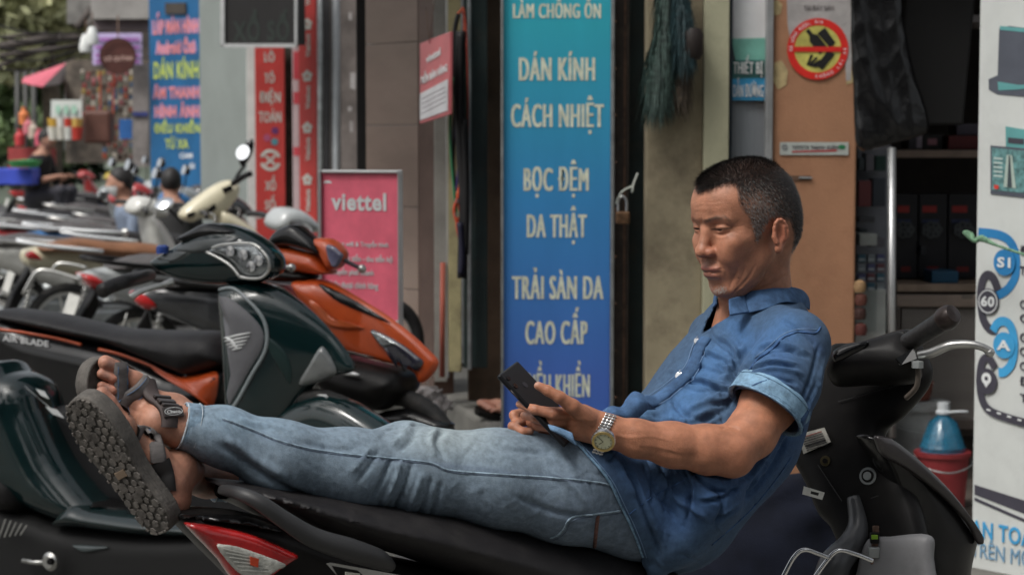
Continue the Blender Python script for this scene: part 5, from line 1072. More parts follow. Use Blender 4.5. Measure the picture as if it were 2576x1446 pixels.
hc = np.where(isg[:, None], rg.uniform(.09, .3, (len(pick), 1))*np.array([1, .95, .9]), rg.uniform(.006, .022, (len(pick), 1))*np.array([1, .85, .75]))
m_hair = M('hair', (1, 1, 1), .45, var=.1, attr=True, spec=.4)
o = mk('hair', HV, HF, m_hair, MAN, True, np.repeat(hc, 5, 0)); o['kind'] = 'stuff'
# brow, lash, moustache and chin hairs
def bristles(pl, wd_, n, L, cols, down, name):
    bv = BVHTree.FromPolygons(V.tolist(), F.tolist()); HVb, HFb, HCb = [], [], []; sp_ = spline(pl, 6) if len(pl) > 2 else np.array(pl, float)
    for _ in range(n):
        k = rg.random()*(len(sp_)-1); i = int(k); a = sp_[i]*(1-k+i)+sp_[min(i+1, len(sp_)-1)]*(k-i)+rg.normal(0, wd_, 2); r = nrm(ray(*a)); h = bv.ray_cast(Vector(CAM), Vector(r))
        if h[0] is None: continue
        b_ = np.array(h[0]); n2 = np.array(h[1]); d2 = nrm(np.asarray(down)+n2*.5+rg.normal(0, .2, 3)); s2 = nrm(np.cross(d2, n2))*.0002; j = len(HVb); HVb += [b_-s2, b_+s2, b_+d2*L*rg.uniform(.5, 1.2)]; HFb.append((j, j+1, j+2))
        cc = cols[rg.integers(len(cols))]; HCb += [cc]*3
    o = mk(name, HVb, HFb, m_hair, MAN, False, np.array(HCb)); o['kind'] = 'stuff'
bristles(H_((400, 698), (440, 680), (490, 666), (545, 672)), 2.6, 130, .0055, [(.05, .04, .03), (.14, .12, .1), (.04, .03, .025)], (.6, 0, -.3), 'eyebrow')
bristles(H_((365, 965), (400, 978), (450, 985), (495, 998)), 3, 110, .002, [(.3, .28, .26), (.05, .04, .035)], (0, 0, -1), 'moustache')
bristles(H_((440, 1190), (480, 1195), (520, 1190), (545, 1180)), 5, 200, .0035, [(.4, .38, .35), (.3, .28, .26)], (-.3, 0, -1), 'chin_beard')
# ---- shirt
def pxd(poly, pts_closed=True): return poly
cuff_o = P(1926, 1030, 3.36); cuff_n = nrm(P(1880, 1104, 3.34)-P(1926, 1030, 3.36))
def jeans_core(p, cut=False):
    f = chain_px(p, [(470, 1078, 3.1, 56), (560, 1097, 3.12, 68), (700, 1150, 3.15, 86), (880, 1180, 3.2, 95), (1060, 1186, 3.25, 103), (1250, 1203, 3.28, 117), (1420, 1222, 3.32, 136), (1600, 1262, 3.4, 138), (1680, 1290, 3.45, 130)], .03)
    g_ = chain_px(p, [(528, 1213, 3.21, 45), (640, 1200, 3.25, 56), (800, 1180, 3.3, 72), (1020, 1152, 3.42, 88), (1200, 1185, 3.5, 96), (1450, 1200, 3.55, 112), (1640, 1250, 3.6, 122)], .02)
    if cut:
        f = smax(f, -(p-P(464, 1074, 3.1))@nrm(P(560, 1097, 3.12)-P(462, 1070, 3.1)), .002); f = smax(f, -chain_px(p, [(430, 1069, 3.1, 42), (560, 1097, 3.12, 48)], .02), .003)
        g_ = smax(g_, -(p-P(536, 1216, 3.22))@nrm(P(640, 1205, 3.25)-P(520, 1216, 3.21)), .002); g_ = smax(g_, -chain_px(p, [(500, 1218, 3.2, 34), (600, 1205, 3.25, 36)], .02), .003)
    return smin(f, g_, .012)
HEM = [(1380, 1066), (1400, 1078), (1440, 1102), (1482, 1146), (1530, 1205), (1562, 1268), (1596, 1340), (1618, 1400), (1632, 1470)]
def torso(p):
    f = chain_px(p, [(1905, 850, 3.59, 112), (1868, 950, 3.57, 158), (1808, 1075, 3.54, 180), (1722, 1180, 3.5, 172), (1690, 1290, 3.46, 150)], .05, ((.5, -.87, 0), 1.18))
    f = smin(f, chain_px(p, [(2000, 868, 3.43, 84), (1880, 830, 3.58, 92), (1800, 850, 3.7, 70)], .03), .03)
    f = smin(f, chain_px(p, [(1972, 808, 3.56, 62), (1900, 792, 3.62, 75)], .03), .03)
    f = smin(f, chain_px(p, [(1640, 1100, 3.46, 95), (1540, 1120, 3.42, 80), (1450, 1140, 3.36, 62)], .03), .04)        # belly and lap
    f = smin(f, chain_px(p, [(1760, 1240, 3.36, 110), (1690, 1350, 3.36, 70), (1650, 1420, 3.36, 34)], .03), .03)          # tail over the hip
    return f
def sleeve(p):
    f = chain_px(p, [(2000, 868, 3.43, 88), (1962, 960, 3.39, 98), (1918, 1046, 3.36, 102), (1900, 1090, 3.35, 102)], .02)
    return f
def shirt_sdf(p):
    f = torso(p)
    lap = jeans_core(p)-.007; x, y = px_of(p)
    hx = np.interp(y, [h[1] for h in HEM], [h[0] for h in HEM]); hd = (hx-x)*FPX**-1*3.4*.75
    lap = smax(lap, hd, .004); lap = smax(lap, (y-1470)*.0006, .01); f = smax(f, hd, .004); f = smin(f, lap, .012)
    s = sleeve(p); cut = (p-cuff_o)@cuff_n; s = smax(s, cut, .003); s = smax(s, -np.maximum(chain_px(p, [(1962, 960, 3.39, 88), (1900, 1090, 3.35, 93)], .02), -(cut+.03)), .002)
    f = smin(f, s, .012)
    # open neck
    f = smax(f, -chain_px(p, [(1905, 600, 3.56, 84), (1905, 690, 3.565, 84)], .02), .003)
    vd = poly_sd(x, y, [(1801, 735), (1842, 735), (1839, 775), (1834, 796), (1800, 816), (1764, 842), (1780, 808), (1795, 778)])*3.45/FPX; f = smax(f, -smax(vd, (p[:, 1]-3.60), .004), .002)
    return f
lo, hi = bb([P(1370, 1060, 3.2), P(2110, 740, 3.3), P(1600, 1480, 3.7), P(2110, 730, 3.85), P(1370, 1060, 3.75)], .03)
lo[2] = P(1600, 1480, 3.5)[2]
SHV = mesh_sdf(shirt_sdf, lo, hi, .0036)
S_ = []
KS = [.56, 1.75]
def st(w_, a, *pl): S_.append((list(pl), w_*KS[0], a*mm*KS[1]))
st(12, -7, (1845, 985), (1870, 930), (1905, 890)); st(16, 5, (1820, 960), (1850, 900), (1880, 870))
st(14, -6, (1840, 1010), (1800, 1040), (1760, 1060)); st(16, 5, (1830, 980), (1780, 1010), (1730, 1030)); st(12, -6, (1810, 1060), (1740, 1085), (1670, 1080)); st(14, 5, (1790, 1030), (1720, 1060), (1650, 1050))
st(12, -5, (1690, 1000), (1720, 1040), (1760, 1060)); st(14, -5, (1640, 1040), (1680, 1060), (1720, 1062)); st(18, 6, (1640, 1010), (1600, 1030), (1560, 1060))
st(10, -5, (1730, 1170), (1790, 1230), (1860, 1230)); st(14, 5, (1650, 1180), (1700, 1250), (1780, 1300)); st(12, -5, (1620, 1160), (1650, 1230), (1700, 1300)); st(10, -5, (1560, 1150), (1600, 1230), (1640, 1330), (1660, 1400))
st(14, 4, (1590, 1180), (1620, 1260), (1660, 1350)); st(9, -4, (1680, 1160), (1720, 1210), (1740, 1290)); st(9, -4, (1780, 1210), (1820, 1260), (1800, 1320)); st(12, 4, (1520, 1120), (1560, 1180), (1600, 1250))
st(9, -4, (1900, 900), (1950, 880), (2010, 880)); st(8, -4, (1870, 965), (1930, 950), (2000, 965)); st(10, 3.5, (1880, 940), (1950, 925), (2020, 940)); st(8, -3.5, (2060, 870), (2040, 950), (2010, 1020)); st(9, 3, (2075, 900), (2050, 980), (2020, 1060))
st(10, -4, (1980, 1100), (1940, 1180), (1870, 1260)); st(12, 4, (1960, 1090), (1910, 1170), (1850, 1240)); st(8, -3, (1780, 790), (1790, 840), (1830, 880)); st(9, -3, (1740, 900), (1780, 930), (1830, 940)); st(9, 3, (1730, 920), (1780, 960), (1820, 965))
st(7, -3, (1700, 960), (1740, 980), (1780, 985)); st(8, -3.5, (1600, 1090), (1680, 1130), (1740, 1150)); st(8, -3, (1960, 800), (2010, 830), (2050, 870))
for pl in ([(1852, 988), (1825, 1010), (1790, 1018)], [(1850, 978), (1815, 985), (1775, 975)], [(1850, 965), (1830, 940), (1800, 915)], [(1856, 950), (1850, 915), (1842, 880)], [(1846, 1000), (1828, 1030), (1815, 1062)],
           [(1700, 1085), (1640, 1075), (1590, 1052)], [(1760, 1100), (1690, 1098), (1620, 1085)], [(1830, 1200), (1780, 1190), (1730, 1150)], [(1870, 1215), (1820, 1250), (1760, 1262)], [(1900, 1205), (1870, 1265), (1800, 1310)], [(1660, 1150), (1680, 1210), (1672, 1290)], [(1620, 1130), (1645, 1190), (1640, 1260)], [(1720, 1180), (1738, 1240), (1725, 1320)],
           [(1880, 985), (1940, 965), (1990, 985)], [(1868, 945), (1930, 915), (2000, 925)], [(1900, 880), (1960, 870), (2030, 900)], [(1990, 1050), (2030, 1010), (2062, 950)], [(1800, 850), (1830, 870), (1850, 905)], [(1770, 890), (1800, 900), (1840, 925)], [(1730, 960), (1770, 965), (1820, 985)], [(1590, 1100), (1560, 1130), (1530, 1160)]):
    st(8, -4.2, *pl); st(8, 3, *[(a_+7, b_-9) for a_, b_ in pl])
rgs = np.random.default_rng(11)
for _ in range(130):
    x0, y0 = rgs.uniform(1560, 2060), rgs.uniform(820, 1420); a = rgs.normal(-.9, .5); L = rgs.uniform(25, 70); st(rgs.uniform(3.5, 7), rgs.choice([-1, 1])*rgs.uniform(.8, 1.8), (x0, y0), (x0+math.cos(a)*L*.5+rgs.normal(0, 4), y0-math.sin(a)*L*.5), (x0+math.cos(a)*L, y0-math.sin(a)*L))
V, F = SHV; V = sculpt(V, F, S_); SHV = (V, F)
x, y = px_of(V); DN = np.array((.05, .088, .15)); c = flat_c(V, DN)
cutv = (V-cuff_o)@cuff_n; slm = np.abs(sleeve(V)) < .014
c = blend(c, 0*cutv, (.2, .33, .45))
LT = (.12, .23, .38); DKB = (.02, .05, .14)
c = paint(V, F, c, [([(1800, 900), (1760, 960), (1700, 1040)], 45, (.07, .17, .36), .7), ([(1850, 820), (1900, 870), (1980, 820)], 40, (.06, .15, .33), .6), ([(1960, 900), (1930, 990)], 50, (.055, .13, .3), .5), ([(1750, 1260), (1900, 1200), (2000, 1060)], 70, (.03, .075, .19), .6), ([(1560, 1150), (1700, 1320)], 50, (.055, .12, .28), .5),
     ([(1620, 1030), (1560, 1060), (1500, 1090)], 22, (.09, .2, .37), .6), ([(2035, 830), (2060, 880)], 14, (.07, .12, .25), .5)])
m_den = M('denim_shirt', (1, 1, 1), .82, var=.2, vscale=90, attr=True, bump=.0011, bscale=700, sheen=.03, spec=.2, dirt=((.09, .17, .28), .25, 60))
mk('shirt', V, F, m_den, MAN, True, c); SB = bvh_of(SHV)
m_seam = M('seam_denim', (.04, .085, .19), .85, var=.5, vscale=90, spec=.2); m_fray = M('frayed_denim', (.17, .28, .4), .9, var=.4, vscale=120, spec=.15); m_stitch = M('stitching', (.16, .25, .4), .8, var=.2)
def seam(pl, r, m, bv, name='seam', off=.0003, n=6):
    p = drape(pl, bv, off, n)
    if len(p) > 2:
        runs = [[0]]
        for i in range(1, len(p)):
            if np.linalg.norm(p[i]-p[i-1]) < .04: runs[-1].append(i)
            else: runs.append([i])
        ok = max(runs, key=len)
        if len(ok) > 2: return tube(name, p[ok], r, m, MAN, 6)
seam(HEM[:-1], .0026, m_fray, SB, 'hem'); seam([(h[0]+9, h[1]+2) for h in HEM[:-1]], .0007, m_stitch, SB)
seam([(2064, 822), (2050, 838), (2010, 835), (1970, 850), (1940, 880), (1905, 905), (1872, 950), (1850, 985)], .0016, m_seam, SB); seam([(2058, 828), (2010, 828), (1968, 842), (1932, 873), (1898, 900)], .0007, m_stitch, SB)
seam([(1560, 1310), (1640, 1250), (1700, 1218), (1760, 1190), (1800, 1178)], .0012, m_seam, SB); seam([(1990, 1150), (1940, 1220), (1880, 1290), (1790, 1370)], .0012, m_seam, SB)
# placket
PLK = [(1776, 852), (1762, 872), (1752, 900), (1738, 935), (1706, 965), (1672, 992), (1645, 1010), (1608, 1008)]
def ribbon(name, pl, width, thick, bv, m, off=.001, n=8, parent=MAN, wfun=None, vcol=None, proj=True):
    P3, N3 = [], []
    for q_ in (spline(pl, n) if len(pl) > 2 else np.linspace(pl[0], pl[1], n+1)):
        h = bv.ray_cast(Vector(CAM), Vector(nrm(ray(*q_))))
        if h[0] is not None: P3.append(np.array(h[0])); N3.append(np.array(h[1]))
    return ribbon_pts(name, P3, N3, width, thick, bv, m, off, parent, wfun, proj)
def ribbon_pts(name, P3, N3, width, thick, bv, m, off, parent, wfun=None, proj=False):
    P3 = np.array(P3); N3 = np.array(N3)
    for _ in range(3 if proj else 10): N3[1:-1] = (N3[:-2]+N3[1:-1]+N3[2:])/3
    if not proj:
        for _ in range(4): P3[1:-1] = P3[1:-1]*.5+(P3[:-2]+P3[2:])*.25
    N3 /= np.linalg.norm(N3, axis=1)[:, None]; T = np.gradient(P3, axis=0); T /= np.linalg.norm(T, axis=1)[:, None]; S = np.cross(T, N3); S /= np.linalg.norm(S, axis=1)[:, None]
    V, F = [], []; m_ = 7; K = len(P3)
    for i in range(K):
        w_ = width*(wfun(i/(K-1)) if wfun else 1)
        for j in range(m_):
            u = (j/(m_-1)-.5)*w_; o_ = P3[i]+S[i]*u; h = bv.find_nearest(Vector(o_)); b_ = (np.array(h[0]) if h[0] is not None and (Vector(o_)-h[0]).length < .02 else o_) if proj else o_-N3[i]*(u*u*9-.001)
            V.append(b_+N3[i]*(off+thick*(1-(2*abs(j/(m_-1)-.5))**6)))
    for i in range(K-1):
        for j in range(m_-1): a = i*m_+j; F.append((a, a+1, a+m_+1, a+m_))
    nb_ = len(V); V += [v-N3[i//m_]*(thick+off) for i, v in enumerate(V)]
    F += [f[::-1] for f in [(a+nb_, b+nb_, c_+nb_, d+nb_) for a, b, c_, d in F]]
    for i in range(K-1): F += [(i*m_, (i+1)*m_, (i+1)*m_+nb_, i*m_+nb_), (i*m_+m_-1, i*m_+m_-1+nb_, (i+1)*m_+m_-1+nb_, (i+1)*m_+m_-1)]
    return mk(name, V, F, m, parent, True)
m_dplain = M('denim_trim', (.05, .1, .195), .85, var=.35, vscale=40, bump=.0008, bscale=600, spec=.2)
ribbon('placket', PLK, .026, .002, SB, m_dplain, .0035, proj=False)
for dx in (-1, 1): seam([(x_k+dx*13, y_k+dx*11) for x_k, y_k in PLK[1:-1]], .0006, m_stitch, SB, off=.0032)
# collar: two leaves folding over
def sheet(name, rows, m, th=.003, n=6, parent=MAN):
    R_ = [spline(np.array([P(*q) for q in r]), n) for r in rows]; R_ = np.array(R_); C_ = np.array([spline(R_[:, j], 5) for j in range(R_.shape[1])]).transpose(1, 0, 2)
    a, b = C_.shape[:2]; V = C_.reshape(-1, 3); F = np.array([(i*b+j, i*b+j+1, (i+1)*b+j+1, (i+1)*b+j) for i in range(a-1) for j in range(b-1)])
    o = mk(name, V, F, m, parent, True); s = o.modifiers.new('s', 'SOLIDIFY'); s.thickness = th; s.offset = 0; sb_ = o.modifiers.new('b', 'SUBSURF'); sb_.levels = 1; sb_.render_levels = 1; return o
cl = sheet('collar', [[(1861, 741, 3.500), (1890, 733, 3.495), (1925, 728, 3.50), (1980, 722, 3.54), (2012, 728, 3.60), (2026, 738, 3.66)],
                 [(1863, 754, 3.492), (1890, 746, 3.486), (1928, 737, 3.49), (1980, 730, 3.525), (2020, 738, 3.585), (2033, 748, 3.65)],
                 [(1869, 771, 3.482), (1897, 764, 3.476), (1930, 756, 3.478), (1978, 744, 3.51), (2020, 752, 3.565), (2037, 764, 3.64)],
                 [(1877, 788, 3.470), (1903, 783, 3.466), (1930, 776, 3.468), (1975, 760, 3.497), (2016, 768, 3.55), (2036, 780, 3.63)]], m_dplain)
sheet('collar', [[(1806, 743, 3.56), (1800, 738, 3.60), (1806, 735, 3.64)], [(1802, 752, 3.545), (1797, 752, 3.58), (1800, 752, 3.62)], [(1803, 764, 3.53), (1795, 774, 3.55), (1794, 772, 3.60)]], m_dplain, .004)
sheet('collar_band', [[(1834, 752, 3.462), (1848, 748, 3.47), (1872, 742, 3.492)], [(1834, 772, 3.456), (1850, 771, 3.462), (1878, 768, 3.478)], [(1836, 794, 3.446), (1856, 790, 3.45), (1884, 786, 3.462)]], m_dplain, .004)
CB = bvh_of((np.array([v.co[:] for v in cl.data.vertices])+parent_loc(MAN), np.array([tuple(p.vertices) for p in cl.data.polygons])))
for pl, r_, m_ in (([(1864, 744), (1867, 765), (1878, 785)], .001, m_fray), ([(1879, 785), (1903, 780), (1930, 773), (1975, 757), (2010, 764)], .001, m_fray), ([(1869, 744), (1872, 764), (1881, 778)], .0005, m_stitch), ([(1882, 779), (1904, 774), (1930, 767), (1975, 751), (2010, 757)], .0005, m_stitch)):
    p_ = drape(pl, CB, .0018, 6); 
    if len(p_) > 2: tube('seam', p_, r_, m_, MAN, 6)
# apple shaped metal buttons
m_btn = M('chrome_button', (.75, .75, .76), .18, metal=1, var=.05)
def button(x, y, s, bv, parent=MAN):
    h = bv.ray_cast(Vector(CAM), Vector(nrm(ray(x, y))))
    if h[0] is None: return
    n = nrm(np.array(h[1])*.6-nrm(ray(x, y))*.4); u = nrm(np.cross([0, 0, 1], n)); v = np.cross(n, u); o = np.array(h[0])+n*.003; k = s*3.45/FPX
    app = [(0, .62), (.25, .78), (.6, .75), (.85, .45), (.62, .1), (.66, -.2), (.92, -.4), (.75, -.8), (.42, -1.02), (.15, -.92), (-.12, -.92), (-.4, -1.02), (-.72, -.75), (-.92, -.25), (-.9, .25), (-.7, .62), (-.35, .78)]
    a = spline(app, 3, True); prism('button', [o+u*p_[0]*k+v*p_[1]*k for p_ in a], n*.0022, m_btn, parent, .0006)
    leaf = [(-.02, .85), (.02, 1.15), (.3, 1.4), (.28, 1.1)]; prism('button_leaf', [o+u*p_[0]*k+v*p_[1]*k for p_ in leaf], n*.0022, m_btn, parent)
for x, y, s_ in ((1848, 762, 8.5), (1756, 858, 9), (1711, 945, 11), (1638, 1008, 5), (1575, 1031, 9)): button(x, y, s_, SB)
# turned up front edge of the shirt over the belt
sheet('placket_flap', [[(1508, 1040, 3.33), (1535, 1022, 3.34), (1562, 1024, 3.35), (1578, 1000, 3.36), (1595, 985, 3.37), (1616, 992, 3.38)], [(1512, 1060, 3.32), (1545, 1040, 3.31), (1575, 1042, 3.32), (1592, 1024, 3.33), (1608, 1008, 3.34), (1630, 1010, 3.35)], [(1530, 1078, 3.34), (1560, 1066, 3.33), (1590, 1062, 3.33), (1612, 1045, 3.34), (1630, 1030, 3.35), (1650, 1030, 3.37)]], m_dplain, .004)
sheet('shirt_tail_corner', [[(1378, 1068, 3.19), (1400, 1074, 3.18), (1440, 1090, 3.18)], [(1384, 1078, 3.18), (1404, 1086, 3.17), (1444, 1104, 3.17)], [(1400, 1084, 3.185), (1420, 1096, 3.18), (1452, 1120, 3.17)]], M('pale_denim_edge', (.1, .18, .29), .9, var=.4, vscale=60), .004)
# ---- jeans
def jeans_sdf(p):
    f = jeans_core(p, True); x, y = px_of(p); hx = np.interp(y, [h[1] for h in HEM], [h[0] for h in HEM]); f = f+.016*np.clip((x-hx-14)/40, 0, 1)
    return f
lo, hi = bb([P(440, 1000, 3.02), P(1720, 1440, 3.2), P(1720, 1440, 3.75), P(440, 1000, 3.4)], .02)
JV = mesh_sdf(jeans_sdf, lo, hi, .0042)
S_ = []; KS[:] = [.72, 1.2]
st(12, -6, (556, 1118), (610, 1160), (680, 1210), (790, 1262)); st(14, 5, (570, 1100), (640, 1150), (720, 1200)); st(8, -3, (548, 1050), (580, 1080), (600, 1110)); st(8, 3, (600, 1050), (640, 1066), (680, 1070))
st(9, -5, (1052, 1066), (1032, 1110), (1004, 1132)); st(9, 5, (1036, 1062), (1012, 1098), (985, 1118)); st(9, -5, (1118, 1080), (1100, 1110), (1122, 1150)); st(8, 4, (1100, 1072), (1084, 1110), (1096, 1150)); st(7, -4, (958, 1102), (976, 1082), (1010, 1070))
for x0, y0, x1, y1, a in ((986, 1150, 930, 1262, -5), (1010, 1155, 962, 1272, 5), (1036, 1165, 990, 1285, -6), (1062, 1190, 1020, 1295, 5), (1085, 1200, 1050, 1300, -4), (955, 1130, 900, 1210, -3.5), (1110, 1210, 1080, 1300, -4), (930, 1125, 880, 1190, 3)): st(7, a, (x0, y0), ((x0+x1)/2+4, (y0+y1)/2), (x1, y1))
st(10, -4, (1200, 1100), (1280, 1130), (1380, 1140)); st(10, -4, (1300, 1250), (1400, 1290), (1480, 1300)); st(8, -3, (1420, 1140), (1470, 1190), (1500, 1250)); st(12, 4, (1380, 1180), (1450, 1230), (1500, 1300)); st(8, -3, (760, 1110), (840, 1130), (900, 1128))
for _ in range(60):
    x0, y0 = rgs.uniform(600, 1560), rgs.uniform(1080, 1340); a = rgs.normal(1.1, .5); L = rgs.uniform(25, 70); st(rgs.uniform(3.5, 7), rgs.choice([-1, 1])*rgs.uniform(.7, 1.6), (x0, y0), (x0+math.cos(a)*L*.5+rgs.normal(0, 4), y0-math.sin(a)*L*.5), (x0+math.cos(a)*L, y0-math.sin(a)*L))
V, F = JV; V = sculpt(V, F, S_); JV = (V, F); x, y = px_of(V)
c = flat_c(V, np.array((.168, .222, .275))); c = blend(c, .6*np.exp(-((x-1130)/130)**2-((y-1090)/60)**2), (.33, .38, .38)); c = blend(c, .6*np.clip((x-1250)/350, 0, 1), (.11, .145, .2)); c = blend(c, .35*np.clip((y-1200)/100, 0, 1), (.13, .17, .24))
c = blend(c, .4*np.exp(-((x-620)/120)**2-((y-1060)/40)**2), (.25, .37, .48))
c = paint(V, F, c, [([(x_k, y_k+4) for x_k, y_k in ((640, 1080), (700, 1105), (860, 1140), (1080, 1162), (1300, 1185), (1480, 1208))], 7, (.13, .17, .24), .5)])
m_jean = M('denim_jeans', (1, 1, 1), .85, var=.24, vscale=90, attr=True, bump=.0007, bscale=650, sheen=.03, spec=.2, dirt=((.3, .37, .42), .3, 70))
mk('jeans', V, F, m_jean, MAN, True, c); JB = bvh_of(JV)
m_js = M('jean_seam', (.2, .27, .33), .85, var=.4, vscale=100); m_jd = M('jean_dark_seam', (.1, .13, .18), .9, var=.4, vscale=100)
SE = [(560, 1052), (640, 1082), (700, 1107), (780, 1128), (860, 1140), (960, 1150), (1080, 1163), (1130, 1182), (1250, 1192), (1380, 1200), (1500, 1212), (1540, 1222)]
seam(SE, .0016, m_js, JB, 'side_seam'); seam([(a, b+4) for a, b in SE], .0008, m_jd, JB, 'side_seam')
PK = [(1385, 1352), (1400, 1346), (1418, 1330), (1428, 1310), (1450, 1297), (1500, 1292), (1560, 1284)]; seam(PK, .0018, m_js, JB, 'pocket_seam'); seam([(a+6, b+6) for a, b in PK], .0007, m_jd, JB, 'pocket_seam'); seam([(1504, 1296), (1500, 1330), (1494, 1390)], .0035, M('rust_stitch', (.12, .06, .05), .9, var=.4, vscale=80), JB, 'rivet_tack')
# cuffs: turned, frayed rims
def cuff(cx, cy, t, axis, r0, r1, L, label=None):
    ax = nrm(axis); u = nrm(np.cross(ax, [0, 1, 0])); v = np.cross(ax, u); V, F = [], []; prof = [(0, r0*.86), (-.001, r0), (.003, r0*1.035), (.008, r0*1.03), (L*.5, (r0+r1)/2*1.03), (L-.002, r1*1.03), (L, r1*.98)]; S = 48; rr_ = np.random.default_rng(int(cx)); o = P(cx, cy, t)
    w1, w2 = rr_.uniform(0, 6.28, 2)
    for (h, r) in prof:
        for k in range(S):
            a = 2*math.pi*k/S; rr2 = r*(1+.02*math.sin(5*a+w1)+.012*math.sin(23*a+w2)); V.append(o+ax*(h+.0015*math.sin(9*a))+(u*math.cos(a)+v*math.sin(a))*rr2)
    for i in range(len(prof)-1):
        for k in range(S): F.append((i*S+k, i*S+(k+1) % S, (i+1)*S+(k+1) % S, (i+1)*S+k))
    o_ = mk('trouser_cuff', V, F, m_jean2, MAN, True); 
    g = G(); ring = [o+ax*-.0005+(u*math.cos(a)+v*math.sin(a))*r0*1.0*(1+.02*math.sin(5*a+w1)) for a in np.linspace(0, 2*math.pi, 40)]; g.add(*tube_geo(ring, .0014, 6, False)); ring = [o+ax*(L*.75)+(u*math.cos(a)+v*math.sin(a))*r1*1.045*(1+.02*math.sin(5*a+w1)) for a in np.linspace(0, 2*math.pi, 40)]; g.add(*tube_geo(ring, .0008, 5, False)); g.obj('cuff_rim', m_fray2, MAN, True)
m_jean2 = M('denim_cuff', (.15, .22, .29), .88, var=.5, vscale=50, bump=.001, bscale=600, dirt=((.3, .38, .45), .6, 60)); m_fray2 = M('frayed_white', (.36, .41, .45), .9, var=.3, vscale=150)
cuff(458, 1071, 3.1, P(560, 1095, 3.12)-P(470, 1074, 3.1), px2m(59, 3.1), px2m(62, 3.1), .026); cuff(536, 1215, 3.215, P(640, 1205, 3.25)-P(536, 1215, 3.22), px2m(46, 3.2), px2m(48, 3.2), .024)
def sleeve_cuff():
    ax = -cuff_n; u = nrm(np.cross(ax, [0, 1, 0])); v = np.cross(ax, u); o = cuff_o+cuff_n*.002; r = px2m(103.5, 3.36); V, F = [], []; S = 72
    prof = [(.004, r*.93), (0, r*.95), (-.0005, r*1.005), (.003, r*1.02), (.018, r*1.012), (.030, r*1.0), (.034, r*.975)]
    for h, q in prof:
        for k in range(S):
            a = 2*math.pi*k/S; qq = q*(1+.012*math.sin(4*a+1)+.006*math.sin(17*a)); V.append(o+ax*(h+.001*math.sin(7*a))+(u*math.cos(a)+v*math.sin(a))*qq)
    for i in range(len(prof)-1):
        for k in range(S): F.append((i*S+k, i*S+(k+1) % S, (i+1)*S+(k+1) % S, (i+1)*S+k))
    mk('sleeve_cuff', V, F, M('light_denim_cuff', (.15, .26, .37), .88, var=.4, vscale=45, bump=.0008, bscale=600, dirt=((.24, .36, .46), .5, 50)), MAN, True)
    for h, w_ in ((.0, .0013), (.006, .0006), (.028, .0006)):
        g = G(); g.add(*tube_geo([o+ax*h+(u*math.cos(a)+v*math.sin(a))*r*1.018*(1+.012*math.sin(4*a+1)) for a in np.linspace(0, 2*math.pi, 60)], w_, 5, False)); g.obj('cuff_stitch', m_fray, MAN, True)
sleeve_cuff()
# ---- watch
WT = thing('watch', 'steel wristwatch with gold bezel and cream dial', None, tuple(P(1518, 1108, 3.2))); del WT['label']; WT.name = 'wristwatch'
AB = bvh_of(ARMV); WT.parent = MAN; WT.location = Vector(P(1518, 1108, 3.2))-MAN.location
h = AB.ray_cast(Vector(CAM), Vector(nrm(ray(1520, 1100)))); wn = nrm(np.array([-.12, -.9, -.42])); wo = P(1518, 1107, 3.188)
lathe('case', [(.0, -.006), (.0185, -.006), (.0195, -.002), (.019, .001), (.0165, .003), (.0, .003)], wo, M('steel', (.6, .6, .6), .22, metal=1, var=.1, vscale=60), WT, wn, 40)
g = G(); g.add(*ring_geo(wo+wn*.003, wn, .0145, .0182, .0022, 48)); o_ = g.obj('bezel', M('gold', (.55, .42, .18), .3, metal=1, var=.2, vscale=80), WT)
lathe('dial', [(.0, .0028), (.0148, .0028), (.0148, .0036), (.0, .0037)], wo, M('cream_dial', (.55, .56, .38), .35, var=.05, coat=.5), WT, wn, 40)
wu = nrm(np.cross(wn, [0, 0, 1])); wv_ = np.cross(wu, wn); wv_ = wv_ if wv_[2] > 0 else -wv_
g = G()
for k in range(12):
    a = k*math.pi/6+.25; d_r = wu*math.sin(a)+wv_*math.cos(a); g.add(*tube_geo([wo+wn*.0042+d_r*.0112, wo+wn*.0042+d_r*.0135], .00045, 4))
g.obj('hour_marks', col(50, 48, 36), WT)['kind'] = 'stuff'
for a, L, nme in ((2.2, .0085, 'hand_short'), (.75, .0115, 'hand_long')): tube('watch_hand', [wo+wn*.0044, wo+wn*.0044+(wu*math.sin(a)+wv_*math.cos(a))*L], .0004, col(30, 28, 25), WT, 4)
m_lk = M('steel_link', (.62, .62, .61), .25, metal=1, var=.15, vscale=90)
base_l = [(1505, 1138), (1512, 1088), (1520, 1076), (1526, 1064), (1531, 1053), (1536, 1044)]
for i, (lx, ly) in enumerate([(1513, 1085), (1518, 1078.5), (1522, 1072), (1526, 1065.5), (1529.5, 1059), (1533, 1052.5), (1536, 1046.5)]):
    for j in (-1, 0, 1):
        xx, yy = lx+j*9.2, ly+j*2.6+(0 if i % 2 else 0); h = AB.ray_cast(Vector(CAM), Vector(nrm(ray(xx, yy))))
        if h[0] is None: continue
        n_l = nrm(np.array(h[1])*.8-nrm(ray(xx, yy))*.3); u_ = nrm(np.cross(n_l, [.3, 0, 1.])); v_ = np.cross(n_l, u_)
        cbox('link', np.array(h[0])+n_l*.0022, (.0058, .0040, .0026), m_lk, WT, .0008, ax=[u_, v_, n_l])
for i, (lx, ly) in enumerate([(1506, 1133), (1503, 1139)]):
    for j in (-1, 0, 1): cbox('link', P(lx+j*9, ly+j*2.6, 3.215), (.0058, .004, .0026), m_lk, WT, .0008)
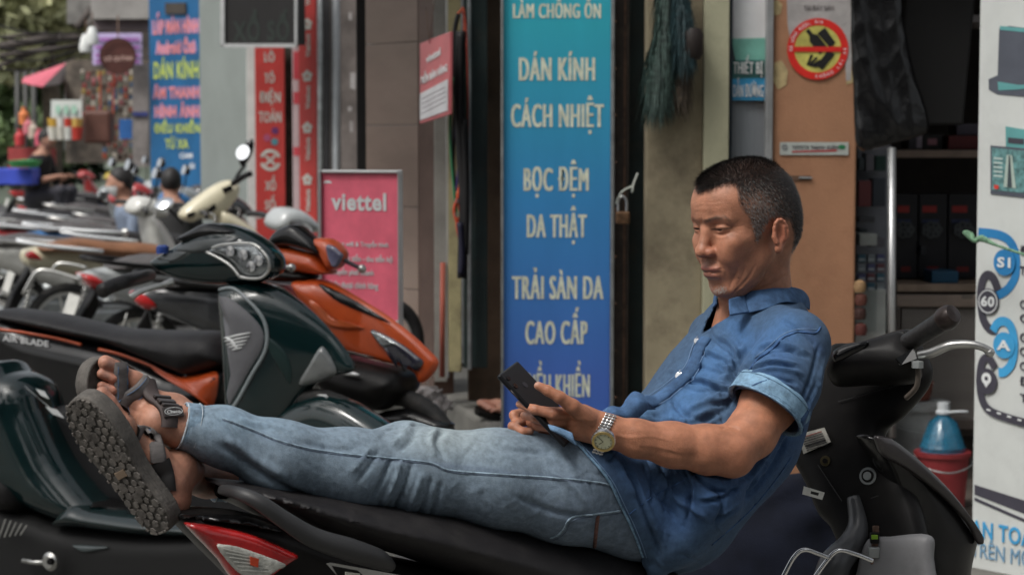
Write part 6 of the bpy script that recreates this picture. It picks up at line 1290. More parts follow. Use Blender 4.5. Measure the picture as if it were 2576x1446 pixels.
# ---- sandals
m_sole = M('grey_rubber', (.085, .078, .07), .8, var=.3, vscale=30, bump=.0012, bscale=180, dirt=((.16, .14, .12), .6, 25)); m_tread = M('tread_rubber', (.11, .1, .09), .85, var=.3, vscale=50, bump=.001, bscale=250, dirt=((.18, .155, .13), .6, 40))
m_web = M('grey_webbing', (.125, .115, .112), .85, var=.25, vscale=30, bump=.001, bscale=500, stretch=(1, 1, 4)); m_wbl = M('blue_thread', (.08, .17, .32), .8)
SOLE = [(-.014, 0), (-.008, .024), (.02, .037), (.07, .036), (.11, .038), (.16, .050), (.21, .052), (.245, .042), (.262, .02), (.262, -.005), (.25, -.028), (.22, -.044), (.18, -.051), (.12, -.043), (.07, -.036), (.02, -.035), (-.008, -.024)]
def sandal(Ft):
    out = spline(SOLE, 5, True)
    def f(p):
        q = Ft.loc(p); d2 = poly_sd(q[:, 0], q[:, 1], out); zz = q[:, 2]+.012
        f = smax(d2, np.abs(zz)-.0135, .006); rim = np.abs(d2+.003)-.0028; f = np.minimum(f, smax(rim, np.abs(q[:, 2]-.004)-.004, .002))
        return f+.0008*np.cos(np.clip(np.abs(q[:, 2]+.012), 0, .012)*900)*(np.abs(d2) < .004)
    lo, hi = bb([Ft.wor((a, b, c_)) for a in (-.03, .28) for b in (-.065, .065) for c_ in (-.03, .02)], .005)
    V, F = mesh_sdf(f, lo, hi, .0026); return mk('sandal', V, F, m_sole, MAN, True)
SR, SL = sandal(FR), sandal(FL)
# the tread: every lug of the lower sandal is a piece
rg = np.random.default_rng(5); outn = spline(SOLE, 5, True)
cand = []
for i in range(15):
    for j in range(7): cand.append((-.002+i*.0182+(.009 if j % 2 else 0), -.045+j*.015))
big = {(3, 3), (5, 2), (6, 3), (8, 4), (10, 3), (11, 2), (12, 4), (9, 2), (13, 3), (7, 5), (2, 2), (4, 4)}
def lug(c_, r, ribs, m):
    n = 6 if r > .006 else 5; a0 = rg.random()*6; ring = [(c_[0]+r*1.15*math.cos(a0+2*math.pi*k/n), c_[1]+r*math.sin(a0+2*math.pi*k/n)) for k in range(n)]
    o = prism('lug', [FR.wor((a, b, -.0262)) for a, b in ring], -FR.d*.0020, m, SR, .0006)
    if ribs:
        g = G()
        for k in range(-2, 3): g.add(*box_geo(FR.wor((c_[0]-r*.75, c_[1]+k*r*.33-.0006, -.0282)), FR.l*r*1.5, FR.m*.0013, -FR.d*.0012))
        g.obj('lug_ribs', m, SR)['kind'] = 'stuff'
nl = 0
for k_, c_ in enumerate(cand):
    d2 = poly_sd(np.array([c_[0]]), np.array([c_[1]]), outn)[0]; i, j = k_//7, k_ % 7
    if d2 > -.005: continue
    lug((c_[0]+rg.normal(0, .001), c_[1]+rg.normal(0, .001)), .0102 if (i, j) in big else rg.uniform(.0058, .0076), (i, j) in big, m_tread); nl += 1
for k in range(0, len(outn), 2):
    a, b = outn[k]; n_ = nrm(outn[(k+1) % len(outn)]-outn[k-1]); cbox('edge_lug', FR.wor((a*.975+.003, b*.93, -.0272)), (.006, .0035, .003), m_tread, SR, .001, ax=[FR.R@np.array([n_[0], n_[1], 0]), FR.R@np.array([-n_[1], n_[0], 0]), FR.d])
box('brand_plate', FR.wor((.105, -.012, -.0268)), FR.l*.012, FR.m*.022, -FR.d*.003, M('tan_plate', (.18, .13, .09), .6), SR, .0005)
def strap(Ft, bv, a, b, w_, par, m=None, th=.0024, blue=True, lift=0, n=26):
    P3, N3 = [], []
    for k in range(n+1):
        u = k/n; l = a[0]+(b[0]-a[0])*u; mm_ = a[1]+(b[1]-a[1])*u; h = bv.ray_cast(Vector(Ft.wor((l, mm_, .22))), Vector(-Ft.d)); g_ = Ft.wor((l, mm_, .0))
        if h[0] is not None and np.dot(np.array(h[0])-g_, Ft.d) > .002: P3.append(np.array(h[0]))
    P3 = np.array(P3); Q = (P3-Ft.o)@Ft.R
    for _ in range(3): Q[1:-1, 2] = np.maximum(Q[1:-1, 2], (Q[:-2, 2]+Q[2:, 2])/2)
    P3 = Ft.o+Q@Ft.R.T; T = np.gradient(P3, axis=0); L_ = nrm(b[0]*Ft.l-a[0]*Ft.l+(b[1]-a[1])*Ft.m); S_0 = np.cross(Ft.d, L_)
    N3 = np.cross(T, S_0); N3 = np.array([nrm(q)*(1 if np.dot(q, Ft.d) > 0 else -1) for q in N3])
    for _ in range(5): N3[1:-1] = N3[1:-1]*.4+(N3[:-2]+N3[2:])*.3; N3[0] = N3[1]; N3[-1] = N3[-2]
    o = ribbon_pts('strap', P3, N3, w_, th, bv, m or m_web, .001+lift, par)
    if blue:
        for sg in (-.34, .34): tube('strap_thread', (P3+np.array([nrm(np.cross(t_, n_)) for t_, n_ in zip(T, N3)])*w_*sg+N3*(th+.0012+lift-w_*w_*.9*.3))[2:-2], .0005, m_wbl, par, 4)
    return P3, N3
m_bs = M('brown_strap', (.055, .042, .04), .7, var=.2); m_bks = M('black_strap', (.018, .017, .017), .6, var=.2); m_bk = M('buckle_plastic', (.03, .023, .022), .3, var=.1, coat=.2)
BL, BR = bvh_of(FTL), bvh_of(FTR)
strap(FL, BL, (.224, .040), (.176, -.043), .026, SL); strap(FL, BL, (.200, -.046), (.166, .036), .024, SL, lift=.002)
pC, nC = strap(FL, BL, (.168, .036), (.136, -.038), .030, SL, m_bs, .003, False, .002)
strap(FR, BR, (.205, .044), (.150, -.043), .024, SR); strap(FR, BR, (.190, -.046), (.125, .040), .025, SR, lift=.002)
FB = bvh_of(FTL, FTR)
def hxy2(x, y): return (126+.478*x, 754.7+.478*y)
ribbon('strap', [hxy2(*q) for q in ((455, 705), (520, 700), (560, 760), (572, 850))], .024, .0022, FB, m_web, .0012, 8, SR, proj=False)
ribbon('strap', [hxy2(*q) for q in ((575, 850), (590, 900), (600, 960), (606, 1010))], .033, .003, FB, m_bks, .002, 8, SR, proj=False)
k_ = len(pC)*11//20; bn = nC[k_]; bo = pC[k_]+bn*.007; bu = nrm(np.cross(pC[k_+1]-pC[k_-1], bn)); bv_ = nrm(pC[k_+1]-pC[k_-1])
for dz, hh in ((-.013, .007), (0, .011), (.012, .007)): cbox('buckle', bo+bv_*dz, (.032, hh, .006), m_bk, SL, .002, ax=[bu, bv_, bn])
k2 = min(k_+5, len(pC)-2); ln = nrm(nC[k2]-nrm(ray(360, 1070))*.6); lo_ = pC[k2]+nC[k2]*.009; lu = nrm(np.cross(ln, [0, 0, 1])); lu = lu if lu[0] > 0 else -lu; lw = np.cross(ln, lu); lw = lw if lw[2] > 0 else -lw
cbox('logo_tab', lo_, (.034, .018, .004), m_bk, SL, .002, ax=[lu, lw, ln])
pr = [lo_+ln*.0022+lu*.0145*math.cos(a)+lw*.006*math.sin(a) for a in np.linspace(0, 6.28, 30)]; g = G(); g.add(*tube_geo(pr, .0004, 5, False)); g.obj('logo_ring', m_wt, SL); lettering('Chaco', lo_-lu*.011-lw*.0028+ln*.0022, lu*.022, lw*.0052, m_wt, SL, .01, depth=.0005)
# ---- phone in the hands
PH = thing('mobile_phone', 'black mobile phone held up in both hands by the reclining man', 'phone', tuple(P(1330, 980, 3.24)))
pa_ = P(1255, 941, 3.225); kx = 3.24/FPX; wvec = nrm([41*kx, .056, 21*kx])*.074; lv = np.array([107*kx*1.0, 0, -96*kx]); lv = lv-wvec*np.dot(lv, wvec)/np.dot(wvec, wvec); lv = nrm(lv)*.156; nv = nrm(np.cross(lv, wvec)); nv = nv if nv[1] < 0 else -nv
bev(box('phone_body', pa_, wvec, lv, -nv*.0088, M('phone_black', (.005, .005, .006), .3, var=.1, spec=.3), PH, .003), .0035, 3)
for q in range(2): lathe('camera_lens', [(.0, 0), (.0048, 0), (.0048, .0012), (.0, .0012)], pa_+wvec*.16+lv*(.09+.11*q)+nv*.0, col(10, 10, 14, .1), PH, nv, 16)
lathe('fingerprint_reader', [(.0, 0), (.0055, 0), (.0055, .0006), (.0, .0006)], pa_+wvec*.5+lv*.25, col(34, 34, 40, .3), PH, nv, 20)
tube('side_button', [pa_-wvec*.005+lv*.2-nv*.004, pa_-wvec*.005+lv*.32-nv*.004], .001, m_bk, PH, 6)
# ================= scooters =================
m_rub = M('tyre_rubber', (.018, .018, .018), .75, var=.3, vscale=30, bump=.001, bscale=150, dirt=((.09, .08, .07), .5, 20))
m_blk = M('gloss_black', (.005, .005, .0055), .13, var=.3, vscale=5, coat=.15, spec=.4, rvar=.2, dirt=((.05, .048, .045), .25, 9))
m_mat = M('satin_black_plastic', (.0065, .006, .006), .4, spec=.22, var=.25, vscale=10, bump=.00012, bscale=500, dirt=((.03, .028, .025), .3, 14))
m_seat = M('seat_vinyl', (.014, .013, .014), .46, spec=.35, var=.2, vscale=8, bump=.0010, bscale=90, dirt=((.07, .065, .062), .3, 12))
m_green = M('dark_green_paint', (.003, .015, .016), .08, var=.2, vscale=4, coat=.5, spec=.5, rvar=.15)
m_org = M('orange_paint', (.5, .075, .015), .32, var=.12, vscale=5, coat=.4, dirt=((.25, .06, .03), .3, 8))
m_grey = M('grey_plastic', (.13, .13, .14), .5, var=.15, vscale=8, bump=.0004, bscale=500)
m_chr = M('brushed_lever', (.5, .5, .48), .3, metal=.9, var=.2, vscale=40, dirt=((.2, .19, .17), .4, 40))
m_lens = M('clear_lens', (.26, .28, .29), .08, metal=.75, var=.5, vscale=14, coat=1, bump=.004, bscale=40)
m_redl = M('red_lens', (.36, .012, .012), .14, var=.25, vscale=12, coat=.7, bump=.0005, bscale=220)
m_wing = M('silver_print', (.72, .73, .73), .35, metal=.2, var=.1)
class Frame:
    def __init__(s, x, y, t, head_deg, pk=.8):
        s.pk = pk
        a = math.radians(head_deg); s.h = np.array([math.cos(a), math.sin(a), 0]); s.w = np.array([math.sin(a), -math.cos(a), 0])   # w: its side towards the street
        if s.w[1] > 0: s.w = -s.w
        s.z = np.array([0, 0, 1.]); s.o = P(x, y, t); s.R = np.stack([s.h, s.w, s.z], 1)
    def un(s, x, y, w=0): return (hit(x, y, s.o+s.w*w, s.w)-s.o)@s.R
    def wor(s, q): return s.o+np.asarray(q)@s.R.T
    def panel(s, name, px, W, mat, parent, w0=0, rnd=.01, h=.006, bul=.03, wfun=None, plane=None, sm=4, n=None, round_=True):
        wp = (w0+W*s.pk) if plane is None else plane
        pts = np.array([s.un(x, y, wp) for x, y in px])[:, [0, 2]]
        out = spline(pts, sm, True) if sm > 1 else pts
        def f(p):
            d = poly_sd(p[:, 0], p[:, 2], out); t = np.clip(-d/bul, 0, 1); hh = W*(.35+.65*np.sqrt(1-(1-t)**2)) if round_ else np.full(len(p), W)
            if wfun is not None: hh = hh*wfun(p)
            return smax(d, (np.abs(p[:, 1]-w0)-hh)*.8, rnd)
        lo = [out[:, 0].min()-.02, w0-W*1.15-.02, out[:, 1].min()-.02]; hi = [out[:, 0].max()+.02, w0+W*1.15+.02, out[:, 1].max()+.02]
        V, F = mesh_sdf(f, lo, hi, h, 2, lip=2.2); V = s.wor(V)
        return mk(name, V, F if np.linalg.det(s.R) > 0 else F[:, ::-1], mat, parent, True)
    def decal(s, name, px, w, mat, parent, th=.0015, sm=1):
        P3 = [hit(x, y, s.o+s.w*w, s.w) for x, y in px]; return prism(name, P3, s.w*th, mat, parent)
    def on(s, name, px, bv, mat, parent, off=.001, th=.0015):
        off = off+.003     # flat piece laid on the surface behind it
        P3, N3 = [], []
        for x, y in px:
            hh = bv.ray_cast(Vector(CAM), Vector(nrm(ray(x, y))))
            if hh[0] is None: return None
            P3.append(np.array(hh[0])); N3.append(np.array(hh[1]))
        n = nrm(np.mean(N3, 0)); c = np.mean(P3, 0); k = max(np.dot(p_-c, n) for p_ in P3); return prism(name, [p_+n*(k*.0+off) for p_ in P3], n*th, mat, parent)
def obj_bvh(*obs):
    L = []
    for o in obs: L.append((np.array([v.co[:] for v in o.data.vertices])+parent_loc(o.parent) if o.parent else np.array([v.co[:] for v in o.data.vertices]), np.array([tuple(p.vertices) for p in o.data.polygons])))
    return bvh_of(*L)
def wheel(c, axis, r, parent, spokes=5, rimc=None, tw=.05):
    ax = nrm(axis); c = np.asarray(c, float); prof = [(r-.055, -tw*.45), (r-.02, -tw*.62), (r-.006, -tw*.4), (r, 0), (r-.006, tw*.4), (r-.02, tw*.62), (r-.055, tw*.45), (r-.06, 0)]
    S = 40; g = G(); u = nrm(np.cross(ax, [0, 0, 1])); v = np.cross(ax, u); V = []
    for (q, h) in prof+[prof[0]]:
        for k in range(S): a = 2*math.pi*k/S; V.append(c+ax*h+(u*math.cos(a)+v*math.sin(a))*q)
    g.add(V, [(i*S+k, i*S+(k+1) % S, (i+1)*S+(k+1) % S, (i+1)*S+k) for i in range(len(prof)) for k in range(S)]); ty = g.obj('tyre', m_rub, parent, True)
    m_ = rimc or m_steel; g = G(); g.add(*ring_geo(c-ax*tw*.4, ax, r-.075, r-.052, tw*.8, 36)); g.add(*lathe_geo([(.0, -.03), (.035, -.03), (.035, .03), (0, .03)], c, ax, 14))
    for k in range(spokes):
        a = 2*math.pi*k/spokes; d = u*math.cos(a)+v*math.sin(a); g.add(*tube_geo([c+d*.02, c+d*(r-.06)], .009 if spokes < 9 else .0015, 6))
    g.obj('rim', m_chr, ty, False)['kind'] = 'stuff'; return ty
# ---------- the black scooter that carries the man ----------
F1 = Frame(1400, 1400, 3.42, 30)
S1 = thing('scooter', 'black scooter in the foreground carrying the reclining man', 'scooter', tuple(F1.wor((0, 0, -.7))))
F1.panel('rear_body', [(480, 1312), (540, 1303), (640, 1308), (740, 1330), (860, 1375), (1000, 1418), (1240, 1475), (1330, 1560), (1300, 1680), (900, 1640), (720, 1560), (640, 1480), (540, 1380)], .125, m_mat, S1, h=.008, wfun=lambda p: np.clip(.45+(p[:, 0]+.62)*1.3, .45, 1))
tl = F1.panel('tail_light', [(476, 1322), (492, 1318), (560, 1328), (650, 1350), (752, 1396), (756, 1404), (735, 1418), (690, 1450), (655, 1480), (610, 1480), (560, 1412), (500, 1350)], .02, m_redl, S1, w0=.098, rnd=.006, h=.004, bul=.012, sm=2)
tb = obj_bvh(tl)
LEN = [(545, 1372), (560, 1368), (600, 1374), (660, 1394), (724, 1420), (700, 1434), (672, 1452), (640, 1462), (600, 1440), (570, 1408)]
F1.panel('clear_lens', LEN, .004, M('lens_clear', (.42, .42, .38), .2, var=.3, vscale=30, coat=.8, bump=.002, bscale=120), tl, w0=.1215, rnd=.003, h=.003, bul=.01, sm=2)
for k in range(6): F1.decal('lens_rib', band([(560+k*9, 1378+k*11), (620+k*13, 1392+k*9)], 2.2, sp=False), .1262, M('rib_glass', (.6, .6, .55), .15, coat=1) if k == 0 else bpy.data.materials['rib_glass'], tl, .001)
F1.decal('amber_bulb', [(628, 1398), (650, 1404), (648, 1426), (630, 1420)], .1268, col(190, 70, 40, .3), tl, .002)
F1.panel('tail_cover', [(478, 1303), (560, 1301), (640, 1306), (700, 1322), (745, 1345), (700, 1345), (620, 1330), (540, 1318), (482, 1314)], .09, m_blk, S1, h=.006, bul=.02)
F1.panel('seat', [(596, 1236), (660, 1240), (760, 1250), (1000, 1282), (1200, 1312), (1400, 1352), (1600, 1392), (1740, 1440), (1700, 1600), (1450, 1560), (1250, 1486), (1080, 1425), (960, 1390), (860, 1350), (760, 1300), (660, 1262)], .15, m_seat, S1, h=.008, rnd=.03, bul=.09)
rail_c = [F1.wor(F1.un(x, y, w)) for x, y, w in ((560, 1232, .04), (600, 1240, .12), (650, 1262, .15), (720, 1310, .16), (790, 1352, .165), (880, 1382, .165), (950, 1405, .16), (985, 1425, .15))]
tube('grab_rail', rail_c, [.008, .010, .012, .0135, .0155, .018, .016, .008], M('grab_rail_rubber', (.026, .026, .027), .42, var=.15, vscale=10, bump=.0005, bscale=600), S1, 14, 8)
tube('grab_rail', [F1.wor(F1.un(x, y, w)) for x, y, w in ((560, 1232, -.04), (600, 1250, -.12), (650, 1275, -.15), (760, 1330, -.16), (900, 1380, -.15))], .014, m_mat, S1, 10, 6)
F1.decal('trim_insert', [(820, 1416), (832, 1414), (1010, 1446), (1010, 1470), (850, 1450)], .128, m_chr, S1); F1.decal('trim_insert', [(835, 1422), (900, 1434), (930, 1462), (850, 1448)], .13, m_mat, S1)
F1.decal('rating_plate', [(868, 1437), (905, 1442), (905, 1456), (868, 1452)], .132, col(180, 180, 170), S1)
wheel(F1.wor((-.52, 0, -.42)), F1.w, .26, S1)
# front: leg shield seen from the rider's side, steering cover, front cowl
F1b = Frame(2200, 1150, 3.86, 30); NB = nrm(-F1b.h*.86+np.array([0, 0, .25])+F1b.w*.42)
class PFrame(Frame):
    def __init__(s, o, n):
        s.pk = .8
        s.w = nrm(n); s.h = nrm(np.cross([0, 0, 1], s.w)); s.h = s.h if s.h[0] > 0 else -s.h; s.z = np.cross(s.h, s.w); s.z = s.z if s.z[2] > 0 else -s.z; s.o = np.asarray(o, float); s.R = np.stack([s.h, s.w, s.z], 1)
PB = PFrame(P(2150, 1150, 3.80), NB)
ls = PB.panel('leg_shield', [(2086, 862), (2160, 850), (2262, 820), (2292, 836), (2330, 905), (2334, 940), (2318, 980), (2262, 1045), (2215, 1090), (2260, 1170), (2310, 1280), (2330, 1400), (2330, 1520), (2120, 1540), (2090, 1480), (2104, 1410), (2080, 1330), (2046, 1290), (2014, 1215), (1968, 1120), (1950, 1000), (2000, 900)], .03, m_mat, S1, h=.008, rnd=.02, bul=.05)
PC = PFrame(P(2150, 900, 3.72), nrm(-F1b.h*.6+F1b.w*.6+np.array([0, 0, .6])))
hcv_ = PC.panel('handlebar_cover', [(2084, 856), (2150, 846), (2230, 826), (2262, 818), (2284, 830), (2305, 870), (2318, 915), (2270, 930), (2190, 930), (2085, 930)], .05, m_mat, S1, h=.007, rnd=.02, bul=.05)
PC.panel('dash_glass', [(2092, 880), (2120, 862), (2170, 852), (2188, 856), (2175, 872), (2140, 888), (2100, 905)], .012, m_blk, S1, w0=.047, h=.004, bul=.02)
FS = Frame(2350, 1250, 3.80, 32)
FS.panel('front_cowl', [(2208, 1098), (2262, 1112), (2330, 1165), (2400, 1235), (2450, 1300), (2478, 1352), (2472, 1390), (2462, 1440), (2450, 1560), (2250, 1560), (2300, 1400), (2296, 1300), (2262, 1200), (2215, 1120)], .055, m_blk, S1, h=.007, rnd=.02, bul=.08)
FS.panel('cowl_core', [(2360, 1230), (2400, 1240), (2450, 1300), (2478, 1352), (2472, 1390), (2462, 1440), (2450, 1560), (2360, 1560), (2340, 1400)], .12, m_blk, S1, w0=-.12, h=.012, rnd=.03, bul=.1, plane=.04)
FS.panel('cowl_fairing', [(2210, 1096), (2236, 1098), (2262, 1110), (2330, 1165), (2400, 1235), (2450, 1300), (2480, 1348), (2478, 1372), (2466, 1366), (2440, 1318), (2370, 1245), (2290, 1185), (2230, 1150), (2212, 1115)], .012, M('worn_black', (.03, .026, .027), .3, var=.3, vscale=9, coat=.3, dirt=((.14, .12, .12), .5, 8)), S1, w0=.055, h=.005, bul=.02)
PB.panel('storage_box', [(2176, 1354), (2230, 1346), (2332, 1342), (2340, 1400), (2336, 1520), (2150, 1520), (2150, 1430)], .02, M('worn_grey_panel', (.16, .16, .165), .45, var=.2, vscale=6, dirt=((.06, .06, .06), .5, 9)), S1, w0=.04, h=.006, bul=.03)
wheel(F1b.wor((.34, 0, -.72)), F1b.w, .26, S1)
tube('frame_tube', [P(*q) for q in ((2075, 1500, 3.7), (2100, 1420, 3.7), (2140, 1370, 3.72), (2160, 1320, 3.74), (2150, 1250, 3.76))], [.03, .03, .024, .02, .015], M('grey_tube', (.05, .052, .056), .35, var=.2, coat=.2), S1, 14, 6)
gp = tube('grip', [P(2258, 880, 3.70), P(2300, 852, 3.66), P(2345, 824, 3.62), P(2372, 806, 3.60)], [.019, .0175, .0185, .0195], M('grip_rubber', (.014, .013, .013), .42, var=.2, vscale=30, bump=.002, bscale=70), S1, 18, 6)
lathe('bar_end', [(0, -.004), (.020, -.004), (.0225, .004), (.0215, .018), (.017, .026), (.0, .028)], P(2374, 805, 3.598), M('bar_end_metal', (.03, .022, .02), .3, metal=.4, var=.4, vscale=40), S1, nrm(P(2372, 806, 3.60)-P(2345, 824, 3.62)), 20)
for k in range(4): g = G(); g.add(*lathe_geo([(.0225-.001*(k % 2), 0), (.0225-.001*(k % 2), .004)], P(2256+k*4, 881-k*2.6, 3.702-.004*k), nrm(P(2300, 852, 3.66)-P(2258, 880, 3.70)), 20)); g.obj('grip_ring', m_mat, S1, False)
tube('brake_lever', [P(*q) for q in ((2312, 893, 3.64), (2345, 886, 3.62), (2390, 868, 3.6), (2440, 866, 3.59), (2474, 874, 3.585), (2492, 886, 3.585))], [.008, .009, .0085, .0075, .007, .008], m_chr, S1, 10, 6, flat=((0, 0, 1), 1.0))
lathe('lever_ball', [(.009*math.sin(a), -.009*math.cos(a)) for a in np.linspace(.05, 3.1, 9)], P(2490, 886, 3.585), m_chr, S1, (0, 0, 1), 12)
tube('brake_hose', [P(*q) for q in ((2308, 915, 3.64), (2310, 945, 3.64), (2304, 975, 3.65), (2280, 1000, 3.68))], .005, M('hose', (.12, .1, .085), .5, metal=.3, var=.3), S1, 8, 5)
lathe('hose_bolt', [(0, 0), (.011, 0), (.011, .012), (0, .013)], P(2308, 925, 3.63), m_steel, S1, (0, 0, 1), 6)
PBV = obj_bvh(ls); HCV = obj_bvh(hcv_)
stk = PB.on('warning_label', [(2010, 1094), (2078, 1076), (2094, 1112), (2026, 1142)], PBV, M('label_white', (.38, .37, .33), .5, var=.25, vscale=40), S1, .003)
for k in range(7): PB.on('label_print', band([(2020+k*2.5, 1102+k*5.4), (2072+k*2.5, 1086+k*5.4)], 1.8 if k != 4 else 4.5, sp=False), PBV, m_ink if k != 0 else col(140, 60, 50), S1, .0055, .0006)
def disc(x, y, rs, ms, nm, bv, par):
    hh = bv.ray_cast(Vector(CAM), Vector(nrm(ray(x, y)))); c = np.array(hh[0]); n = nrm(np.array(hh[1])-nrm(ray(x, y))*.6)
    for i, (r, m_) in enumerate(zip(rs, ms)): lathe(nm, [(0, 0), (r, 0), (r*.95, .003), (0, .0032)], c+n*(.001+.0022*i), m_, par, n, 22)
disc(2184, 1197, (.0165, .012, .008), (m_steel, m_mat, m_steel), 'key_lock', PBV, S1); disc(2077, 1159, (.010, .005), (M('dull_brass', (.08, .065, .03), .5, metal=.5), m_mat), 'screw_head', PBV, S1); disc(2266, 912, (.004, .0025), (m_steel, m_mat), 'switch_pin', HCV, S1)
PB.on('switch_block', [(2248, 905), (2292, 878), (2300, 905), (2262, 920)], HCV, m_blk, S1, .004, .006); PB.on('cowl_seam', band([(2110, 1010), (2200, 985), (2300, 960)], 2, sp=False), PBV, M('seam_grey', (.03, .03, .03), .4), S1, .001, .001); PB.on('cowl_seam', band([(2060, 1170), (2120, 1260)], 2, sp=False), PBV, bpy.data.materials['seam_grey'], S1, .001, .001); PB.on('panel_seam', band([(2190, 1255), (2290, 1220)], 1.6, sp=False), PBV, m_ink, S1, .002, .0006)
# hook, chrome loops in the foot well
hk = [(2203, 1322), (2203, 1360), (2196, 1392), (2196, 1416), (2208, 1424), (2220, 1414), (2218, 1396)]
tube('bag_hook', [P(x, y, 3.68) for x, y in hk], .006, m_rust, S1, 8, 4); cbox('hook_block', P(2200, 1352, 3.672), (.016, .012, .02), m_mat, S1, .002); cbox('hook_tag', P(2200, 1350, 3.664), (.012, .004, .008), col(120, 160, 40, .4), S1, .001); cbox('hook_block', P(2198, 1388, 3.672), (.02, .012, .02), m_steel, S1, .002)
for pts in ([(1960, 1470), (1996, 1402), (2024, 1382), (2060, 1392), (2090, 1404)], [(2030, 1480), (2075, 1416), (2108, 1384), (2150, 1392), (2196, 1410)]): tube('chrome_loop', [P(x, y, 3.6) for x, y in pts], .0042, M('chrome', (.7, .7, .7), .12, metal=1, var=.1) if 'chrome' not in bpy.data.materials else bpy.data.materials['chrome'], S1, 8, 6)
pn_ = thing('key_card', 'white tag card tucked beside the black leg shield', 'tag', tuple(P(2045, 1236, 3.62))); prism('card', [P(2022, 1222, 3.61), P(2074, 1238, 3.64), P(2068, 1256, 3.64), P(2018, 1242, 3.61)], (0, -.002, 0), col(205, 205, 200, .5), pn_)
prism('print', [P(2040, 1234, 3.605), P(2060, 1239, 3.61), P(2058, 1246, 3.61), P(2039, 1241, 3.605)], (0, -.001, 0), m_ink, pn_)
tube('mirror_stub', [P(2276, 860, 3.72), P(2270, 835, 3.72)], .006, m_mat, S1, 8)
# ---------- dark green scooter ----------
def vx(cx, cy): return (251.6+cx*.478, 440.3+cy*.478)
def VX(*a): return [vx(*q) for q in a]
def lx(cx, cy): return (cx*.478, 754.7+cy*.478)
def LX(*a): return [lx(*q) for q in a]
F2 = Frame(600, 1000, 6.15, -28, .1)
S2 = thing('scooter', 'dark green scooter with a winged badge and clear headlight', 'scooter', tuple(F2.wor((-.2, 0, -.62))))
wf = lambda p: np.clip(1.1-np.maximum(p[:, 0]-.0, 0)*2.6, .22, 1)
hd = F2.panel('handlebar_cowl', VX((238, 470), (262, 435), (330, 395), (400, 350), (480, 296), (560, 258), (640, 262), (740, 305), (830, 368), (880, 430), (888, 500), (850, 545), (770, 572), (640, 582), (520, 578), (400, 560), (300, 520)), .075, m_green, S2, plane=.055, h=.006, rnd=.02, bul=.07)
F2.panel('meter_visor', VX((420, 335), (500, 285), (570, 252), (650, 262), (740, 300), (640, 330), (560, 345), (470, 352)), .06, m_blk, S2, w0=.02, h=.005, rnd=.015, bul=.04)
hl_ = F2.panel('headlight', VX((566, 402), (640, 368), (780, 362), (845, 395), (884, 455), (872, 520), (800, 540), (745, 524), (700, 470), (640, 428)), .012, m_lens, S2, plane=.085, w0=.078, h=.004, rnd=.006, bul=.03)
for pl in ([(560, 405), (630, 440), (690, 480), (735, 535)], [(735, 535), (790, 545), (850, 540), (888, 500), (884, 440), (850, 395)], [(590, 385), (650, 366), (790, 360), (850, 392)]): tube('lamp_trim', [F2.wor(F2.un(*vx(*q), .096)) for q in pl], .005, m_chr, hl_, 6, 5)
for q in ((690, 400), (760, 420), (800, 480), (840, 450)): lathe('reflector', [(0, 0), (.012, .0), (.016, .006), (0, .007)], F2.wor(F2.un(*vx(*q), .094)), M('reflector_chrome', (.7, .72, .75), .08, metal=1) if 'reflector_chrome' not in bpy.data.materials else bpy.data.materials['reflector_chrome'], hl_, F2.w, 10)
sh = F2.panel('front_shield', VX((578, 620), (600, 585), (680, 572), (800, 586), (900, 640), (1010, 725), (1120, 830), (1200, 930), (1250, 1020), (1235, 1060), (1140, 1080), (1040, 1120), (980, 1200), (900, 1340), (740, 1400), (640, 1360), (612, 1200), (600, 1000), (586, 800)), .12, m_green, S2, plane=.10, h=.008, rnd=.025, bul=.13, wfun=wf)
SB2 = obj_bvh(sh)
def onshield(name, px, m_, th, fr=F2, bv=None, par=S2, off=.001):
    bv = bv or SB2; pts = spline(np.array(px, float), 3, True); P3 = []
    for x, y in pts:
        hh = bv.ray_cast(Vector(CAM), Vector(nrm(ray(x, y))))
        P3.append(None if hh[0] is None else np.array(hh[0])+np.array(hh[1])*off)
    P3 = [p_ for p_ in P3 if p_ is not None]
    if len(P3) < 3: return
    c2 = np.mean([q for q in px], 0); hh = bv.ray_cast(Vector(CAM), Vector(nrm(ray(*c2)))); cc = np.array(hh[0])+np.array(hh[1])*(off+th) if hh[0] is not None else np.mean(P3, 0)
    # fan with an inner ring so that it follows the curve
    V = []; F = []; K = len(P3)
    rings = [1, .93, .6, .3]
    for r_ in rings:
        for x, y in pts[:K]:
            a = c2+(np.array([x, y])-c2)*r_; hh = bv.ray_cast(Vector(CAM), Vector(nrm(ray(*a)))); o_ = th if r_ < 1 else 0
            V.append(np.array(hh[0])+np.array(hh[1])*(off+o_) if hh[0] is not None else cc)
    for i in range(len(rings)-1):
        for k in range(K): F.append((i*K+k, i*K+(k+1) % K, (i+1)*K+(k+1) % K, (i+1)*K+k))
    V.append(cc); F += [((len(rings)-1)*K+k, (len(rings)-1)*K+(k+1) % K, len(V)-1) for k in range(K)]
    return mk(name, V, F, m_, par, True)
onshield('side_inset', VX((608, 655), (640, 640), (690, 652), (760, 706), (830, 775), (862, 838), (850, 920), (800, 1005), (745, 1100), (700, 1180), (676, 1200), (655, 1050), (622, 850)), m_grey, .004)
ib = SB2
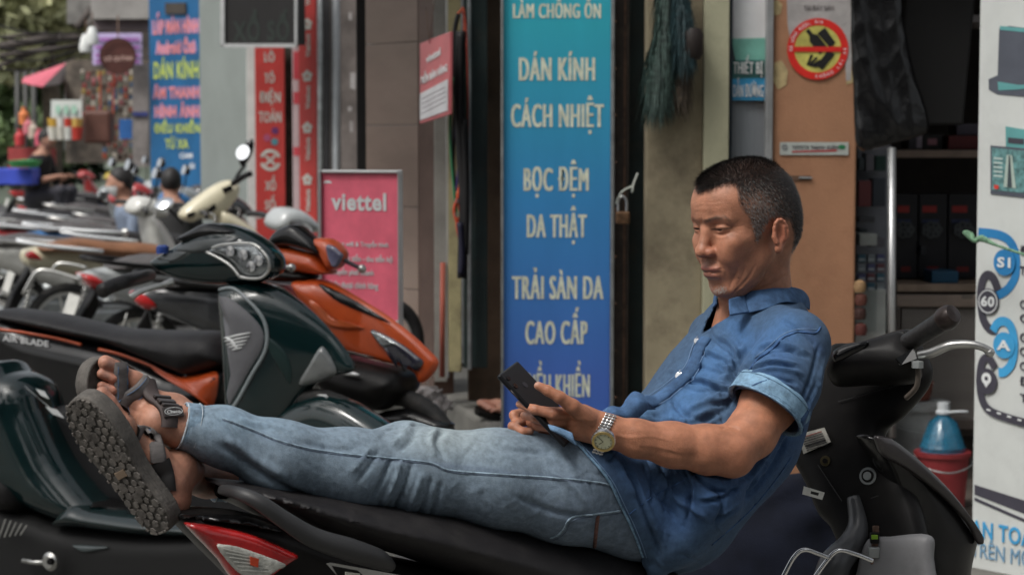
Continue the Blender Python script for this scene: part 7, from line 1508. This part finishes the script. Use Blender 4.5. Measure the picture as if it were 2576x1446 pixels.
for k, (a0, a1) in enumerate([((668, 855), (803, 826)), ((672, 872), (796, 846)), ((680, 888), (786, 866)), ((690, 903), (772, 886)), ((704, 917), (755, 905))]):
    w_ = 9 if k == 0 else 7
    pts = [np.array(a0)+[0, 3], np.array(a0)-[2, 3], (np.array(a0)+np.array(a1))/2-[0, w_*.7], np.array(a1), (np.array(a0)+np.array(a1))/2+[0, w_*.5]]
    onshield('wing_badge', [vx(*q) for q in pts], m_wing, .002, off=.007)
onshield('wing_badge', VX((668, 850), (690, 866), (706, 898), (738, 918), (730, 908), (715, 880), (690, 856)), m_wing, .002, off=.0075)
for pl in ([(590, 640), (620, 612), (700, 600), (770, 650), (850, 740), (880, 830), (868, 930), (800, 1050), (730, 1180), (690, 1240)],): tube('edge_trim', drape(VX(*pl), SB2, .003, 6), .006, M('pale_grey_trim', (.22, .25, .26), .2, coat=.6, var=.1), S2, 8)
onshield('turn_signal', VX((1046, 1100), (1100, 1000), (1160, 905), (1200, 930), (1245, 1020), (1230, 1050), (1140, 1078)), M('smoked_lens', (.16, .17, .17), .12, coat=.8, var=.3, vscale=12), .012)
onshield('shield_crease', VX((860, 850), (900, 860), (980, 940), (1010, 1030), (1000, 1100), (960, 1040), (900, 940)), M('green_recess', (.008, .025, .024), .35, var=.2), .002)
F2.panel('front_fender', VX((930, 1300), (960, 1240), (1060, 1180), (1180, 1150), (1300, 1180), (1400, 1235), (1500, 1305), (1560, 1370), (1500, 1420), (1300, 1500), (1000, 1450)), .075, m_green, S2, h=.008, rnd=.03, bul=.08)
FB2 = obj_bvh(bpy.data.objects['front_fender'])
onshield('fender_badge', VX((1110, 1120+40), (1160, 1105+40), (1200, 1128+40), (1160, 1150+30)), m_wing, .003, bv=FB2)
for k, ch in enumerate('HONDA'):
    pass
wheel(F2.wor(F2.un(*vx(1150, 1560), 0)), F2.w, .25, S2); wheel(F2.wor((-.98, 0, -.5)), F2.w, .25, S2)
gt = tube('grip', [F2.wor(F2.un(*vx(262, 528), 0))]+[P(*vx(*q), t) for *q, t in ((150, 555, 5.92), (60, 585, 5.84), (10, 610, 5.8))], [.02, .021, .0205, .022], bpy.data.materials['grip_rubber'], S2, 14, 5)
onshield('cowl_side_panel', VX((395, 398), (470, 350), (640, 332), (735, 332), (650, 380), (580, 396), (480, 408)), M('grey_gloss_panel', (.05, .058, .06), .2, coat=.4), .003, bv=obj_bvh(hd, bpy.data.objects['meter_visor']))
onshield('painted_cowl_highlight', VX((262, 452), (330, 410), (440, 402), (452, 420), (400, 452), (300, 470)), bpy.data.materials['grey_gloss_panel'], .003, bv=obj_bvh(hd))  # grey patch puts a sky reflection into the cowl's colour
tube('brake_lever', [P(*vx(*q), t) for *q, t in ((380, 560, 5.98), (330, 578, 5.95), (250, 600, 5.9), (195, 622, 5.87), (160, 645, 5.86))], [.012, .009, .008, .0085, .013], m_chr, S2, 10, 5)
tube('brake_lever', [P(*vx(*q), 6.3) for q in ((890, 480), (960, 482), (1005, 488))], [.008, .007, .008], m_chr, S2, 8, 4); lathe('lever_ball', [(.014*math.sin(a), -.014*math.cos(a)) for a in np.linspace(.05, 3.1, 8)], P(*vx(1008, 488), 6.3), m_chr, S2, (0, 0, 1), 12)
lathe('mirror_socket', [(0, 0), (.02, 0), (.02, .02), (.012, .026), (0, .026)], F2.wor(F2.un(*vx(330, 412), .06)), M('blue_cap', (.03, .07, .3), .2, coat=.5), S2, (0, 0, 1), 14)

# rear half of the green scooter
F2.pk = .8
F2.panel('side_panel', LX((-120, 380), (-20, 392), (60, 430), (110, 500), (150, 620), (260, 850), (400, 1030), (470, 1100), (520, 1160), (500, 1215), (300, 1190), (160, 1140), (60, 1100), (-120, 1100)), .14, m_green, S2, h=.009, rnd=.03, bul=.13)
F2.panel('footboard', LX((350, 1070), (460, 1092), (700, 1130), (1010, 1175), (1180, 1200), (1180, 1262), (980, 1262), (700, 1250), (420, 1215), (250, 1190)), .15, m_green, S2, h=.008, rnd=.02, bul=.05)
F2.panel('foot_mat', LX((390, 1060), (500, 1085), (700, 1118), (1000, 1160), (1150, 1180), (1150, 1194), (1000, 1178), (700, 1136), (480, 1104)), .13, m_mat, S2, h=.008, rnd=.01, bul=.03)
F2.panel('underside', LX((-120, 1080), (60, 1100), (300, 1190), (700, 1235), (1150, 1220), (1420, 1180), (1600, 1300), (1500, 1600), (900, 1600), (-120, 1600)), .12, M('underside_black', (.006, .006, .006), .7), S2, h=.014, rnd=.03, bul=.06)
F2.panel('engine_cover', LX((-60, 880), (-10, 880), (70, 960), (100, 1050), (90, 1110), (30, 1130), (-60, 1100)), .15, m_mat, S2, h=.008, rnd=.02, bul=.05)
F2.panel('inner_body', LX((300, 560), (500, 640), (700, 800), (900, 900), (1500, 1000), (1500, 1240), (1020, 1180), (800, 1120), (470, 1070), (300, 860), (180, 640)), .05, M('inner_black', (.005, .005, .006), .6), S2, w0=-.06, h=.012, bul=.05)
F2.panel('painted_panel_sheen', LX((372, 1290), (420, 1286), (520, 1292), (580, 1300), (520, 1318), (430, 1330)), .01, M('grey_green_sheen', (.06, .075, .078), .2, coat=.5), S2, w0=.118, h=.005, bul=.01)  # pale raised patch stands for the sheen on the lower panel
onL = F2.decal
for k in range(5): F2.decal('cooling_fin', band([lx(-5+k*28, 1250-k*4), lx(30+k*28, 1150+k*8)], 3, sp=False), .155, m_chr, S2)
for pts in ([(130, 450), (150, 470), (330, 620), (300, 600)], [(190, 465), (235, 480), (260, 520), (215, 500)], [(240, 560), (300, 575), (340, 620), (280, 600)]): F2.decal('silver_stripe', LX(*pts), .142, m_wing, S2)
lathe('foot_peg', [(0, 0), (.028, 0), (.03, .01), (.02, .02), (0, .02)], F2.wor(F2.un(*lx(272, 1372), .16)), m_chr, S2, F2.w, 20); lathe('foot_peg_bolt', [(0, 0), (.012, 0), (.01, .012), (0, .012)], F2.wor(F2.un(*lx(272, 1372), .18)), m_mat, S2, F2.w, 12); tube('peg_arm', [F2.wor(F2.un(*lx(x, y), .15)) for x, y in ((240, 1380), (180, 1378), (120, 1368))], .008, m_chr, S2, 8)
# ---------- orange scooter ----------
F3 = Frame(700, 900, 6.75, -28, .1)
S3 = thing('scooter', 'orange and black scooter standing behind the dark green scooter', 'scooter', tuple(F3.wor((0, 0, -.7))))
hc_ = F3.panel('handlebar_cowl', VX((880, 470), (895, 392), (960, 368), (1090, 395), (1160, 420), (1205, 490), (1210, 522), (1120, 520), (1000, 500)), .07, m_org, S3, h=.006, rnd=.015, bul=.05)
F3.panel('cowl_lower', VX((860, 490), (1000, 488), (1100, 515), (1120, 545), (1050, 560), (940, 560), (870, 540)), .07, m_mat, S3, h=.007, rnd=.015, bul=.04)
F3.panel('wind_deflector', VX((892, 372), (930, 302), (990, 266), (1040, 264), (1110, 318), (1155, 370), (1168, 415), (1110, 402), (1000, 374), (930, 378)), .05, m_blk, S3, w0=.03, h=.005, rnd=.01, bul=.04)
F3.panel('indicator_housing', VX((1128, 345), (1160, 330), (1215, 338), (1262, 375), (1284, 420), (1262, 480), (1226, 500), (1196, 470), (1165, 410)), .05, m_org, S3, w0=.01, h=.005, rnd=.012, bul=.04)
F3.panel('indicator_lens', VX((1190, 368), (1230, 372), (1262, 400), (1280, 425), (1258, 475), (1228, 490), (1200, 440)), .01, M('blue_grey_lens', (.1, .1, .16), .1, coat=1, var=.3, vscale=20), S3, w0=.058, h=.004, bul=.01)
tube('brake_lever', [P(*vx(*q), 6.6) for q in ((1268, 440), (1310, 462), (1375, 492))], [.009, .007, .007], M('dark_lever', (.1, .09, .1), .4, metal=.6), S3, 8, 4); lathe('lever_ball', [(.015*math.sin(a), -.015*math.cos(a)) for a in np.linspace(.05, 3.1, 8)], P(*vx(1378, 494), 6.6), m_chr, S3, (0, 0, 1), 12)
fb = F3.panel('front_body', VX((984, 562), (1060, 552), (1160, 572), (1400, 705), (1560, 820), (1680, 930), (1728, 992), (1700, 1060), (1625, 1115), (1570, 1040), (1300, 965), (1190, 910), (1110, 780), (1020, 660)), .12, m_org, S3, plane=.07, h=.008, rnd=.025, bul=.11, wfun=wf)
F3.panel('lower_body', VX((1180, 900), (1300, 955), (1580, 1030), (1625, 1110), (1600, 1165), (1510, 1235), (1380, 1210), (1240, 1150), (1150, 1040)), .12, m_mat, S3, h=.009, rnd=.02, bul=.09)
B3 = obj_bvh(fb)
onshield('black_top_strip', VX((1150, 575), (1200, 590), (1320, 650), (1440, 720), (1530, 778), (1500, 770), (1400, 730), (1260, 670), (1190, 620)), m_blk, .004, bv=B3, par=S3)
onshield('headlight', VX((1425, 812), (1500, 838), (1600, 895), (1670, 950), (1703, 985), (1660, 1050), (1620, 1062), (1560, 1020), (1520, 960), (1470, 880)), M('smoked_headlight', (.03, .03, .045), .1, coat=1, var=.3, vscale=9), .012, bv=B3, par=S3)
onshield('headlight_glass', VX((1432, 818), (1490, 838), (1540, 870), (1570, 890), (1530, 895), (1500, 900), (1470, 870)), m_lens, .004, bv=B3, par=S3, off=.014)
onshield('chin_strip', VX((1196, 900), (1230, 905), (1360, 935), (1480, 965), (1470, 975), (1340, 962), (1230, 935)), M('brown_grey_strip', (.11, .09, .08), .5), .004, bv=B3, par=S3)
onshield('painted_crease_highlight', VX((1100, 660), (1150, 680), (1250, 770), (1390, 800), (1360, 810), (1220, 800), (1130, 730)), M('orange_painted_highlight', (.5, .1, .03), .22, coat=.6), .006, bv=B3, par=S3)  # paler orange patch paints a highlight along the body crease
F3.panel('leg_panel', VX((870, 590), (930, 575), (985, 620), (1010, 690), (985, 690), (930, 630)), .1, m_org, S3, h=.008, bul=.04)
F3.panel('silver_mark', VX((1248, 1030), (1310, 1026), (1366, 1046), (1352, 1060), (1290, 1054)), .008, m_wing, S3, w0=.12, h=.004, bul=.01)
F3.panel('front_fender', VX((1470, 1250), (1560, 1225), (1640, 1222), (1760, 1262), (1850, 1320), (1780, 1345), (1600, 1340), (1480, 1310)), .06, m_blk, S3, h=.008, rnd=.02, bul=.05)
wheel(F3.wor(F3.un(*vx(1560, 1520), 0)), F3.w, .25, S3); wheel(F3.wor((-.75, 0, -.45)), F3.w, .25, S3)
F3.pk = .8
F3.panel('seat', LX((-60, 55), (60, 62), (220, 88), (400, 130), (560, 160), (800, 172), (1040, 178), (1125, 230), (1158, 325), (1110, 365), (970, 408), (915, 398), (700, 310), (540, 245), (300, 195), (140, 160), (-60, 110)), .13, m_seat, S3, h=.008, rnd=.03, bul=.08)
sb3 = F3.panel('side_body', LX((-60, 115), (150, 165), (300, 200), (500, 245), (700, 315), (915, 402), (1140, 372), (1152, 480), (1120, 600), (1020, 720), (800, 700), (560, 660), (380, 640), (150, 620), (-60, 620)), .125, m_blk, S3, h=.008, rnd=.025, bul=.08)
SB3 = obj_bvh(sb3)
onshield('orange_panel', LX((790, 352), (860, 385), (920, 404), (970, 408), (1060, 392), (1142, 376), (1146, 460), (1128, 540), (1105, 560), (1000, 490), (880, 420)), m_org, .004, bv=SB3, par=S3)
for pl in ([(0, 155), (150, 178), (300, 205), (430, 238)], [(520, 262), (620, 285), (720, 320), (800, 352), (860, 385), (960, 440), (1100, 555)]): 
    pp = drape(LX(*pl), SB3, .003, 8); tube('orange_stripe', pp, .006, m_org, S3, 6) if len(pp) > 2 else None
a_ = [SB3.ray_cast(Vector(CAM), Vector(nrm(ray(*lx(x, y))))) for x, y in ((20, 212), (260, 246), (24, 192))]
if all(q[0] is not None for q in a_): lettering('AIR BLADE', np.array(a_[0][0])+F3.w*.004, np.array(a_[1][0])-np.array(a_[0][0]), np.array([0, 0, .022]), m_wing, S3, .02)
# ---------- the parked row: one scooter pattern, built once and copied ----------
def loc_mesh(f, lo, hi, h): return mesh_sdf(f, lo, hi, h, 1, lip=2.0)
def poly_body(pts, W, bul=.08, rnd=.02, h=.014, wf_=None, w0=0):
    out = spline(np.array(pts, float), 3, True)
    def f(p):
        d = poly_sd(p[:, 0], p[:, 2], out); t = np.clip(-d/bul, 0, 1); hh = W*(.35+.65*np.sqrt(1-(1-t)**2)); hh = hh*(wf_(p) if wf_ else 1); return smax(d, (np.abs(p[:, 1]-w0)-hh)*.8, rnd)
    return loc_mesh(f, [out[:, 0].min()-.03, w0-W-.04, out[:, 1].min()-.03], [out[:, 0].max()+.03, w0+W+.04, out[:, 1].max()+.03], h)
shapes = {
 'rear_body': (poly_body([(-.88, .74), (-.6, .77), (-.2, .71), (.0, .64), (.08, .45), (-.1, .40), (-.35, .48), (-.62, .58), (-.84, .68)], .13, wf_=lambda p: np.clip(.5+(p[:, 0]+.85)*1.5, .5, 1)), 'body'),
 'seat': (poly_body([(-.72, .78), (-.5, .83), (-.25, .80), (-.05, .79), (.1, .76), (.08, .68), (-.2, .70), (-.5, .74), (-.7, .75)], .13, rnd=.03), 'seat'),
 'footboard': (poly_body([(-.08, .42), (.1, .33), (.4, .31), (.42, .25), (.1, .24), (-.1, .34)], .15, bul=.04), 'dark'),
 'leg_shield': (poly_body([(.36, .30), (.40, .6), (.34, .92), (.42, .95), (.56, .78), (.66, .55), (.60, .40), (.46, .28)], .19, bul=.16, wf_=lambda p: np.clip(1.25-(p[:, 0]-.3)*2.2, .4, 1)), 'body'),
 'handlebar_cowl': (poly_body([(.24, 1.0), (.30, 1.07), (.42, 1.06), (.52, .98), (.50, .93), (.36, .93), (.26, .95)], .13, bul=.07), 'body'),
 'front_fender': (poly_body([(.52, .40), (.62, .50), (.76, .46), (.88, .34), (.84, .30), (.72, .36), (.6, .34)], .06, bul=.04), 'body'),
 'tail_light': (poly_body([(-.89, .735), (-.80, .73), (-.74, .67), (-.82, .655)], .1, bul=.05), 'red'),
 'engine': (poly_body([(-.55, .36), (-.2, .38), (.0, .32), (-.05, .2), (-.3, .18), (-.58, .24)], .1, bul=.05, w0=.03), 'metal'),
}
def pattern_scooter(body, seat, label, group, rack=None, mirrors=True, name='scooter'):
    r = thing(name, label, 'scooter', (0, 0, 0), group); ms = {'body': body, 'seat': seat, 'dark': m_mat, 'red': m_redl, 'metal': m_steel}
    for k, ((V, F), mm_) in shapes.items(): mk(k, V, F, ms[mm_], r, True)
    for a in (-.55, .70): wheel((a, 0, .27), (0, 1, 0), .27, r, 5 if a > 0 else 7)
    for sgn in (-1, 1):
        tube('grip', [(.32, sgn*.12, 1.0), (.30, sgn*.24, 1.01), (.27, sgn*.35, 1.0)], .017, bpy.data.materials['grip_rubber'], r, 10, 3); tube('brake_lever', [(.36, sgn*.16, 1.0), (.36, sgn*.26, .99), (.32, sgn*.36, .97)], .006, m_chr, r, 6, 3)
        tube('fork', [(.5, sgn*.06, .6), (.70, sgn*.06, .27)], .018, m_steel, r, 8)
        g = G(); g.add(*tube_geo([(-.50, sgn*.11, .30), (-.44, sgn*.11, .62)], .012, 8))
        pth = [np.array([-.50+.06*q/40, sgn*.11, .32+.28*q/40])+.024*np.array([math.cos(q*1.3), math.sin(q*1.3), 0]) for q in range(41)]; g.add(*tube_geo(pth, .005, 5)); g.obj('shock_absorber', m_chr, r, True)
        if mirrors:
            mt = tube('mirror_stem', [(.33, sgn*.2, 1.02), (.36, sgn*.26, 1.14), (.36, sgn*.3, 1.22)], .006, m_mat, r, 6, 3)
            V, F = mesh_sdf(lambda p: ell(p, (.36, sgn*.31, 1.27), (.018, .07, .045)), (.3, sgn*.31-.1, 1.2), (.42, sgn*.31+.1, 1.34), .01); mk('mirror', V, F, m_blk, r)
            g = G(); g.add(*ring_geo(np.array([.336, sgn*.31, 1.27]), nrm([-1., -.1, .3]), 0, .04, .002, 16)); g.obj('mirror_glass', M('mirror_silver', (.8, .82, .84), .03, metal=1, var=0) if 'mirror_silver' not in bpy.data.materials else bpy.data.materials['mirror_silver'], r)
    prism('mudguard', [(-.80, -.05, .66), (-.92, -.05, .45), (-.97, -.05, .30), (-.92, -.05, .32), (-.78, -.05, .56)], (0, .10, 0), m_mat, r, .01); prism('number_plate', [(-.90, -.08, .62), (-.90, .08, .62), (-.94, .08, .50), (-.94, -.08, .50)], (-.006, 0, 0), col(170, 170, 165), r)
    tube('exhaust', [(-.1, -.13, .22), (-.4, -.16, .25), (-.75, -.16, .34)], [.02, .045, .04], m_steel, r, 12, 3)
    tube('side_stand', [(.0, .12, .25), (.05, .25, .02)], .009, m_mat, r, 6)
    tube('grab_rail', [(-.35, .14, .76), (-.7, .13, .80), (-.84, .06, .82), (-.86, 0, .82), (-.84, -.06, .82), (-.7, -.13, .80), (-.35, -.14, .76)], .013, rack or m_mat, r, 8, 4)
    return r
def dup(root, label, body=None, seat=None, rack=None):
    c = root.copy(); COL.objects.link(c); c['label'] = label; mc = {}
    for ch in root.children:
        d = ch.copy(); COL.objects.link(d); d.parent = c
        new = {'rear_body': body, 'leg_shield': body, 'handlebar_cowl': body, 'front_fender': body, 'seat': seat, 'grab_rail': rack}.get(ch.name.split('.')[0])
        if new is not None: d.data = ch.data.copy(); d.data.materials[0] = new
        for g2 in ch.children: e = g2.copy(); COL.objects.link(e); e.parent = d
    return c
m_crm = M('cream_paint', (.5, .46, .33), .3, var=.08, vscale=5, coat=.5); m_slv = M('silver_grey_paint', (.34, .36, .36), .3, var=.1, vscale=5, coat=.4); m_rpd = M('red_paint', (.3, .02, .02), .25, var=.15, coat=.5); m_dgp = M('charcoal_paint', (.03, .032, .035), .2, var=.2, coat=.5); m_bup = M('blue_paint', (.02, .12, .3), .25, var=.15, coat=.5); m_gyp = M('mid_grey_paint', (.22, .24, .245), .3, coat=.3)
m_tan = M('tan_seat', (.17, .075, .035), .55, var=.2, vscale=8); m_gst = M('worn_grey_seat', (.07, .065, .065), .6, var=.2, vscale=8, bump=.001); m_wht = M('white_rack', (.6, .62, .63), .3, var=.1)
GRP = 'scooters parked in a row along the kerb'
proto = pattern_scooter(m_slv, m_gst, 'silver grey scooter with red triangular tail light behind the green handlebars', GRP, m_mat, mirrors=False)
def put(r, x, y, t, ang, zh, lean=5):                       # seat middle at this picture point
    p_ = P(x, y, t); a = math.radians(ang); off = np.array([math.cos(a)*-.3, math.sin(a)*-.3]); r.location = (p_[0]-off[0], p_[1]-off[1], 0); r.rotation_euler = (math.radians(lean), 0, a)
put(proto, 440, 640, 11.2, 33, 0)
rowd = [
 ('cream scooter with a tan seat and white luggage bars', m_crm, m_tan, m_wht, 255, 610, 13.2, 28),
 ('black scooter with a dark seat and bare handlebar behind the cream one', m_dgp, m_seat, m_wht, 345, 585, 14.6, 26),
 ('blue trimmed scooter with white grab bars in the middle of the row', m_bup, m_gst, m_wht, 230, 565, 16.2, 28),
 ('grey scooter with a long worn grey seat', m_gyp, m_gst, m_chr, 275, 545, 17.8, 28),
 ('red and black scooter with one raised mirror', m_rpd, m_seat, m_wht, 175, 525, 19.8, 28),
 ('silver scooter with raised mirrors before the blue sign', m_slv, m_gst, m_chr, 235, 505, 22, 28),
 ('black scooter with thin red seat piping', m_dgp, m_seat, m_wht, 160, 488, 24.5, 28),
 ('dark blue scooter near the crouching street seller', m_bup, m_seat, m_chr, 210, 475, 27, 28),
 ('yellow striped dark scooter far along the row', M('yellow_paint', (.35, .27, .04), .4), m_gst, m_chr, 170, 465, 30, 28),
 ('farthest red scooter of the parked row', m_rpd, m_gst, m_mat, 110, 455, 33, 28),
 ('white scooter with chrome bars low in the row', M('white_paint', (.5, .5, .47), .3, coat=.5), m_gst, m_chr, 120, 592, 14.0, 28),
 ('dark red scooter tucked between the cream and blue ones', m_rpd, m_gst, m_wht, 110, 556, 16.8, 28),
 ('black scooter with chrome rack beside the grey seated one', m_dgp, m_seat, m_chr, 330, 530, 18.8, 28),
 ('grey motorbike whose rear wheel shows at the picture edge', m_gyp, m_seat, m_chr, 95, 560, 18.6, 10),
]
mproto = pattern_scooter(m_crm, m_tan, rowd[0][0], GRP, m_wht, mirrors=True)
for i, (lb, b_, s_t, rk, x, y, t, an) in enumerate(rowd):
    o = mproto if i == 0 else dup(mproto, lb, b_, s_t, rk); put(o, x, y, t, an, 0)
    if i in (1, 3, 4, 6, 8, 9, 12, 13):
        for ch in list(o.children):
            if ch.name.startswith('mirror'): bpy.data.objects.remove(ch)
# dark scooter with small windscreen right behind the orange one
dk_ = dup(mproto, 'dark scooter with a small windscreen beside the pink board', m_dgp, m_seat, m_mat); put(dk_, 640, 600, 9.6, 8, 0)
for ch in list(dk_.children):
    if ch.name.startswith('mirror'): bpy.data.objects.remove(ch)
def wsf(p): return smax(ell(p, (.46, 0, 1.10), (.12, .13, .08)), -(p[:, 2]-1.05), .01)
V, F = mesh_sdf(wsf, (.3, -.16, 1.0), (.62, .16, 1.2), .012); mk('windscreen', V, F, M('smoked_screen', (.03, .03, .032), .15, coat=.5), None).parent = dk_
def keep(o, root):                                       # hang a part traced in place under an already placed scooter
    o.parent = root; o.matrix_parent_inverse = Matrix.LocRotScale(root.location, root.rotation_euler, None).inverted(); return o
for ch in list(mproto.children):
    if ch.name.split('.')[0] in ('handlebar_cowl', 'mirror', 'mirror_glass', 'mirror_stem', 'leg_shield', 'rear_body', 'tail_light'): bpy.data.objects.remove(ch)
F4 = Frame(300, 560, 13.3, 28)
def cx3(cx, cy): return (cx*.3043, 377.4+cy*.3043)
def CX3(*a): return [cx3(*q) for q in a]
keep(F4.panel('handlebar_cowl', VX((440, 205), (475, 160), (560, 95), (640, 45), (700, 28), (745, 55), (738, 112), (700, 165), (655, 215), (600, 236), (540, 232), (500, 250), (455, 238)), .1, m_crm, None, h=.014, rnd=.02, bul=.1), mproto)
keep(F4.panel('leg_shield', VX((640, 190), (700, 202), (780, 250), (850, 310), (900, 380), (860, 420), (760, 360), (650, 270)), .14, m_crm, None, h=.014, bul=.08), mproto)
keep(F4.panel('rear_body', CX3((215, 870), (250, 822), (400, 792), (560, 772), (780, 792), (950, 860), (1150, 960), (1160, 1060), (1000, 1090), (830, 1110), (700, 1075), (480, 1005), (300, 985), (230, 935)), .13, m_crm, None, h=.014, bul=.09), mproto)
keep(F4.panel('tail_light', CX3((218, 865), (262, 835), (300, 850), (360, 900), (330, 915), (270, 905), (240, 900)), .04, m_redl, None, w0=.1, h=.008, bul=.03), mproto)
for pts in (((455, 205), (500, 190), (498, 215), (462, 228)), ((640, 70), (690, 52), (700, 78), (655, 100)), ((556, 190), (600, 150), (612, 175), (580, 205))): keep(F4.decal('cowl_opening', VX(*pts), .105, m_mat, None, .004), mproto)
keep(tube('mirror_stem', [P(*vx(705, 40), 13.1), P(*vx(730, -10), 13.1), P(*vx(765, -55), 13.1)], .011, m_mat, None, 8), mproto)
mc_ = P(*vx(772, -118), 13.1); V, F = mesh_sdf(lambda p: ell((p-mc_)@np.array([[.92, 0, .38], [0, 1, 0], [-.38, 0, .92]]), (0, 0, 0), (.036, .03, .095)), mc_-.13, mc_+.13, .012, 1); keep(mk('mirror', V, F, m_blk, None), mproto)
g = G(); g.add(*ring_geo(mc_+np.array([-.02, -.03, 0]), nrm([-.45, -1, .35]), 0, .05, .004, 18)); keep(g.obj('mirror_glass', bpy.data.materials['mirror_silver']), mproto)
keep(tube('grip', [P(*vx(700, 45), 13.1), P(*vx(760, 5), 13.0), P(*vx(800, -10), 13.0)], .02, m_mat, None, 8), mproto); keep(tube('white_bar', [P(*cx3(*q), 12.9) for q in ((500, 650), (700, 668), (1010, 682))], .012, m_wht, None, 8), mproto); keep(lathe('bar_knob', [(0, 0), (.03, 0), (.03, .03), (0, .03)], P(*cx3(1015, 684), 12.9), m_chr, None, (1, 0, 0), 12), mproto)
keep(tube('guard_bar', [P(*cx3(*q), 12.8) for q in ((190, 1190), (300, 1010), (420, 1000), (600, 1050), (800, 1120))], .012, m_chr, None, 8, 4), mproto); keep(tube('guard_bar', [P(*cx3(*q), 12.8) for q in ((420, 1010), (480, 940), (600, 945), (720, 975))], .010, m_chr, None, 8, 4), mproto)
bm_ = P(*cx3(1355, 440), 11.6); g = G(); g.add(*lathe_geo([(0, 0), (.055, .004), (.058, .0), (.05, -.02), (0, -.03)], bm_, nrm([-.2, -.55, .85]), 22)); dk2 = [o for o in bpy.data.objects if o.get('label', '').startswith('black scooter with a dark seat and bare')][0]
keep(g.obj('mirror', bpy.data.materials['mirror_silver'], None, True), dk2); keep(tube('mirror_stem', [bm_, bm_+np.array([.1, .05, -.12])], .008, m_mat, None, 6), dk2)
# the one foot that shows at the foot of the blue sign
FD = Foot((-1, -.15, .12), (.1, -.25, 1), (1252, 1032), 7.75, True); shD = ([FD.wor((.055, 0, .085)), FD.wor((.05, 0, .2)), FD.wor((.0, 0, .36))], [.032, .04, .05])
lo, hi = bb([FD.wor((a, b, c)) for a in (-.08, .26) for b in (-.07, .07) for c in (-.02, .4)], .04); V, F = mesh_sdf(lambda p: FD.sdf(p, shD), lo, hi, .007, 1)
mk('foot', V, F, m_skin, hid, True, foot_c((V, F), FD)); prism('sandal', [FD.wor((a, b, -.001)) for a, b in SOLE], -FD.d*.02, m_mat, hid)
